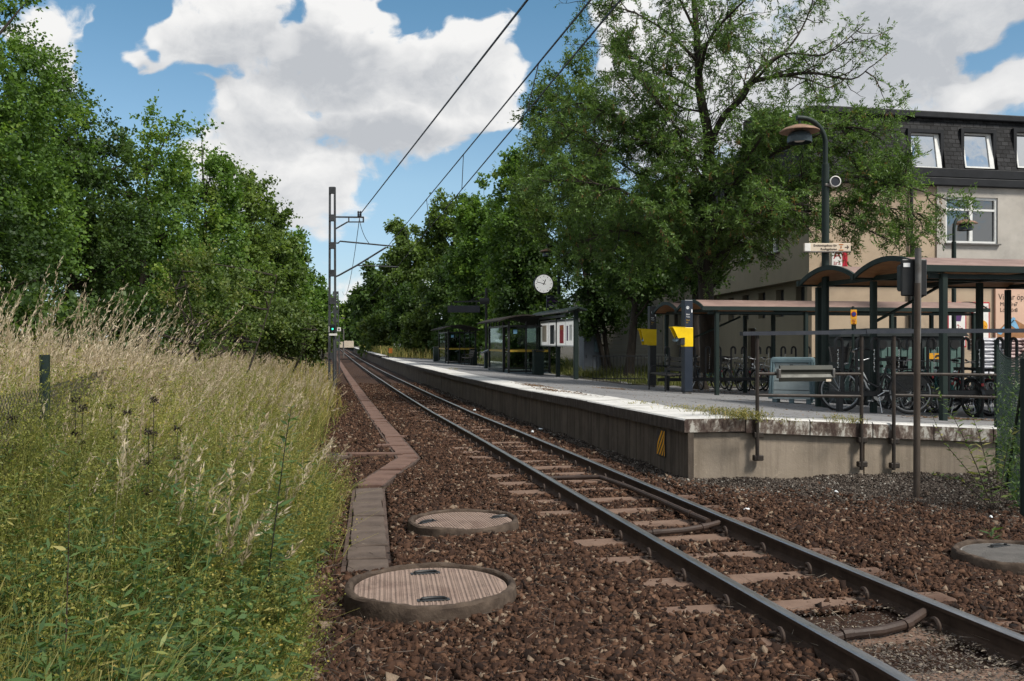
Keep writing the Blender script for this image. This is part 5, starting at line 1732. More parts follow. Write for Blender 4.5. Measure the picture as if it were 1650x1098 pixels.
# more windows farther right, outside the picture
wins = [win1, (win1[0] + 4.6, win1[1] + 4.6, win1[2], win1[3]), (win1[0] + 9.2, win1[1] + 9.2, win1[2], win1[3])]
kst = kx(1508)[0]
m = MB(); facade(m, (0, 0, 0), (kst, 0, 0), zl, zm, [], FN); m.build('wall', 'plaster_warm', bld, fix=False)
m = MB(); facade(m, (kst, -.06, 0), (W_, -.06, 0), zl, zm, [(a_ - kst, b_ - kst, c_, d_) for a_, b_, c_, d_ in wins], FN); m.add([(kst, 0, zl), (kst, -.06, zl), (kst, -.06, zm), (kst, 0, zm)], [(0, 1, 2, 3)]); m.build('wall', 'plaster_grey', bld, fix=False)
m = MB(); wallquad(m, (.15, .10, 0), (W_, .10, 0), -.6, zl - .02, .3, FN); m.build('wall', 'plaster_warm', bld)
m = MB(); m.bb((W_ / 2 + .05, -.02, zl - .02), (W_ + .1, .3, .12), .02); m.build('ledge', 'plaster_grey', bld)
# left side: upper storey overhangs a recessed ground floor with slit windows
def LP(u, off=0): return LD * u + LN * off
side_w = []
for (u, w) in ((2.9, 1.5), (6.2, 1.5), (9.5, 1.5), (12.8, 1.5), (16.1, 1.5), (19.4, 1.5), (22.7, 1.5)):
    side_w.append((u, u + w, win1[2] - .1, win1[3] - .1))
m = MB(); facade(m, LP(0), LP(FL), zl, zm, side_w, LN); m.build('wall', 'plaster_side', bld, fix=False)
slits = []
u = 1.6
while u < FL - 2:
    slits.append((u, u + .85, zl - 1.35, zl - .32)); u += 2.1
rec = -.45
m = MB(); facade(m, LP(0, rec), LP(FL, rec), -.6, zl, slits + [(7.0, 8.0, -.6, 2.1)], LN); m.build('wall', 'plaster_side', bld, fix=False)
m = MB(); wallquad(m, LP(0, .02), LP(FL, .02), zl - .16, zl + .06, .6, LN); m.build('ledge', 'plaster_side', bld)
m = MB(); wallquad(m, LP(1.2, rec + .03), LP(6.9, rec + .03), -.6, .35, .05, LN); wallquad(m, LP(8.1, rec + .03), LP(FL, rec + .03), -.6, .35, .05, LN); m.build('plinth', 'plaster_base', bld)
m = MB(); wallquad(m, LP(7.02, rec - .12), LP(7.98, rec - .12), -.6, 2.08, .06, LN); dr = m.build('door', 'door_brown', bld)
m = MB()
for (a_, b_, c_, d_) in slits: wallquad(m, LP(a_, rec - .2), LP(b_, rec - .2), c_, d_, .04, LN)
sw = m.build('slit_pane', 'sign_dark', bld)
def window(frame_at, u0, u1, z0, z1, d, nrm, depth, mull=1, transom=True, glass='glass_dark'):
    """casement in an opening; frame_at = origin on the wall plane, d = along the wall"""
    o = Vector(frame_at)
    def Q(u, z, dep): 
        q = o + d * u - nrm * dep
        return Vector((q.x, q.y, z))
    Mx = Matrix((d, Vector((-nrm.x, -nrm.y, 0)), Vector((0, 0, 1)))).transposed()
    def bar(m, ua, ub, za, zb_, dep, th):
        c = Q((ua + ub) / 2, (za + zb_) / 2, dep); m.box(c, (ub - ua, th, zb_ - za), M=Mx)
    m = MB(); f = .085
    bar(m, u0, u1, z0, z0 + f, depth, .09); bar(m, u0, u1, z1 - f, z1, depth, .09); bar(m, u0, u0 + f, z0 + f, z1 - f, depth, .09); bar(m, u1 - f, u1, z0 + f, z1 - f, depth, .09)
    for k in range(mull):
        c = u0 + (u1 - u0) * (k + 1) / (mull + 1)
        bar(m, c - .06, c + .06, z0 + f, z1 - f, depth - .004, .09)
    if transom:
        zz = z1 - (z1 - z0) * .27
        bar(m, u0 + f, u1 - f, zz - .035, zz + .035, depth + .004, .085)
    fr = m.build('window', 'window_white', bld)
    m = MB(); bar(m, u0 + f, u1 - f, z0 + f, z1 - f, depth + .03, .012); m.build('pane', glass, fr)
    m = MB(); bar(m, u0 - .05, u1 + .05, z0 - .05, z0 + .0, depth - .13, .16); m.build('sill', 'galv', fr)
    return fr
for (a_, b_, c_, d_) in wins:
    window(Vector((0, -.06, 0)), a_, b_, c_, d_, Vector((1, 0, 0)), FN, .10)
    for (ua, ub) in ((a_ + .12, a_ + .38), (b_ - .5, b_ - .18)):
        m = MB()
        V = []
        for k in range(9): 
            x = ua + (ub - ua) * k / 8; V += [(x, .16 + .03 * (k % 2), c_ + .1), (x, .16 + .03 * (k % 2), d_ - .5)]
        m.add(V, [(2 * k, 2 * k + 2, 2 * k + 3, 2 * k + 1) for k in range(8)]); m.build('curtain', 'curtain', bld)
for (a_, b_, c_, d_) in side_w: window(LP(0), a_, b_, c_, d_, LD, LN, .10, 1, False)
# mansard storey: slate, leaning inwards
fas = MB()
IN = .32
fas.bb((W_ / 2 + .0, -.02, (zm + zf_) / 2 - .17), (W_ + .1, .42, (zf_ - zm) * .42), .02)
fas.bb((W_ / 2 + .0, .02, (zm + zf_) / 2 + .14), (W_ + .0, .38, (zf_ - zm) * .5), .02)
fas.build('fascia', 'roof_metal', bld)
m = MB(); wallquad(m, LP(-.1, .16), LP(FL, .16), zm - .02, zf_ - .01, .4, LN); m.build('fascia', 'roof_metal', bld)
mw = []
for (xa, xb) in ((1471, 1519), (1557, 1604), (1642, 1690)):
    a_, Ya = kx(xa); b_, Yb_ = kx(xb)
    mw.append((a_, b_, ZW(272, Yb_), ZW(214, Yb_)))
for k in range(3): mw.append((mw[2][0] + 2.15 * (k + 1), mw[2][1] + 2.15 * (k + 1), mw[2][2], mw[2][3]))
def slate_wall(nm, a, b, holes, nrm, lean, z0, z1):
    a, b = Vector(a), Vector(b); L_ = (b - a).length; d = (b - a) / L_
    us = sorted({0, L_, *[h[0] for h in holes], *[h[1] for h in holes]}); zs = sorted({z0, z1, *[h[2] for h in holes], *[h[3] for h in holes]})
    V = []; Fs = []; UV = []
    for i in range(len(us) - 1):
        for j in range(len(zs) - 1):
            cu, cz_ = (us[i] + us[i + 1]) / 2, (zs[j] + zs[j + 1]) / 2
            if any(h[0] < cu < h[1] and h[2] < cz_ < h[3] for h in holes): continue
            k = len(V)
            for (uu, zz) in ((us[i], zs[j]), (us[i + 1], zs[j]), (us[i + 1], zs[j + 1]), (us[i], zs[j + 1])):
                q = a + d * uu - nrm * lean * (zz - z0) / (z1 - z0)
                V.append((q.x, q.y, zz)); UV.append((uu, zz))
            Fs.append((k, k + 1, k + 2, k + 3))
    me = bpy.data.meshes.new(nm); me.from_pydata(V, [], Fs); me.materials.append(MATS['slate'])
    uv = me.uv_layers.new(name='UVMap')
    for l in me.loops: uv.data[l.index].uv = UV[l.vertex_index]
    o = bpy.data.objects.new(nm, me); COL.objects.link(o); o.parent = bld
    return o
hol = [(a_ - .1, b_ + .1, c_ - .06, d_ + .12) for a_, b_, c_, d_ in mw]
slate_wall('mansard', (0, -.02, 0), (W_, -.02, 0), hol, FN, IN, zf_, zt_)
slate_wall('mansard', LP(0, .02), LP(FL, .02), [], LN, IN, zf_, zt_)
for (a_, b_, c_, d_) in mw:
    m = MB()
    yb = .55
    for (ua, ub, za, zb_) in ((a_ - .12, a_, c_ - .06, d_ + .12), (b_, b_ + .12, c_ - .06, d_ + .12), (a_, b_, d_, d_ + .12)):
        m.box(((ua + ub) / 2, .30, (za + zb_) / 2), (ub - ua, .40, zb_ - za))
    m.build('dormer_lining', 'roof_metal', bld)
    # window leaning with the roof
    lean = lambda z: IN * (z - zf_) / (zt_ - zf_) - .02
    m = MB(); f = .09
    def lb(ua, ub, za, zb_, off, th):
        V = [(ua, lean(za) + off, za), (ub, lean(za) + off, za), (ub, lean(zb_) + off, zb_), (ua, lean(zb_) + off, zb_)]
        V += [(x, y + th, z) for x, y, z in V]
        m.add(V, [(0, 1, 2, 3), (7, 6, 5, 4), (0, 4, 5, 1), (1, 5, 6, 2), (2, 6, 7, 3), (3, 7, 4, 0)])
    lb(a_, b_, c_, c_ + f * .6, .05, .08); lb(a_, b_, d_ - f * .6, d_, .05, .08); lb(a_, a_ + f * .6, c_, d_, .048, .08); lb(b_ - f * 1.9, b_, c_, d_, .046, .08)
    fr = m.build('window', 'window_white', bld)
    m = MB(); lb(a_ + .04, b_ - f * 2, c_ + .04, d_ - .04, .085, .01); m.build('pane', 'glass_window', fr)
m = MB(); m.bb((W_ / 2 + .2, IN + .05, zt_ + .0), (W_ - .3, .5, .22), .03); m.build('roof_edge', 'roof_metal', bld)
m = MB(); a_ = LP(.3, -IN); b_ = LP(FL, -IN); beam(m, Vector((a_.x, a_.y, zt_ + .0)), Vector((b_.x, b_.y, zt_ + .0)), .5, .215); m.build('roof_edge', 'roof_metal', bld)
m = MB(); V = [(LP(.3, -IN).x, LP(.3, -IN).y, zt_ + .05), (W_ - .3, IN, zt_ + .05), (W_, 30, zt_ + .05), (LP(FL, -IN).x, LP(FL, -IN).y, zt_ + .05)]; m.add(V, [(0, 1, 2, 3)]); m.build('roof', 'roof_metal', bld)
m = MB(); m.bb((LP(5.0, -.2).x, LP(5.0, -.2).y, zt_ + .2), (1.3, 1.6, 1.3), .04, -.13); m.build('chimney', 'roof_metal', bld)
kd, Yd = kx(1466)
m = MB(); m.tube([(kd, -.10, zm), (kd, -.10, zl + .1), (kd + .02, .02, zl - .25), (kd + .02, .0, -.4)], .055, 10); m.build('downpipe', 'black_steel', bld, True)
# things on the ground-floor wall: shop sign, posters, opening hours
kS, YS = kx(1346); 
sh = empty('shop_sign', (BX + kS - .05, BY - .25, ZW(418, YS) + bz), 'white and red shop sign with a dark red A standing out from the beige wall', 'sign', -PHI * .5)
u = YS / F
m = MB(); m.bb((0, 0, 0), (26 * u, .22, 27 * u), .02); m.build('case', 'sign_white', sh)
m = MB(); m.bb((9 * u, -.0, 0), (9 * u, .235, 27.4 * u), .01); m.build('red_panel', 'sign_red', sh)
lettering('A', .42, 'ink_red', sh, (-3.5 * u, -.114, 5 * u), align='CENTER')
lettering('ära', .20, 'ink_red', sh, (-4.0 * u, -.114, -7.5 * u), align='CENTER')
def poster(x0, x1, y0, y1, label, frame, face, price, sub):
    a_, Ya = kx(x0); b_, Yb_ = kx(x1); u = Yb_ / F
    w = b_ - a_; h = (y1 - y0) * u
    root = empty('poster', (BX + (a_ + b_) / 2, BY + .04, ZW((y0 + y1) / 2, Yb_) + bz), label, 'poster', 0, 'shop posters')
    m = MB(); m.bb((0, 0, 0), (w, .06, h), .008); m.build('frame', frame, root)
    m = MB(); m.box((0, -.034, 0), (w - .10, .008, h - .10)); m.build('sheet', face, root)
    lettering(sub, .13, 'ink_red', root, (0, -.039, h * .38), align='CENTER', sx=.8)
    return root, w, h
pz, w, h = poster(1527, 1557.5, 487, 560, 'red-framed shop poster with a dark basket and the price 32', 'sign_red', 'sign_white', '32:-', 'JORDGUBBAR')
m = MB(); m.prism([(-.14, .14), (.16, .14), (.12, -.06), (-.10, -.06)], -.044, -.039, 'XZ', c=(.02, 0, .18)); m.build('picture', 'sign_purple', pz)
lettering('32:-', .27, 'ink_red', pz, (.05, -.042, -.10), align='CENTER', sx=.8)
pz, w, h = poster(1567, 1595, 487, 560, 'shop poster with a grey pot and the price 25 on a yellow disc', 'sign_red', 'sign_white', '25:-', 'VÄLTRÄNS')
m = MB(); m.lathe([(.20, -.039), (.0001, -.043)], 20, (.06, 0, -.05), 'Y', False, False); m.build('disc', 'sign_yellow', pz)
lettering('25:-', .22, 'ink_red', pz, (.06, -.047, -.05), align='CENTER', sx=.8)
m = MB(); m.lathe([(.12, -.12), (.16, .05), (.14, .10)], 16, (-.08, -.04, .28)); m.v = [(x, -.04 + (y + .04) * .02, z) for x, y, z in m.v]; m.build('picture', 'cabinet_grey', pz)
a_, Ya = kx(1604); b_, Yb_ = kx(1735); u = Ya / F
oh = empty('opening_hours_sign', (BX + a_, BY + .03, ZW(526, Ya) + bz), 'big pinkish opening-hours sign on the shop wall at the right edge', 'sign')
m = MB(); m.bb(((b_ - a_) / 2, 0, .45), (b_ - a_, .07, 2.35), .01); m.build('panel', 'sign_pink', oh)
lettering('Vi har öppet', .30, 'ink_dark', oh, (5 * u, -.04, (526 - 479) * u), sx=.9)
lettering('Mån-fre', .20, 'ink_dark', oh, (8 * u, -.04, (526 - 490.5) * u)); lettering('7', .20, 'ink_dark', oh, (36 * u, -.04, (526 - 490.5) * u))
lettering('Lör-sön', .20, 'ink_dark', oh, (8 * u, -.04, (526 - 500) * u)); lettering('8', .20, 'ink_dark', oh, (36 * u, -.04, (526 - 500) * u))
m = MB(); m.add([(.05, -.04, -.20), (.6, -.041, .32), (1.2, -.041, .02), (1.6, -.04, -.1), (1.4, -.04, -.5), (.1, -.04, -.5)], [(0, 1, 2, 3, 4, 5)]); m.build('picture', 'roof_under', oh)
m = MB()
for k in range(2): m.add([(.06 + k * .5, -.044, -.24 + .3 * k), (.70, -.044, .33 - .1 * k), (.80, -.044, .26 - .1 * k), (.20 + k * .8, -.044, -.30 + .1 * k)], [(0, 1, 2, 3)])
m.build('picture', 'sticker_blue', oh)
# sacks of soil stacked in front of the wall
def sack_proto(mat, lab, grp):
    rg_ = np.random.default_rng(8)
    m = MB(); nu, nv = 14, 8
    V = []
    for j in range(nv + 1):
        v_ = -1 + 2 * j / nv
        for i in range(nu + 1):
            u_ = -1 + 2 * i / nu
            e = max(0, (1 - abs(u_) ** 4) * (1 - abs(v_) ** 3)) ** .5
            V.append((u_ * .30, v_ * .22, .062 * e + .006 * rg_.normal() * e))
    n1 = len(V)
    V += [(x, y, -z) for x, y, z in V]
    q = lambda i, j: j * (nu + 1) + i
    fs = [(q(i, j), q(i + 1, j), q(i + 1, j + 1), q(i, j + 1)) for j in range(nv) for i in range(nu)]
    fs += [tuple(n1 + k for k in f[::-1]) for f in fs]
    m.add(V, fs)
    o = m.build('sack', mat, None, True)
    return tag(o, lab, 'sack', grp)
sa = sack_proto('sack_white', 'shiny white plastic sack in the tall stack below the posters', 'white sacks in the stack below the posters')
sb_ = sack_proto('sack_pink', 'pinkish plastic sack in the stack at the right edge below the opening-hours sign', 'pinkish sacks in the right-hand stack')
for proto, px in ((sa, 1590), (sb_, 1634)):
    q = at(px, 552, 29.4); q.z = float(zp(q.x, q.y)) + .16
    pal = MB()
    for k in range(5): pal.box((0, -.4 + k * .2, .11), (1.2, .14, .022))
    for x in (-.55, 0, .55): pal.box((x, 0, .05), (.10, .9, .098))
    po = pal.build('pallet', 'bench_wood', None, False, (q.x, q.y, q.z - .16))
    tag(po, 'wooden pallet under the white sacks' if proto is sa else 'wooden pallet under the pinkish sacks at the right edge', 'pallet', 'pallets')
    k = 0
    for l in range(14):
        for x in (-.30, .30):
            o = proto if (l == 0 and x < 0) else proto.copy()
            if o is not proto: COL.objects.link(o)
            o.location = (q.x + x + random.uniform(-.02, .02), q.y - .2 + random.uniform(-.03, .03), q.z + .055 + l * .105)
            o.rotation_euler = (random.uniform(-.03, .03), random.uniform(-.03, .03), random.uniform(-.06, .06) + (PI if l % 2 else 0))

# ================================================================ MASTS AND WIRES
def mast(px, Y, ytop, label, arms=True, sc=1.0):
    b = at(px, HZ, Y); b.z = float(zg(b.x, b.y)) - .1
    root = empty('overhead_line_mast', b, label, 'line mast', -PHI, 'overhead line masts')
    H = ZC + (HZ - ytop) / F * Y - b.z
    w = 10 * Y / F * .5
    m = MB()
    for x in (-w, w):
        k = .78
        m.add([(x - .045, -.06, 0), (x + .045, -.06, 0), (x + .045, .06, 0), (x - .045, .06, 0), (x * k - .04, -.055, H), (x * k + .04, -.055, H), (x * k + .04, .055, H), (x * k - .04, .055, H)], [(3, 2, 1, 0), (4, 5, 6, 7)] + [(i, (i + 1) % 4, (i + 1) % 4 + 4, i + 4) for i in range(4)])
    m.build('channel_leg', 'mast_steel', root)
    n = 7
    for k in range(n):
        z = H - .14 - k * (H - 1.0) / (n - .5)
        m = MB(); m.bb((0, -.07, z), (w * 2 * .86, .03, .30), .004); m.bb((0, .07, z), (w * 2 * .86, .03, .30), .004); m.build('tie_plate', 'mast_steel', root)
    if not arms: return root
    u = Y / F
    Z = lambda py: ZC + (HZ - py) * u - b.z
    X = lambda x_: (x_ - px) * u
    m = MB()
    beam(m, (X(541), 0, Z(350)), (X(586), 0, Z(350.5)), .06, .07); beam(m, (X(541), 0, Z(369)), (X(560), 0, Z(358)), .05, .06); beam(m, (X(560), 0, Z(358)), (X(586), 0, Z(358)), .06, .05)
    beam(m, (X(585.5), 0, Z(349.5)), (X(585.5), 0, Z(359)), .06, .06); beam(m, (X(562), 0, Z(350)), (X(562), 0, Z(358)), .05, .05)
    m.build('feeder_bracket', 'mast_steel', root)
    m = MB()
    for x in (577.5, 581): m.lathe([(.03, 0), (.06, .04), (.03, .08), (.06, .12), (.03, .16), (.06, .20), (.025, .26)], 10, (X(x), 0, Z(349.5)))
    m.build('insulator', 'sign_dark', root, True)
    m = MB(); m.tube([(X(542), 0, Z(392)), (X(545), 0, Z(392)), (X(548), 0, Z(389)), (X(575), 0, Z(391.5)), (X(632), 0, Z(397))], .035, 8); m.build('top_tube', 'mast_steel', root, True)
    m = MB(); m.tube([(X(541), 0, Z(446)), (X(546), 0, Z(444)), (X(575), 0, Z(428)), (X(622), 0, Z(399))], .04, 8); m.build('strut_tube', 'mast_steel', root, True)
    m = MB(); m.tube([(X(574), 0, Z(428)), (X(606), 0, Z(429)), (X(642), 0, Z(430.5))], .028, 8); m.build('steady_arm', 'mast_steel', root, True)
    m = MB()
    pts = []
    for k in range(9):
        q = k / 8; pts.append((X(579 + 16 * q ** 1.3), 0, Z(352 + 41 * q) - .12 * math.sin(PI * q)))
    m.tube(pts, .014, 5)
    m.build('jumper', 'wire', root, True)
    return root
YM = 42.0
mast(535.5, YM, 302, 'tall dark two-legged mast with bracket arms at the left of the track')
mt2 = mast(541, 100, 470, 'second mast of the overhead line, far down the track', False)
q = at(553.5, HZ, 120); q.z = float(zg(q.x, q.y))
gpole = empty('pole', q, 'thin grey pole far away beside the track end', 'pole')
m = MB(); m.cyl((0, 0, 0), (0, 0, ZC + (HZ - 512) / F * 120 - q.z), .10, .08, 10); m.bb((-.1, 0, ZC + (HZ - 513) / F * 120 - q.z), (.5, .12, .12), .02); m.build('shaft', 'galv', gpole, True)
# overhead wires
def wire(name, pts, r, label, drops=None):
    P = [Vector(p) for p in pts]
    root = empty(name, P[0], label, 'overhead wire')
    m = MB(); m.tube([p - P[0] for p in P], r, 5); m.build('wire_strand', 'wire', root, True)
    if drops:
        m = MB()
        for a_, b_ in drops: m.cyl(Vector(a_) - P[0], Vector(b_) - P[0], .009, n=5)
        m.build('dropper', 'wire', root)
    return root
def span(a, b, sag, n=24):
    a, b = Vector(a), Vector(b)
    return [a.lerp(b, k / n) - Vector((0, 0, 4 * sag * (k / n) * (1 - k / n))) for k in range(n + 1)]
fa = at(580, 346, YM); fb = at(850, 0, 16.3); dirv = (fb - fa); fend = fb + dirv * .75
wire('feeder_wire', span(fa, fend, .0), .022, 'single overhead feeder wire, uppermost, running to the bracket on the mast')
ca = at(640, 430, YM); cb_ = at(1000, 0, 9.55); cend = cb_ + (cb_ - ca) * .45
ma = at(626, 396, YM); mb_ = at(952, 0, 11.5); mend = mb_ + (mb_ - ma) * .45
cw = span(ca, cend, 0); mw_ = span(ma, mend, 0)
wire('contact_wire', cw, .012, 'lower overhead wire of the pair above the track')
def near_pt(pts, s):
    for a_, b_ in zip(pts[:-1], pts[1:]):
        if (a_.y - s) * (b_.y - s) <= 0: return a_.lerp(b_, (s - a_.y) / (b_.y - a_.y + 1e-9))
drops = []
for s_ in (13.8, 21, 28, 35):
    a_, b_ = near_pt(mw_, s_), near_pt(cw, s_)
    if a_ and b_: drops.append((a_, b_))
wire('carrier_wire', mw_, .014, 'upper overhead wire of the pair, carrying droppers to the wire below', drops)
far1 = at(552, 470, 100)
wire('feeder_wire_far', span(fa, far1, 1.6), .016, 'overhead wire sagging from the mast bracket to the next mast').name = 'feeder_wire'
wire('contact_wire', span(ca, at(566, 515, 100), .0), .010, 'overhead wire pair continuing beyond the mast above the far track')
# signal lamp by the mast
q = at(537.5, HZ, 39.5); u = 39.5 / F; q.z = float(zg(q.x, q.y))
ls = empty('light_signal', q, 'small railway light signal showing green, in front of the tall mast', 'signal', -PHI)
Zs = lambda py: ZC + (HZ - py) * u - q.z
m = MB(); m.cyl((0, .1, 0), (0, .1, Zs(530)), .05, n=8); m.build('post', 'mast_steel', ls)
m = MB(); m.bb((-.03, 0, Zs(530)), (9 * u, .12, 13 * u), .02); m.build('backboard', 'black_steel', ls)
m = MB(); m.lathe([(.042, 0), (.0001, -.02)], 14, (-.03, -.065, Zs(530.5)), 'Y', False, False); m.build('lamp', 'signal_green', ls)
m = MB(); m.bb((-.02, -.01, Zs(539.5)), (13 * u, .05, 3.5 * u), .006); m.bb((-7.0 * u, 0, Zs(531)), (1.6 * u, .03, 9 * u), .004); m.build('sign_plate', 'sign_white', ls)
q = at(546.5, HZ, 60); u = 60 / F; q.z = float(zg(q.x, q.y))
s9 = empty('track_sign', q, 'small white track sign beyond the mast', 'sign', -PHI)
m = MB(); m.cyl((0, 0, 0), (0, 0, ZC + (HZ - 527) * u - q.z), .04, n=8); m.build('post', 'mast_steel', s9)
m = MB(); m.bb((0, -.05, ZC + (HZ - 531) * u - q.z), (6 * u, .02, 6 * u), .004); m.build('plate', 'sign_white', s9)
m = MB(); m.bb((0, -.065, ZC + (HZ - 531) * u - q.z), (2.4 * u, .008, 3 * u), .002); m.build('emblem', 'sign_dark', s9)

# ================================================================ FENCES
def chainlink(m, a, b, z0, z1, pitch=.055, r=.0022, sag=None):
    """woven wire mesh as two families of thin zigzag wires between a and b"""
    a, b = Vector(a), Vector(b); L_ = (b - a).length; d = (b - a) / L_; nn = Vector((-d.y, d.x, 0))
    n = int(L_ / pitch)
    for k in range(n + 1):
        for sgn in (1, -1):
            # diagonal wires: start along the bottom and side
            pass
    H = z1 - z0
    st = pitch
    kmin = -int(H / st) - 1
    for sgn in (1, -1):
        for k in range(kmin, n + int(H / st) + 2):
            u0 = k * st
            if sgn > 0: p = [(u0, 0), (u0 + H, H)]
            else: p = [(u0, 0), (u0 - H, H)]
            (ua, za), (ub, zb_) = p
            # clip in u
            def clipu(u_): 
                return 0 if u_ < 0 else (L_ if u_ > L_ else u_)
            if max(ua, ub) < 0 or min(ua, ub) > L_: continue
            ca_, cb2 = clipu(ua), clipu(ub)
            za2 = za + (ca_ - ua) * sgn; zb2_ = zb_ - (ub - cb2) * sgn
            if zb2_ - za2 < .02: continue
            f = (lambda u_, z: -(sag(u_ / L_) if sag else 0) * (z / H))
            nseg = 3
            P = []
            for i in range(nseg + 1):
                q_ = i / nseg; u_ = ca_ + (cb2 - ca_) * q_; z_ = za2 + (zb2_ - za2) * q_
                w_ = a + d * u_ + nn * .003 * sgn
                P.append((w_.x, w_.y, a.z + z0 + z_ + f(u_, z_)))
            m.tube(P, r, 3, False)
# right: green fence from the platform end towards the camera
f0 = at(1606, 770, 12.7); f0.z = float(zg(f0.x, f0.y)); f1 = at(1651, 870, 9.2); f1.z = float(zg(f1.x, f1.y))
gf = empty('wire_fence', f0, 'green chain-link fence between two green posts at the right edge', 'fence')
for q, ytop, Yq_ in ((f0, 548, 12.7), (f1, 578, 9.2)):
    m = MB(); zt2 = ZC + (HZ - ytop) / F * Yq_
    c_ = q - f0
    m.cyl((c_.x, c_.y, c_.z - .1), (c_.x, c_.y, zt2 - f0.z), .033 if q is f0 else .04, n=10); m.build('post', 'green_steel', gf, True)
m = MB(); sg_ = lambda u_: .13 * math.sin(PI * min(1, u_)) ** .8 + .05 * u_
chainlink(m, (0, 0, 0), (f1.x - f0.x, f1.y - f0.y, 0), .05, 1.72, .062, .0017, sg_)
m.build('mesh', 'netting', gf, False, fix=False)
m = MB(); n = 16; d_ = f1 - f0
m.tube([(d_.x * k / n, d_.y * k / n, 1.72 - sg_(k / n)) for k in range(n + 1)], .005, 5); m.tube([(d_.x * k / n, d_.y * k / n, .9 - sg_(k / n) * .5) for k in range(n + 1)], .003, 5)
m.build('tension_wire', 'netting', gf, True)
m = MB(); m.tube([(d_.x * .45, d_.y * .45 , .0), (d_.x * .97, d_.y * .97, 1.35)], .026, 8); m.build('brace', 'green_steel', gf, True)
# left: wire fence lost in the grass
a_ = at(-60, 590, 4.6); b1 = at(72, 590, 6.1); b2 = at(218, 570, 15.0); b3 = at(330, 560, 30)
P_ = [a_, b1, b2, b3]
for q in P_: q.z = float(zg(q.x, q.y))
lf = empty('wire_fence', b1, 'old chain-link fence with dark green posts sunk in the tall grass at left', 'fence')
for q, h, r in ((P_[0], 1.45, .03), (b1, 0, .032), (b2, 0, .035), (b3, 1.5, .035)):
    Yq_ = SP * q.x + CP * q.y
    zt2 = q.z + h if h else ZC + (HZ - (572 if q is b1 else 566)) / F * Yq_
    m = MB(); c_ = q - b1
    m.cyl((c_.x, c_.y, c_.z - .1), (c_.x, c_.y, zt2 - b1.z), r, n=10); m.build('post', 'green_steel', lf, True)
m = MB()
for A_, B_ in ((P_[0], b1), (b1, b2)):
    A2_, B2_ = A_ - b1, B_ - b1
    chainlink(m, (A2_.x, A2_.y, A2_.z), (B2_.x, B2_.y, A2_.z), .05, 1.33, .06, .002)
m.build('mesh', 'netting_grey', lf, False, fix=False)
# dark board fence beyond the grass
a_ = at(300, 560, 30); b_ = at(440, 556, 44)
wf = empty('board_fence', a_, 'low dark board fence showing between the grass tops and the trees', 'fence')
d_ = b_ - a_; L_ = math.hypot(d_.x, d_.y); m = MB()
n = int(L_ / .16)
for k in range(n):
    c_ = d_ * ((k + .5) / n)
    m.box((c_.x, c_.y, -.35 + .02 * math.sin(k * 7)), (.025, .135, 1.7), math.atan2(d_.y, d_.x) - PI / 2)
m.build('boards', 'wood_fence', wf)
# pale board fence and a grey hut at the far end of the track
q = at(556, 555, 170); u = 170 / F
ff = empty('board_fence', q, 'pale board fence closing the far end of the track', 'fence', -PHI)
m = MB()
for k in range(16): m.bb((-.9 + k * .16, 0, 0), (.13, .03, 1.2 + .03 * (k % 3)), .01)
m.build('boards', 'sign_cream', ff)
# pale boarded house behind the trees, left of the beige building
q = at(985, 590, 47); q.z = float(zverge(q.x, q.y)) if q.y < 80 else 0; u = 47 / F
ho = empty('boarded_house', q, 'pale boarded house glimpsed between the tree trunks', 'house', -PHI)
m = MB(); m.bb((.5, 2.5, 1.9), (4.2, 5, 4.2), .03)
m.build('wall', 'siding', ho)
m = MB()
for k in range(20): m.box((.5, -.012, .1 + k * .19), (4.22, .012, .012))
m.build('board_joint', 'plaster_side', ho)
m = MB(); m.prism([(-1.9, 4.0), (2.9, 4.0), (.5, 5.6)], -.3, 5.3, 'XZ'); m.build('roof', 'roof_metal', ho)
# dark iron railing between the trunks
q = at(1000, 590, 33); q.z = float(zverge(q.x, q.y))
ir = empty('iron_railing', q, 'dark iron railing between the trunks behind the grey cabinet', 'railing', -PHI)
m = MB(); beam(m, (-1.0, 0, .95), (1.6, 0, .95), .04, .04); beam(m, (-1.0, 0, .15), (1.6, 0, .15), .04, .04); m.build('rail_bar', 'black_steel', ir)
m = MB()
for k in range(22): m.cyl((-.98 + k * .122, 0, 0), (-.98 + k * .122, 0, .95), .010, n=5)
m.build('bars', 'black_steel', ir)

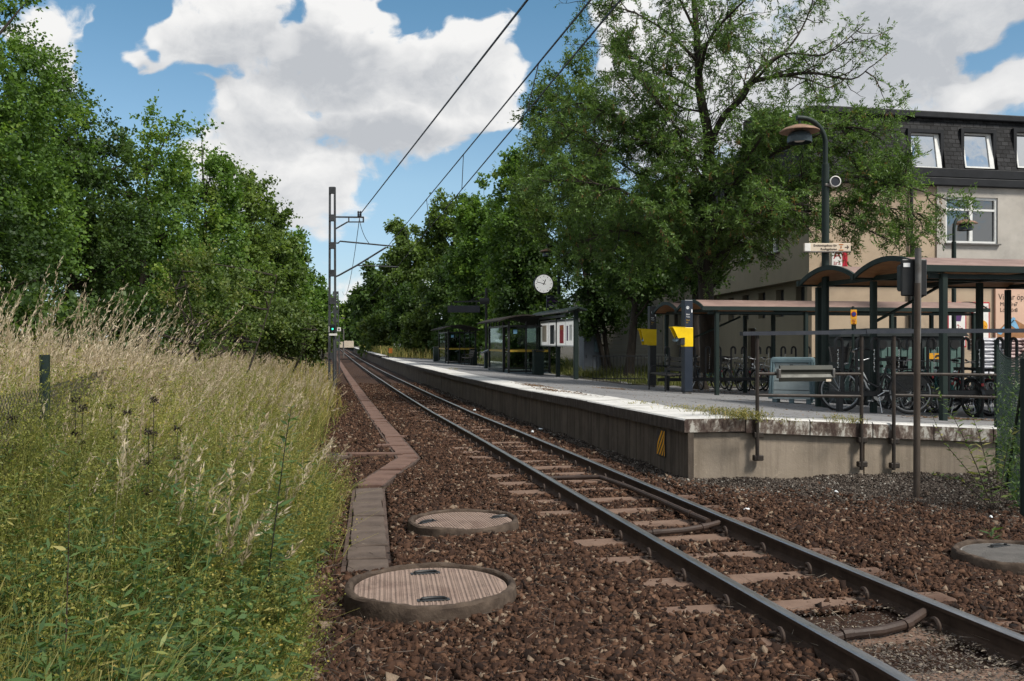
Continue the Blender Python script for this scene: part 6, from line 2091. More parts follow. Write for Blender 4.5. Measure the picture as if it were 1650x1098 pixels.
# ================================================================ TREES
RG = np.random.default_rng(77)
def crown_points(ells, n, rg, shell=.42, gap=.25):
    vol = np.array([e[3] * e[4] * e[5] for e in ells]) ** .85
    idx = rg.choice(len(ells), n, p=vol / vol.sum())
    E = np.array(ells)[idx]
    d = norm(rg.normal(size=(n, 3)))
    r = rg.random(n) ** shell
    P = E[:, :3] + d * r[:, None] * E[:, 3:6]
    out = norm(d / E[:, 3:6])
    return P, out
def add_leaves(acc, C_, out, rg, twigs, per, tl, L, W, tint0, tvar, droop=.25, spread=.75, upw=.35):
    """leaves set along short twigs that fan out from every cluster centre"""
    n = len(C_)
    D = norm(out[:, None, :] * .75 + rg.normal(size=(n, twigs, 3)) * spread + np.array([0, 0, upw]))
    ln = tl * rg.uniform(.5, 1.25, (n, twigs, 1, 1))
    f = (np.arange(per) + rg.random((n, twigs, per))) / per
    P = C_[:, None, None, :] + D[:, :, None, :] * (f[..., None] * ln)
    P = P + rg.normal(size=P.shape) * (L * .55)
    P[..., 2] -= droop * (f ** 2) * ln[..., 0] * .6
    LD_ = norm(D[:, :, None, :] * .7 + rg.normal(size=P.shape) * .75 + np.array([0, 0, -droop]))
    P = P.reshape(-1, 3); LD_ = LD_.reshape(-1, 3)
    k = len(P)
    sc = rg.uniform(.5, 1.3, k) * np.repeat(rg.uniform(.8, 1.15, n), twigs * per)
    V, Q = leaf_quads(P, LD_, L * sc, W * sc, rg)
    ct = np.repeat(rg.normal(0, tvar * 1.15, n), twigs * per)
    t = np.clip(tint0 + ct + rg.normal(0, tvar, k), 0, 1)
    acc.add(V, Q, np.repeat(t, 4))
def curve_pts(a, b, bend, n=6):
    a, b = Vector(a), Vector(b)
    mid = a.lerp(b, .5) + Vector(bend)
    return [a * (1 - u) ** 2 + mid * 2 * u * (1 - u) + b * u * u for u in [k / n for k in range(n + 1)]]
def tree(base, ells, ncl, label, leaf='leaf_maple', bark='bark', L=.11, W=.085, twigs=8, per=18, tl=.75, trunk_r=.16, tint=.45, tvar=.16, seed=1, group='trees', nlimb=26, name='tree', trunk_top=.72, droop=.25, cat='tree', spread=.75, shell=.42, multi=1):
    rg = np.random.default_rng(seed); rd = random.Random(seed)
    base = Vector(base)
    root = empty(name, base, label, cat, 0, group)
    E = [tuple(e) for e in ells]
    Cc, out = crown_points(E, ncl, rg, shell)
    Cc[:, 2] = np.maximum(Cc[:, 2], .35 + .3 * rg.random(ncl))
    acc = Acc()
    add_leaves(acc, Cc, out, rg, twigs, per, tl, L, W, tint, tvar, droop, spread)
    acc.build('crown', leaf, root)
    top = max(e[2] + e[5] for e in E); cx = sum(e[0] for e in E) / len(E); cy = sum(e[1] for e in E) / len(E)
    m = MB()
    for j in range(multi):
        ox, oy = (rd.uniform(-.5, .5), rd.uniform(-.4, .4)) if multi > 1 else (0, 0)
        axis = curve_pts((ox * .5, oy * .5, -.1), (cx * .6 + ox * 3, cy * .6 + oy * 3, top * trunk_top), (rd.uniform(-.3, .3), rd.uniform(-.3, .3), 0), 9)
        k_ = len(axis)
        tr_ = trunk_r / multi ** .5
        m.tube(axis, [tr_ * (1.35 if i == 0 else 1) * (1 - .82 * i / (k_ - 1)) for i in range(k_)], 9)
        for i in rd.sample(range(ncl), min(ncl, nlimb // multi)):
            p = Vector(Cc[i])
            h = max(.25 * top * trunk_top, min(top * trunk_top * .95, p.z - .55 * math.hypot(p.x, p.y)))
            a = axis[min(k_ - 1, max(0, int(round(h / (top * trunk_top) * (k_ - 1)))))]
            pts = curve_pts(a, p, (0, 0, -.12 * (p - a).length + rd.uniform(-.1, .25)), 5)
            r0 = tr_ * .30 * (1 - .6 * h / (top * trunk_top + .1)) + .012
            m.tube(pts, [r0 * (1 - .85 * q / 5) + .004 for q in range(6)], 5)
    m.build('trunk', bark, root, True)
    return root
def px_tree(x0, x1, ytop, Y, ybot, label, trunk_px=None, shape='round', surf=None, dens=1.0, depth=None, **kw):
    """tree whose crown spans photo columns x0..x1 and reaches row ytop when it stands at depth Y"""
    u = Y / F
    surf = surf or zg
    bp = at(trunk_px if trunk_px is not None else (x0 + x1) / 2, HZ, Y)
    bp.z = float(surf(bp.x, bp.y))
    c = at((x0 + x1) / 2, HZ, Y)
    off = c - bp
    rx = (x1 - x0) / 2 * u * .86
    zt = ZC + (HZ - ytop) * u - bp.z - .25
    zb_ = max(.3, ZC + (HZ - ybot) * u - bp.z)
    ry = depth or rx
    h = zt - zb_
    ox, oy = off.x, off.y
    if shape == 'round':
        E = [(ox, oy, zb_ + h * .45, rx, ry, h * .45), (ox * .9, oy, zb_ + h * .70, rx * .72, ry * .72, h * .30), (ox + rx * .25, oy - ry * .2, zb_ + h * .28, rx * .75, ry * .75, h * .27)]
    elif shape == 'cone':
        E = [(ox, oy, zb_ + h * .30, rx, ry, h * .30), (ox, oy, zb_ + h * .55, rx * .78, ry * .78, h * .26), (ox, oy, zb_ + h * .76, rx * .5, ry * .5, h * .18), (ox, oy, zb_ + h * .90, rx * .2, ry * .2, h * .10)]
    elif shape == 'tall':
        E = [(ox, oy, zb_ + h * .5, rx, ry, h * .5), (ox - rx * .2, oy, zb_ + h * .75, rx * .7, ry * .7, h * .25)]
    else:
        E = [(ox, oy, zb_ + h * .4, rx, ry, h * .55)]
    V = sum(e[3] * e[4] * e[5] for e in E) * 4.19
    Ls = max(.074, .0037 * Y)
    A = sum(e[3] * e[5] + e[4] * e[5] + e[3] * e[4] for e in E) * 2.5
    ncl = int(max(40, min(2600, A / (Ls / .095) ** 1.1 * 3.6 * dens)))
    kw.setdefault('L', Ls * 1.05); kw.setdefault('W', Ls * .82)
    kw.setdefault('tl', .54 * (Ls / .095) ** .45)
    return tree(bp, E, ncl, label, **kw)
GL = 'trees left of the track'
GR = 'trees right of the track'
px_tree(-330, 165, -110, 17, 520, 'huge dark broadleaf tree cut off by the left edge of the picture', -60, seed=2, group=GL, trunk_r=.25, tint=.42, dens=1.15)
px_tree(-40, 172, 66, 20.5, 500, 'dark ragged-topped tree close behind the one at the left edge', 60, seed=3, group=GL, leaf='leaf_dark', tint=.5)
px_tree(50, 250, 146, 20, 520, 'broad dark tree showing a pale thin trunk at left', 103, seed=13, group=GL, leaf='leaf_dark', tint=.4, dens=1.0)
px_tree(140, 338, 128, 24, 515, 'tall green maple with a pointed top, left of the track', 235, 'cone', seed=4, group=GL, tint=.55)
px_tree(240, 408, 196, 30, 520, 'rounded maple just right of the pointed one', 330, seed=5, group=GL, tint=.58)
px_tree(322, 460, 244, 36, 530, 'light green tree with a thin airy top where the left row slopes down', 395, seed=6, group=GL, leaf='leaf_light', tint=.4, spread=.95)
px_tree(388, 490, 308, 46, 535, 'bushy tree over the embankment, left row, halfway to the mast', 440, seed=7, group=GL, leaf='leaf_light', tint=.3)
px_tree(430, 514, 372, 60, 540, 'green tree in the left row next to the mast', 474, seed=8, group=GL, tint=.5)
px_tree(468, 531, 432, 80, 548, 'small looking far tree of the left row just left of the mast', 500, seed=9, group=GL, tint=.4)
px_tree(500, 546, 462, 115, 552, 'most distant tree of the left row, behind the mast', 520, seed=10, group=GL, tint=.4)
px_tree(-160, 90, 250, 15.5, 540, 'low dark tree under the huge one at the left edge', -40, seed=14, group=GL, leaf='leaf_dark', tint=.35)
px_tree(60, 330, 330, 27, 545, 'shaded understorey tree behind the light bush at left', 190, seed=15, group=GL, leaf='leaf_dark', tint=.35)
px_tree(300, 470, 400, 42, 548, 'dense lower tree filling the gap above the grass in mid left', 390, seed=16, group=GL, tint=.4)
# bushes at the foot of the left row
px_tree(268, 432, 352, 19.5, 560, 'light green upright bush in front of the left trees', 345, 'bush', seed=20, group='bushes', leaf='leaf_bush', tint=.45, name='bush', cat='bush', W=.05, L=.085, trunk_r=.06, nlimb=18, droop=-.25, multi=3, trunk_top=.8, spread=.6)
px_tree(-40, 130, 462, 12, 580, 'low leafy bush behind the grass at the left edge', 40, 'bush', seed=21, group='bushes', leaf='leaf_dark', tint=.55, name='bush', cat='bush', trunk_r=.05, nlimb=14, multi=2)
px_tree(120, 270, 470, 15.5, 570, 'dark bush in the shade behind the tall grass', 190, 'bush', seed=26, group='bushes', leaf='leaf_dark', tint=.35, name='bush', cat='bush', trunk_r=.05, nlimb=14, multi=2)
px_tree(215, 345, 468, 31, 566, 'dark thicket closing the gap under the maples', 280, 'bush', seed=27, group='bushes', leaf='leaf_dark', tint=.45, name='bush', cat='bush', trunk_r=.05, nlimb=14, multi=2)
px_tree(330, 440, 490, 40, 566, 'dark low thicket behind the board fence', 385, 'bush', seed=28, group='bushes', leaf='leaf_dark', tint=.5, name='bush', cat='bush', trunk_r=.05, nlimb=14, multi=2)
px_tree(400, 500, 478, 34, 565, 'green bush with a few reddish leaves where the grass ends', 450, 'bush', seed=22, group='bushes', leaf='leaf_bush', tint=.38, tvar=.14, name='bush', cat='bush', trunk_r=.05, nlimb=14, multi=2)
px_tree(455, 528, 500, 48, 565, 'rusty tinged bush close to the foot of the mast', 492, 'bush', seed=23, group='bushes', leaf='leaf_bush', tint=.36, tvar=.14, name='bush', cat='bush', trunk_r=.05, nlimb=14, multi=2)
# right side
vf = lambda t, s: zverge(t, s) if s < 80 else zp(t, s) + .8 * sstep(7, 26, t)
px_tree(545, 600, 478, 230, 556, 'dark far tree closing the view at the end of the track', 572, seed=30, group=GR, surf=vf, leaf='leaf_dark', tint=.5)
px_tree(528, 572, 500, 250, 556, 'pale far tree right behind the mast at the end of the track', 550, seed=31, group=GR, surf=zg, tint=.6)
px_tree(566, 650, 425, 140, 558, 'dense dark tree far along the platform edge', 612, seed=32, group=GR, surf=vf, leaf='leaf_dark', tint=.55)
px_tree(612, 712, 345, 105, 560, 'slender birch with drooping twigs beyond the platform', 662, 'tall', seed=33, group=GR, surf=vf, leaf='leaf_light', tint=.25, droop=.9, spread=.6, dens=.7, trunk_r=.16)
px_tree(668, 775, 300, 90, 555, 'tall light green tree between the birch and the shelters', 728, seed=34, group=GR, surf=vf, leaf='leaf_light', tint=.2, dens=.85)
px_tree(715, 835, 285, 72, 560, 'broad tree above the farther glass shelter', 785, seed=35, group=GR, surf=vf, tint=.45, depth=3)
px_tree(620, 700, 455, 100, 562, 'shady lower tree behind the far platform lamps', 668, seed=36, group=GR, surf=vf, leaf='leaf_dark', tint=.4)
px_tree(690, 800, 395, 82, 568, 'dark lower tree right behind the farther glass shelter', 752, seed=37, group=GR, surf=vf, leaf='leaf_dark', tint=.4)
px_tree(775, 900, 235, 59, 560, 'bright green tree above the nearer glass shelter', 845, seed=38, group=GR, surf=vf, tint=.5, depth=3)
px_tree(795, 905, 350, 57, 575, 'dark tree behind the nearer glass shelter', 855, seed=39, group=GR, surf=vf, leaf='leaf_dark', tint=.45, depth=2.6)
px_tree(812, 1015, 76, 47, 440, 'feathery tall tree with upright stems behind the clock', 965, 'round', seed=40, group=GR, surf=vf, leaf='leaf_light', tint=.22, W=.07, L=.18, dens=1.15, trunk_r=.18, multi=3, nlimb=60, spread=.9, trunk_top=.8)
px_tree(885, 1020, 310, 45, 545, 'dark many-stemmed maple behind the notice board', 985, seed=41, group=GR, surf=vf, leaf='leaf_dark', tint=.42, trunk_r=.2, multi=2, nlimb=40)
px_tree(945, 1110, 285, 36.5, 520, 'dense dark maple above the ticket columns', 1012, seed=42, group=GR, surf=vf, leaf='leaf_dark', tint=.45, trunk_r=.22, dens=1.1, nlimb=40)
px_tree(1056, 1178, 320, 29.5, 458, 'dark spreading maple above the farther bike shelter', 1128, seed=43, group=GR, surf=vf, leaf='leaf_dark', tint=.52, trunk_r=.24, dens=.9, nlimb=40, depth=2.6)
px_tree(578, 655, 500, 112, 564, 'light green bush at the far platform edge', 622, 'bush', seed=44, group='bushes', surf=vf, leaf='leaf_bush', tint=.45, name='bush', cat='bush', trunk_r=.05, nlimb=14)
px_tree(640, 712, 498, 84, 574, 'bush with reddish leaves behind the white far sign', 685, 'bush', seed=45, group='bushes', surf=vf, leaf='leaf_bush', tint=.42, tvar=.15, name='bush', cat='bush', trunk_r=.05, nlimb=14)
px_tree(690, 800, 510, 76, 585, 'dark hedge-like bush behind the farther shelter', 755, 'bush', seed=47, group='bushes', surf=vf, leaf='leaf_dark', tint=.35, name='bush', cat='bush', trunk_r=.04, nlimb=12, depth=1.2)
px_tree(795, 915, 500, 54, 592, 'dark bush behind the nearer shelter', 860, 'bush', seed=48, group='bushes', surf=vf, leaf='leaf_dark', tint=.35, name='bush', cat='bush', trunk_r=.04, nlimb=12, depth=1.0)

# the big airy tree with visible limbs
def big_tree():
    rd = random.Random(9); rg = np.random.default_rng(9)
    Y0 = 26.5
    base = at(1138, HZ, Y0 + 1.2); base.z = float(zp(base.x, base.y))
    root = empty('tree', base, 'big airy tree with bare curving limbs reaching over the beige building', 'tree', 0, GR)
    def W(px, py, Y): return at(px, py, Y) - base
    m = MB()
    twP = []; twD = []; twT = []
    def smooth(pts, k=4):
        P = [Vector(p) for p in pts]; out = []
        for i in range(len(P) - 1):
            p0 = P[max(0, i - 1)]; p1 = P[i]; p2 = P[i + 1]; p3 = P[min(len(P) - 1, i + 2)]
            for j in range(k):
                t = j / k
                out.append(.5 * ((2 * p1) + (p2 - p0) * t + (2 * p0 - 5 * p1 + 4 * p2 - p3) * t * t + (3 * p1 - p0 - 3 * p2 + p3) * t ** 3))
        out.append(P[-1])
        return out
    def rv(s=1.0): return Vector((rd.gauss(0, s), rd.gauss(0, s), rd.gauss(0, s)))
    def branch(pts, r0, r1, level, dens, droop):
        n = len(pts)
        m.tube(pts, [r0 + (r1 - r0) * (i / (n - 1)) ** .8 for i in range(n)], 8 if level == 0 else (5 if level == 1 else 3), level == 0)
        L_ = sum((b - a).length for a, b in zip(pts[:-1], pts[1:]))
        step = (.15, .105, .042)[level]
        acc_ = 0; nxt = step * (2.0 if level == 0 else 1.0)
        for a, b in zip(pts[:-1], pts[1:]):
            sl = (b - a).length
            while nxt < acc_ + sl:
                f = (nxt - acc_) / max(sl, 1e-6)
                p = a.lerp(b, f); d = (b - a).normalized()
                u = nxt / L_
                if level < 2:
                    if level == 1 or u > .16:
                        nd = (d * .55 + rv(.62) + Vector((0, 0, .10 - droop))).normalized()
                        ln = (1.75 if level == 0 else .75) * rd.uniform(.45, 1.2) * (1.1 - .45 * u)
                        if rd.random() < dens + (.25 if level == 0 else 0):
                            q = [p]
                            dd = nd.copy()
                            k = 5 if level == 0 else 3
                            for _ in range(k):
                                dd = (dd + rv(.22) + Vector((0, 0, .02 - droop * .35))).normalized()
                                q.append(q[-1] + dd * ln / k)
                            branch(q, (.020 if level == 0 else .008) * rd.uniform(.7, 1.3), .004 if level == 0 else .002, level + 1, dens, droop)
                else:
                    if rd.random() < dens:
                        twP.append(p); twD.append((d + rv(.8) + Vector((0, 0, .10))).normalized())
                nxt += step * rd.uniform(.7, 1.35)
            acc_ += sl
    trunk = smooth([W(1142, 600, Y0 + 1.2), W(1138, 480, Y0 + 1.1), W(1134, 380, Y0 + .9), W(1140, 300, Y0 + .6), W(1142, 225, Y0 + .4), W(1128, 150, Y0 + .2), W(1124, 80, Y0), W(1118, 0, Y0), W(1105, -110, Y0)])
    nT = len(trunk)
    m.tube(trunk, [.25 * (1 - .80 * i / (nT - 1)) for i in range(nT)], 12)
    limbs = [
        ([(1142, 240, .4), (1165, 188, .1), (1195, 160, -.3), (1215, 132, -.6), (1262, 122, -1.0), (1312, 118, -1.4), (1372, 128, -1.6), (1402, 108, -1.8)], .12, .36, 0),
        ([(1150, 215, .2), (1185, 165, .4), (1225, 110, .6), (1268, 80, .9), (1300, 30, 1.2), (1320, -40, 1.5)], .085, .42, 0),
        ([(1215, 132, -.6), (1262, 88, -1.2), (1330, 88, -1.6), (1392, 40, -2)], .05, .36, .1),
        ([(1262, 122, -1.0), (1300, 128, -.7), (1345, 140, -.2), (1390, 90, .2)], .035, .36, .2),
        ([(1126, 140, .2), (1140, 70, -.5), (1180, 20, -1), (1230, -20, -1.4), (1290, -30, -1.4)], .06, .42, 0),
        ([(1138, 350, .8), (1092, 285, .4), (1052, 240, 0), (1000, 195, -.4), (935, 165, -.8)], .09, .62, .05),
        ([(1092, 285, .4), (1060, 200, .8), (1020, 150, 1.0), (990, 110, 1.2)], .05, .55, .0),
        ([(1124, 100, 0), (1082, 58, -.4), (1025, 22, -.8), (975, 8, -1.2)], .055, .55, .1),
        ([(1124, 60, 0), (1090, -10, .2), (1050, -60, .4), (1010, -70, .4)], .05, .6, 0),
        ([(1136, 400, .9), (1200, 335, -.2), (1282, 292, -1.2), (1370, 285, -2), (1450, 298, -2.6), (1515, 318, -3)], .10, .60, .06),
        ([(1138, 385, .9), (1212, 272, -.4), (1300, 225, -1.2), (1375, 205, -2), (1420, 225, -2.4)], .085, .60, .03),
        ([(1282, 292, -1.2), (1330, 250, -1.2), (1380, 245, -1.4), (1440, 262, -1.4)], .04, .62, .05),
        ([(1140, 330, .6), (1200, 260, .8), (1262, 212, 1.0), (1310, 188, 1.2)], .06, .65, .0),
        ([(1136, 430, 1.0), (1222, 365, -.2), (1312, 340, -1.2), (1385, 365, -2), (1425, 385, -2.4)], .075, .5, .15),
        ([(1136, 450, 1.0), (1082, 395, .4), (1002, 372, .2), (930, 395, 0)], .075, .8, .1),
        ([(1136, 430, 1.0), (1180, 395, .2), (1210, 392, -.4)], .05, .6, .15),
        ([(1136, 360, .9), (1180, 300, -.6), (1215, 240, -1.2), (1240, 200, -1.8)], .055, .6, .0),
        ([(1136, 330, .9), (1060, 330, -.8), (980, 300, -1.4), (900, 290, -1.6)], .07, .8, .05),
        ([(1138, 300, .6), (1110, 250, -.8), (1080, 190, -1.4), (1040, 140, -1.8)], .055, .6, .0),
        ([(1312, 345, -1.2), (1360, 330, -1.6), (1430, 335, -2), (1485, 345, -2.2)], .035, .65, .15),
        ([(1136, 400, .9), (1170, 360, -1.0), (1240, 340, -2.0), (1300, 325, -2.6)], .05, .6, .05),
    ]
    limbs += [([(1138, 330, .6), (1060, 300, .8), (980, 250, .6), (905, 200, .4)], .06, .62, .05), ([(1128, 150, .2), (1080, 122, .6), (1020, 92, 1.0), (965, 70, 1.2)], .05, .6, .05),
              ([(1138, 280, .6), (1085, 230, .2), (1030, 215, -.4), (960, 235, -.8)], .05, .62, .05), ([(1124, 100, 0), (1150, 60, .8), (1190, 30, 1.4)], .04, .5, .05), ([(1130, 180, .3), (1090, 170, -.6), (1050, 130, -1.2)], .04, .6, .05)]
    branch(trunk[6:], .03, .02, 0, .30, .05)
    for pts, r, dens, droop in limbs:
        P = smooth([W(x, y, Y0 + dy) for x, y, dy in pts], 4)
        branch(P, r, .010, 0, dens, droop)
    m.build('trunk', 'bark', root, True)
    # pinnate leaves: leaflets in pairs along a short stalk
    P = np.array([tuple(p) for p in twP]); D = np.array([tuple(d) for d in twD])
    n = len(P); k = 8
    D = norm(D + np.array([0, 0, -.1]))
    Nn = norm(rg.normal(size=(n, 3)) + np.array([0, 0, 1.2])); S = norm(np.cross(D, Nn))
    f = (np.arange(k) // 2 + 1) / (k / 2)
    sd_ = np.where(np.arange(k) % 2, 1, -1)
    stalk = rg.uniform(.14, .24, (n, 1))
    bp = P[:, None] + D[:, None] * (stalk * f)[..., None]
    bp[..., 2] -= (.035 * f ** 2)[None]
    ld = norm(D[:, None] * .75 + S[:, None] * (sd_ * .9)[None, :, None] + rg.normal(size=bp.shape) * .30 + np.array([0, 0, -.06]))
    V, Q = leaf_quads(bp.reshape(-1, 3), ld.reshape(-1, 3), rg.uniform(.075, .12, n * k), rg.uniform(.028, .042, n * k), rg)
    t = np.clip(np.repeat(rg.normal(.42, .2, n), k) + rg.normal(0, .08, n * k), 0, .95)
    acc = Acc(); acc.add(V, Q, np.repeat(t, 4))
    # hanging brown seed bunches
    sel = rg.choice(n, n // 26, replace=False)
    sp = np.repeat(P[sel], 7, 0) + rg.normal(size=(len(sel) * 7, 3)) * np.array([.022, .022, .05]) - np.array([0, 0, .08])
    sdv = norm(rg.normal(size=sp.shape) * .3 + np.array([0, 0, -1]))
    V, Q = leaf_quads(sp, sdv, .07, .03, rg)
    acc.add(V, Q, np.repeat(np.full(len(sp), .985), 4))
    acc.build('crown', 'leaf_olive', root)
    print('big tree leaflets', n * k, 'branch verts', len(m.v))
big_tree()

# ================================================================ GRASS AND PLANTS
rg = np.random.default_rng(321)
def sample_cam(n, y0, y1, xl=-.70, xr=.25, pw=2.0):
    u = rg.random(n)
    if pw == 2: Y = 1 / (1 / y0 + u * (1 / y1 - 1 / y0))
    elif pw == 1: Y = y0 * (y1 / y0) ** u
    else: Y = y0 + (y1 - y0) * u
    X = rg.uniform(xl, xr, n) * Y
    t = CP * X + SP * Y; s = -SP * X + CP * Y
    return t, s, Y
def patchy(t, s, f, ph=0.0):
    return .5 + .25 * (np.sin(t * f + 1.3 * np.sin(s * f * .7 + ph)) + np.sin(s * f * .9 - 1.1 * np.sin(t * f * .6 + ph * 2)))
WIND = np.array([.19, .03, 0])
def stems(acc, t, s, z, h, lean, w, tint, curve=.12):
    """slender stalks; returns tops and top directions"""
    n = len(t)
    B = np.stack([t, s, z], -1)
    a = rg.uniform(0, 2 * PI, n)
    side = np.stack([np.cos(a), np.sin(a), np.zeros(n)], -1)
    L3 = lean * h[:, None]
    P1 = B + np.array([0, 0, .5]) * h[:, None] + L3 * .30
    P2 = B + np.array([0, 0, 1.0]) * h[:, None] * (1 - .25 * (lean ** 2).sum(-1))[:, None] + L3
    V, Q = strips(B, P1, P2, w, w * .8, w * .35, side)
    acc.add(V, Q, np.repeat(tint, 6))
    return P1, P2
def kites_along(acc, A, Bp, m, L, W, tint, out=.6, tv=.12, j=.01, up=.5):
    n = len(A)
    f = (np.arange(m) + rg.random((n, m))) / m
    ax = Bp - A
    d = norm(ax)
    P = A[:, None] + ax[:, None] * f[..., None] + rg.normal(size=(n, m, 3)) * j
    D = norm(d[:, None] * up + rg.normal(size=(n, m, 3)) * out)
    k = n * m
    sc = rg.uniform(.6, 1.25, k)
    V, Q = leaf_quads(P.reshape(-1, 3), D.reshape(-1, 3), L * sc, W * sc, rg, .3)
    t = np.clip(np.repeat(tint, m) + rg.normal(0, tv, k), 0, 1)
    acc.add(V, Q, np.repeat(t, 4))
def edge(s):
    """how far right the grass stands"""
    return -.10 + .16 * np.sin(s * .9) + .10 * np.sin(s * 2.7 + 1) + .35 * sstep(16, 26, s) - .35 * sstep(9, 12, s) * sstep(18, 14, s)
# -- tall straw grass with feathery heads
A_ = Acc()
t, s, Y = sample_cam(40000, 4.6, 60, -.72, .1, 1)
keep = (t < edge(s) - .25) & (t > -14)
tall = sstep(-1.2, -2.3, t) * sstep(6.2, 8.2, Y)
pk = patchy(t, s, 1.3, .4)
far = sstep(9, 16, Y)
keep &= rg.random(len(t)) < (.06 + .94 * tall * (.35 + .65 * pk) + .26 * far)
t, s, Y, tall, pk, far = [v[keep] for v in (t, s, Y, tall, pk, far)]
n = len(t)
h = (1.06 + .26 * tall * pk * 1.7 + rg.normal(0, .12, n)) * (1 - .10 * far)
h = np.where(rg.random(n) < .10 * tall * (Y < 13), h + rg.uniform(.2, .75, n), h)
h *= np.clip(.55 + .45 * (edge(s) - t) / .9, .5, 1)
lean = WIND + rg.normal(size=(n, 3)) * np.array([.19, .19, 0])
tint = np.clip(rg.normal(.45, .2, n), 0, 1)
w = np.maximum(.0016, .00028 * Y) * rg.uniform(.8, 1.3, n)
P1, P2 = stems(A_, t, s, zg(t, s) - .03, h, lean, w, tint)
hd = (P2 - P1); hl = rg.uniform(.30, .46, n)
base_h = P2 - hd * hl[:, None]
kites_along(A_, base_h, P2 + hd * .02, 19, .052, .0095, tint + .12, .33, .12, .006, 1.0)
kites_along(A_, base_h + hd * hl[:, None] * .25, P2 + hd * .10, 7, .055, .008, tint + .2, .2, .12, .006, 1.0)
tag(A_.build('dry_grass', 'straw'), kind='stuff')
# -- leafy grass blades filling in
G_ = Acc()
t, s, Y = sample_cam(120000, 2.3, 75, -.74, .25, 1)
e = edge(s)
keep = (t < e + .05) & (t > -18) & (rg.random(len(t)) < (1 - .55 * sstep(5.8, 7.2, Y) * sstep(-1.4, -2.4, t) * sstep(16, 12, Y)) * (.55 + .45 * sstep(3, 4.5, Y))) & (rg.random(len(t)) < np.clip((e + .15 - t) / .5, 0.05, 1))
t, s, Y = t[keep], s[keep], Y[keep]; n = len(t)
h = (1 + .25 * sstep(-.9, -2.0, t) * sstep(4.0, 5.0, Y)) * rg.uniform(.40, 1.15, n) * (1 - .15 * sstep(10, 30, Y)) * np.clip(.45 + .55 * (edge(s) - t) / .8, .35, 1) * (.7 + .3 * sstep(3, 6, Y))
lean = WIND * .8 + rg.normal(size=(n, 3)) * np.array([.34, .34, 0])
tint = np.clip(.28 + .40 * patchy(t, s, .9, 2) + .25 * sstep(12, 30, Y) + rg.normal(0, .16, n), 0, 1)
w = np.maximum(.0030, .00042 * Y) * rg.uniform(.7, 1.4, n)
stems(G_, t, s, zg(t, s) - .03, h, lean, w, tint)
tag(G_.build('grass', 'grass_green'), kind='stuff')
# -- airy yellow-green herb with tiny leaves
H_ = Acc()
t, s, Y = sample_cam(12000, 2.6, 34, -.72, .2, 1)
e = edge(s)
keep = (t < e + .02) & (t > -8) & (rg.random(len(t)) < (.30 + .7 * sstep(-4.2, -1.6, t)) * (.22 + .78 * sstep(2.8, 4.6, Y)) * (1 - .55 * sstep(12, 26, Y)) * (1 - .65 * sstep(5.6, 7.0, Y) * sstep(-1.4, -2.4, t)))
t, s, Y = t[keep], s[keep], Y[keep]; n = len(t)
print('herbs', n)
h = rg.uniform(.70, 1.30, n) * np.clip(.4 + .6 * (edge(s) - t) / .8, .36, 1) * (.58 + .42 * sstep(3.0, 5.6, Y)) * (1 + .28 * sstep(-.9, -2.0, t) * sstep(4.0, 5.0, Y))
lean = WIND * .5 + rg.normal(size=(n, 3)) * np.array([.2, .2, 0])
tint = np.clip(.30 + .45 * patchy(t, s, 1.1, 5) + rg.normal(0, .12, n), 0, 1)
z0 = zg(t, s)
P1, P2 = stems(H_, t, s, z0 - .03, h, lean, np.maximum(.0022, .0003 * Y), tint)
nb = 9
f = rg.uniform(.30, 1.0, (n, nb))
B0_ = np.stack([t, s, z0], -1)
at_ = np.where(f[..., None] < .5, B0_[:, None] + (P1 - B0_)[:, None] * (f * 2)[..., None], P1[:, None] + (P2 - P1)[:, None] * (f * 2 - 1)[..., None])
bd_ = norm(rg.normal(size=(n, nb, 3)) * np.array([1, 1, .3]) + np.array([.25, 0, .75]))
bl = rg.uniform(.12, .34, (n, nb)) * (1.15 - .5 * f)
be = at_ + bd_ * bl[..., None]
a0 = at_.reshape(-1, 3); b0 = be.reshape(-1, 3); tt_ = np.repeat(tint, nb)
mid = (a0 + b0) / 2 - np.array([0, 0, .012])
sd_ = norm(rg.normal(size=a0.shape) * np.array([1, 1, .2]))
Yb_ = np.repeat(Y, nb)
V, Q = strips(a0, mid, b0, np.maximum(.0012, .0002 * Yb_), np.maximum(.001, .00018 * Yb_), np.full(len(a0), .0006), sd_)
H_.add(V, Q, np.repeat(tt_, 6))
kites_along(H_, a0, b0, 7, .019, .010, tt_, .8, .16, .011, .5)
kites_along(H_, a0 + (b0 - a0) * .5, b0 + (b0 - a0) * .1, 4, .012, .009, tt_ + .15, .9, .18, .012, .4)
tag(H_.build('wild_herbs', 'herb'), kind='stuff')
# -- broad-leaved weeds close to the camera
N_ = Acc()
t, s, Y = sample_cam(5200, 2.3, 9, -.72, .1, 1)
e = edge(s)
keep = (t < e - .05) & (t > -4) & (rg.random(len(t)) < (.35 + .65 * sstep(6.5, 3.5, Y)))
t, s, Y = t[keep], s[keep], Y[keep]; n = len(t)
h = rg.uniform(.38, .80, n) * (.72 + .28 * sstep(2.6, 4.5, Y))
lean = rg.normal(size=(n, 3)) * np.array([.12, .12, 0]) + WIND * .2
tint = np.clip(.30 + .3 * patchy(t, s, 2.1, 9) + rg.normal(0, .12, n), 0, .9)
z0 = zg(t, s)
P1, P2 = stems(N_, t, s, z0 - .03, h, lean, np.full(n, .0028), np.full(n, .12))
B0_ = np.stack([t, s, z0], -1)
m_ = 16
f = .25 + .75 * (np.arange(m_) // 2 + .5) / (m_ / 2) + rg.normal(0, .01, (n, m_))
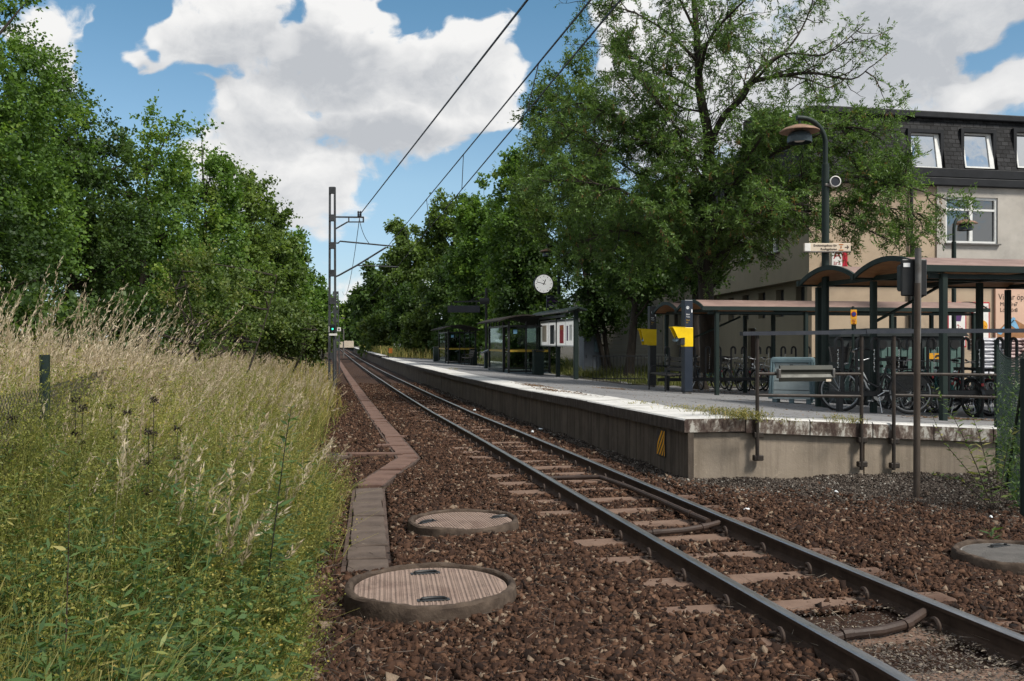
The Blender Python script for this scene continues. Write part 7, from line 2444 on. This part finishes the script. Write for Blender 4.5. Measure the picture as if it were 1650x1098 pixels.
at_ = np.where(f[..., None] < .5, B0_[:, None] + (P1 - B0_)[:, None] * (f * 2)[..., None], P1[:, None] + (P2 - P1)[:, None] * (f * 2 - 1)[..., None])
an = rg.uniform(0, 2 * PI, (n, 1)) + (np.arange(m_) % 2) * PI + (np.arange(m_) // 2 % 2) * PI / 2 + rg.normal(0, .25, (n, m_))
D = norm(np.stack([np.cos(an), np.sin(an), rg.normal(-.05, .28, (n, m_))], -1))
sz_ = rg.uniform(.05, .10, (n, m_)) * (1.2 - .65 * f) * rg.uniform(.8, 1.2, (n, 1))
V, Q = leaf_quads(at_.reshape(-1, 3), D.reshape(-1, 3), sz_.ravel(), sz_.ravel() * .48, rg, 1.3, .12)
tl_ = np.clip(np.repeat(tint, m_) + rg.normal(0, .10, n * m_) + (rg.random(n * m_) < .035) * .6, 0, 1)
N_.add(V, Q, np.repeat(tl_, 4))
t, s, Y = sample_cam(3600, 2.4, 10, -.72, .1, 1)
e = edge(s)
keep = (t < e - .02) & (t > -4.5)
t, s, Y = t[keep], s[keep], Y[keep]; n = len(t)
h = rg.uniform(.6, 1.2, n) * (.66 + .34 * sstep(2.8, 5.0, Y)) * np.clip(.5 + .5 * (edge(s) - t) / .6, .45, 1)
lean = rg.normal(size=(n, 3)) * np.array([.13, .13, 0]) + WIND * .3
tint = np.clip(rg.normal(.42, .16, n) + (rg.random(n) < .07) * .45, 0, .97)
z0 = zg(t, s)
P1, P2 = stems(N_, t, s, z0 - .03, h, lean, np.full(n, .0030), np.where(rg.random(n) < .3, .93, .2))
B0_ = np.stack([t, s, z0], -1)
m_ = 26
f = .18 + .82 * (np.arange(m_) + .5) / m_ + rg.normal(0, .008, (n, m_))
at_ = np.where(f[..., None] < .5, B0_[:, None] + (P1 - B0_)[:, None] * (f * 2)[..., None], P1[:, None] + (P2 - P1)[:, None] * (f * 2 - 1)[..., None])
an = rg.uniform(0, 2 * PI, (n, 1)) + np.arange(m_) * 2.4 + rg.normal(0, .3, (n, m_))
D = norm(np.stack([np.cos(an), np.sin(an), rg.normal(.25, .3, (n, m_)) - .35 * (1 - f)], -1))
sz_ = rg.uniform(.06, .125, (n, m_)) * (1.2 - .55 * f) * rg.uniform(.75, 1.2, (n, 1))
V, Q = leaf_quads(at_.reshape(-1, 3), D.reshape(-1, 3), sz_.ravel(), sz_.ravel() * .22, rg, 1.3, .15)
N_.add(V, Q, np.repeat(np.clip(np.repeat(tint, m_) + rg.normal(0, .1, n * m_) + (rg.random(n * m_) < .04) * .5, 0, 1), 4))
tag(N_.build('weeds', 'weed_leaf'), kind='stuff')
# -- dry debris and twigs on the edge of the ballast
R_ = Acc()
t, s, Y = sample_cam(26000, 2.4, 18, -.6, .25, 1)
keep = (t > edge(s) - .9) & (t < .25 + .35 * rg.random(len(t)) ** 2) & (rg.random(len(t)) < np.exp(-np.maximum(0, t + .1) * 5))
t, s, Y = t[keep], s[keep], Y[keep]; n = len(t)
P = np.stack([t, s, zg(t, s) + rg.uniform(.0, .05, n)], -1)
a = rg.uniform(0, 2 * PI, n); D = np.stack([np.cos(a), np.sin(a), rg.normal(0, .25, n)], -1)
ln = rg.uniform(.03, .22, n)[:, None]
side = norm(np.cross(D, rg.normal(size=(n, 3))))
V, Q = strips(P, P + D * ln * .5 + rg.normal(size=(n, 3)) * .012, P + D * ln, np.full(n, .0018), np.full(n, .0016), np.full(n, .0008), side)
R_.add(V, Q, np.repeat(rg.random(n), 6))
# wood chips and leaves between the rails close to the camera
t = rg.uniform(T_L + .05, T_R - .05, 9000); s = rg.uniform(2.6, 5.4, 9000)
kk_ = rg.random(9000) < sstep(5.4, 4.7, s)
t, s = t[kk_], s[kk_]; n = len(t)
P = np.stack([t, s, zg(t, s) + .006 + rg.uniform(0, .02, n)], -1); a = rg.uniform(0, 2 * PI, n)
V, Q = leaf_quads(P, norm(np.stack([np.cos(a), np.sin(a), rg.normal(0, .2, n)], -1)), rg.uniform(.008, .035, n), rg.uniform(.005, .016, n), rg, 1.2)
R_.add(V, Q, np.repeat(rg.random(n) ** 1.6, 4))
# scattered straw bits over the ballast
t, s = rg.uniform(-.3, 6.8, 1500), 1 / rg.uniform(1 / 14, 1 / 3, 1500); kk_ = ~((t > 4.4) & (s > S_E)); t, s = t[kk_], s[kk_]; n = len(t)
P = np.stack([t, s, zg(t, s) + .03 + rg.uniform(0, .02, n)], -1); a = rg.uniform(0, 2 * PI, n); D = np.stack([np.cos(a), np.sin(a), rg.normal(0, .2, n)], -1); ln = rg.uniform(.03, .12, n)[:, None]
V, Q = strips(P, P + D * ln * .5, P + D * ln, np.full(n, .0014), np.full(n, .0013), np.full(n, .0006), norm(np.cross(D, rg.normal(size=(n, 3)))))
R_.add(V, Q, np.repeat(.5 + .5 * rg.random(n), 6))
tag(R_.build('debris', 'debris'), kind='stuff')
# -- fallen leaves gathered on the platform and in the yard
L_ = Acc()
def litter_patch(px, py, rx, ry, n):
    c = gp(px, py)
    t = c.x + rg.normal(0, rx, n); s = c.y + rg.normal(0, ry, n)
    P = np.stack([t, s, zp(t, s) + rg.uniform(.004, .02, n)], -1); a = rg.uniform(0, 2 * PI, n)
    V, Q = leaf_quads(P, np.stack([np.cos(a), np.sin(a), rg.normal(0, .12, n)], -1), rg.uniform(.03, .07, n), rg.uniform(.02, .04, n), rg, 1.6, .05)
    L_.add(V, Q, np.repeat(rg.random(n), 4))
litter_patch(860, 622, .10, .9, 500); litter_patch(885, 629, .08, .6, 260); litter_patch(990, 627, .25, .3, 260); litter_patch(925, 634, .05, .8, 120); litter_patch(1240, 628, .9, .3, 400); litter_patch(1150, 632, .6, .5, 250); litter_patch(1545, 676, .5, .12, 500)
t = rg.uniform(T_K, 11, 1800); s = rg.uniform(S_E + .4, 42, 1800); P = np.stack([t, s, zp(t, s) + .006], -1); a = rg.uniform(0, 2 * PI, 1800)
V, Q = leaf_quads(P, np.stack([np.cos(a), np.sin(a), rg.normal(0, .1, 1800)], -1), rg.uniform(.015, .05, 1800), rg.uniform(.01, .03, 1800), rg, 1.6, .05); L_.add(V, Q, np.repeat(rg.random(1800), 4))
tag(L_.build('fallen_leaves', 'litter_leaf'), kind='stuff')
# -- tufts in the joint of the platform edge
J_ = Acc()
for px, py, n, hh in ((1165, 668, 130, .10), (1195, 674, 160, .13), (1130, 663, 70, .08), (1212, 676, 90, .12), (1365, 682, 60, .10), (1348, 678, 30, .08), (1092, 659, 40, .06), (1250, 681, 30, .06), (730, 596, 30, .1), (1040, 651, 30, .05)):
    c = gp(px, py); t = c.x + rg.normal(0, .16, n); s = c.y + rg.normal(0, .05, n)
    h = rg.uniform(.3, 1.2, n) * hh
    P1, P2 = stems(J_, t, s, zp(t, s), h, rg.normal(size=(n, 3)) * np.array([.5, .5, 0]), np.full(n, .003), np.clip(rg.normal(.45, .2, n), 0, 1))
    kites_along(J_, P1, P2, 3, .03, .012, np.full(n, .5), .8, .2, .01)
# verge plants under the trees behind the platform
n = 16000; t = rg.uniform(9.9, 17, n); s = 1 / rg.uniform(1 / 85, 1 / 29.5, n)
h = rg.uniform(.08, .5, n) * sstep(9.8, 11.5, t)
P1, P2 = stems(J_, t, s, zverge(t, s), h, rg.normal(size=(n, 3)) * np.array([.4, .4, 0]), rg.uniform(.006, .02, n), np.clip(rg.normal(.12, .15, n), 0, 1))
n = 9000; t = rg.uniform(T_E + .5, 9, n); s = rg.uniform(80, 150, n)
P1, P2 = stems(J_, t, s, zp(t, s), rg.uniform(.2, 1.0, n), rg.normal(size=(n, 3)) * np.array([.3, .3, 0]), rg.uniform(.015, .04, n), np.clip(rg.normal(.5, .2, n), 0, 1))
tag(J_.build('weeds', 'grass_green'), kind='stuff')

# ---------------------------------------------------------------- single plants
def stalk_plant(name, cat, label, path, r, nleaf, L, W, leafmat_, stemmat, group=None, f0=.2, tint=.45, droop=-.1, whorl=1, seed=1, taper=.5):
    rd = np.random.default_rng(seed)
    base = Vector(path[0])
    root = empty(name, base, label, cat, 0, group)
    P = [Vector(p) - base for p in path]
    pts = []
    for i in range(len(P) - 1):
        for k in range(4): pts.append(P[i].lerp(P[i + 1], k / 4))
    pts.append(P[-1])
    m = MB(); m.tube(pts, [r * (1 - .7 * i / (len(pts) - 1)) for i in range(len(pts))], 6); m.build('stem', stemmat, root, True)
    A = np.array([tuple(p) for p in pts])
    f = f0 + (1 - f0) * (np.arange(nleaf) + .5) / nleaf
    ii = f * (len(A) - 1); lo = np.clip(ii.astype(int), 0, len(A) - 2); fr = (ii - lo)[:, None]
    at2 = A[lo] * (1 - fr) + A[lo + 1] * fr
    an = np.arange(nleaf) * 2.4 + rd.normal(0, .3, nleaf)
    D = norm(np.stack([np.cos(an), np.sin(an), np.full(nleaf, .25) + rd.normal(0, .15, nleaf)], -1))
    sc = rd.uniform(.75, 1.15, nleaf) * (1.15 - taper * f)
    V, Q = leaf_quads(at2, D, L * sc, W * sc, rd, 1.4, .1)
    np_mesh('leaf', V, Q, leafmat_, np.repeat(np.clip(rd.normal(tint, .13, nleaf), 0, 1), 4), root)['kind'] = 'stuff'
    return root
Yw = 4.7
stalk_plant('willowherb', 'plant', 'single tall dark-stemmed plant with narrow leaves rising at the right of the weeds', [at(424, 1010, Yw), at(436, 900, Yw), at(450, 790, Yw), at(462, 700, Yw), at(470, 655, Yw)], .0045, 60, .115, .022, 'weed_leaf', 'bark_dark', None, .12, .5, seed=3)
stalk_plant('yellowing_plant', 'plant', 'plant with pale yellow drooping leaves in the middle of the weeds', [at(262, 1010, 4.4), at(266, 930, 4.4), at(270, 860, 4.4)], .004, 34, .10, .038, 'weed_leaf', 'bark', None, .25, .97, seed=4)
stalk_plant('bare_stalk', 'plant', 'thick pale pinkish stalk in the lower left corner', [at(106, 1120, 3.3), at(107, 1000, 3.3), at(110, 900, 3.3), at(112, 815, 3.3)], .004, 16, .07, .022, 'weed_leaf', 'conduit', None, .3, .75, seed=5)
for i, (px, y0, y1, Yp) in enumerate(((120, 640, 820, 5.6), (131, 655, 830, 5.5), (178, 650, 800, 5.8), (203, 660, 830, 5.7), (246, 640, 810, 5.6), (238, 690, 830, 5.4), (284, 690, 830, 5.8), (18, 670, 830, 5.2))):
    rd = np.random.default_rng(50 + i)
    b = at(px - 8, 980, Yp); b.z = float(zg(b.x, b.y)); tp_ = at(px + 2, y0, Yp)
    root = empty('dead_flower_stalk', b, 'dead stalk with dark brown flower whorls among the green weeds', 'dead plant', 0, 'dead dark-headed stalks in the grass')
    d_ = tp_ - b
    m = MB(); m.tube([(0, 0, 0), d_ * .5 + Vector((.01, 0, 0)), d_], [.004, .003, .002], 5); m.build('stem', 'bark_dark', root)
    acc = Acc()
    for k in range(rd.integers(2, 5)):
        c = np.array(tuple(d_ * (1 - .155 * k - .02 * rd.random())))
        n = 60; th = rd.uniform(0, 2 * PI, n)
        Pq = c + np.stack([np.cos(th), np.sin(th), rd.normal(0, .9, n)], -1) * rd.uniform(.004, .018, (n, 1))
        Dq = norm(np.stack([np.cos(th), np.sin(th), rd.normal(-.25, .5, n)], -1))
        V, Q = leaf_quads(Pq, Dq, rd.uniform(.010, .024, n), rd.uniform(.007, .012, n), rd)
        acc.add(V, Q, np.repeat(rd.random(n), 4))
    acc.build('flower_head', 'dead_head', root)['kind'] = 'stuff'
# tall weed by the right fence and a small one on the gravel
b = at(1600, 790, 9.6); b.z = float(zg(b.x, b.y))
wroot = None
for i, pts in enumerate(([(1600, 800), (1575, 755), (1560, 720), (1535, 670), (1505, 625)], [(1605, 800), (1590, 750), (1578, 700), (1560, 655)], [(1590, 802), (1550, 775), (1500, 765)], [(1612, 800), (1620, 740), (1632, 690)], [(1600, 800), (1565, 765), (1520, 712), (1490, 640)])):
    P_ = [at(x, y, 9.6 + .05 * i) for x, y in pts]; P_[0] = b + Vector((.02 * i, 0, 0))
    r_ = stalk_plant('tall_weed', 'plant', ['tall yellow-green weed arching left in front of the signal pole at the green fence', 'upright yellow-green weed stem beside the green fence', 'low weed stem creeping left over the dark gravel', 'weed stem growing into the green wire fence', 'thin arching weed stem reaching up to the signal pole'][i], P_, .006, [60, 44, 30, 36, 44][i], .13 if i < 4 else .07, .034, 'weed_leaf', 'grass_green' if False else 'bark', 'weeds at the right fence', .12, .8, seed=60 + i)
b = at(1597, 846, 7.9); b.z = float(zg(b.x, b.y))
stalk_plant('small_weed', 'plant', 'small bright green plant on the dark gravel at lower right', [b, b + Vector((0, 0, .05)), b + Vector((.01, 0, .10))], .004, 11, .12, .034, 'weed_leaf', 'bark', None, .05, .55, seed=70, taper=.2)
# climbing leaves in the green fence
V_ = Acc()
n = 2600; u_ = rg.random(n) ** .8; P = np.array(tuple(f0))[None] + np.array(tuple(f1 - f0))[None] * u_[:, None] + rg.normal(size=(n, 3)) * np.array([.05, .06, 0]); P[:, 0] += .04
P[:, 2] = f0.z + rg.beta(1.1, 1.9, n) * 1.5
V, Q = leaf_quads(P, norm(rg.normal(size=(n, 3)) + np.array([0, 0, .4])), rg.uniform(.03, .075, n), rg.uniform(.012, .03, n), rg, .4)
V_.add(V, Q, np.repeat(np.clip(rg.normal(.5, .2, n), 0, .95), 4))
tag(V_.build('undergrowth', 'weed_leaf'), kind='stuff')
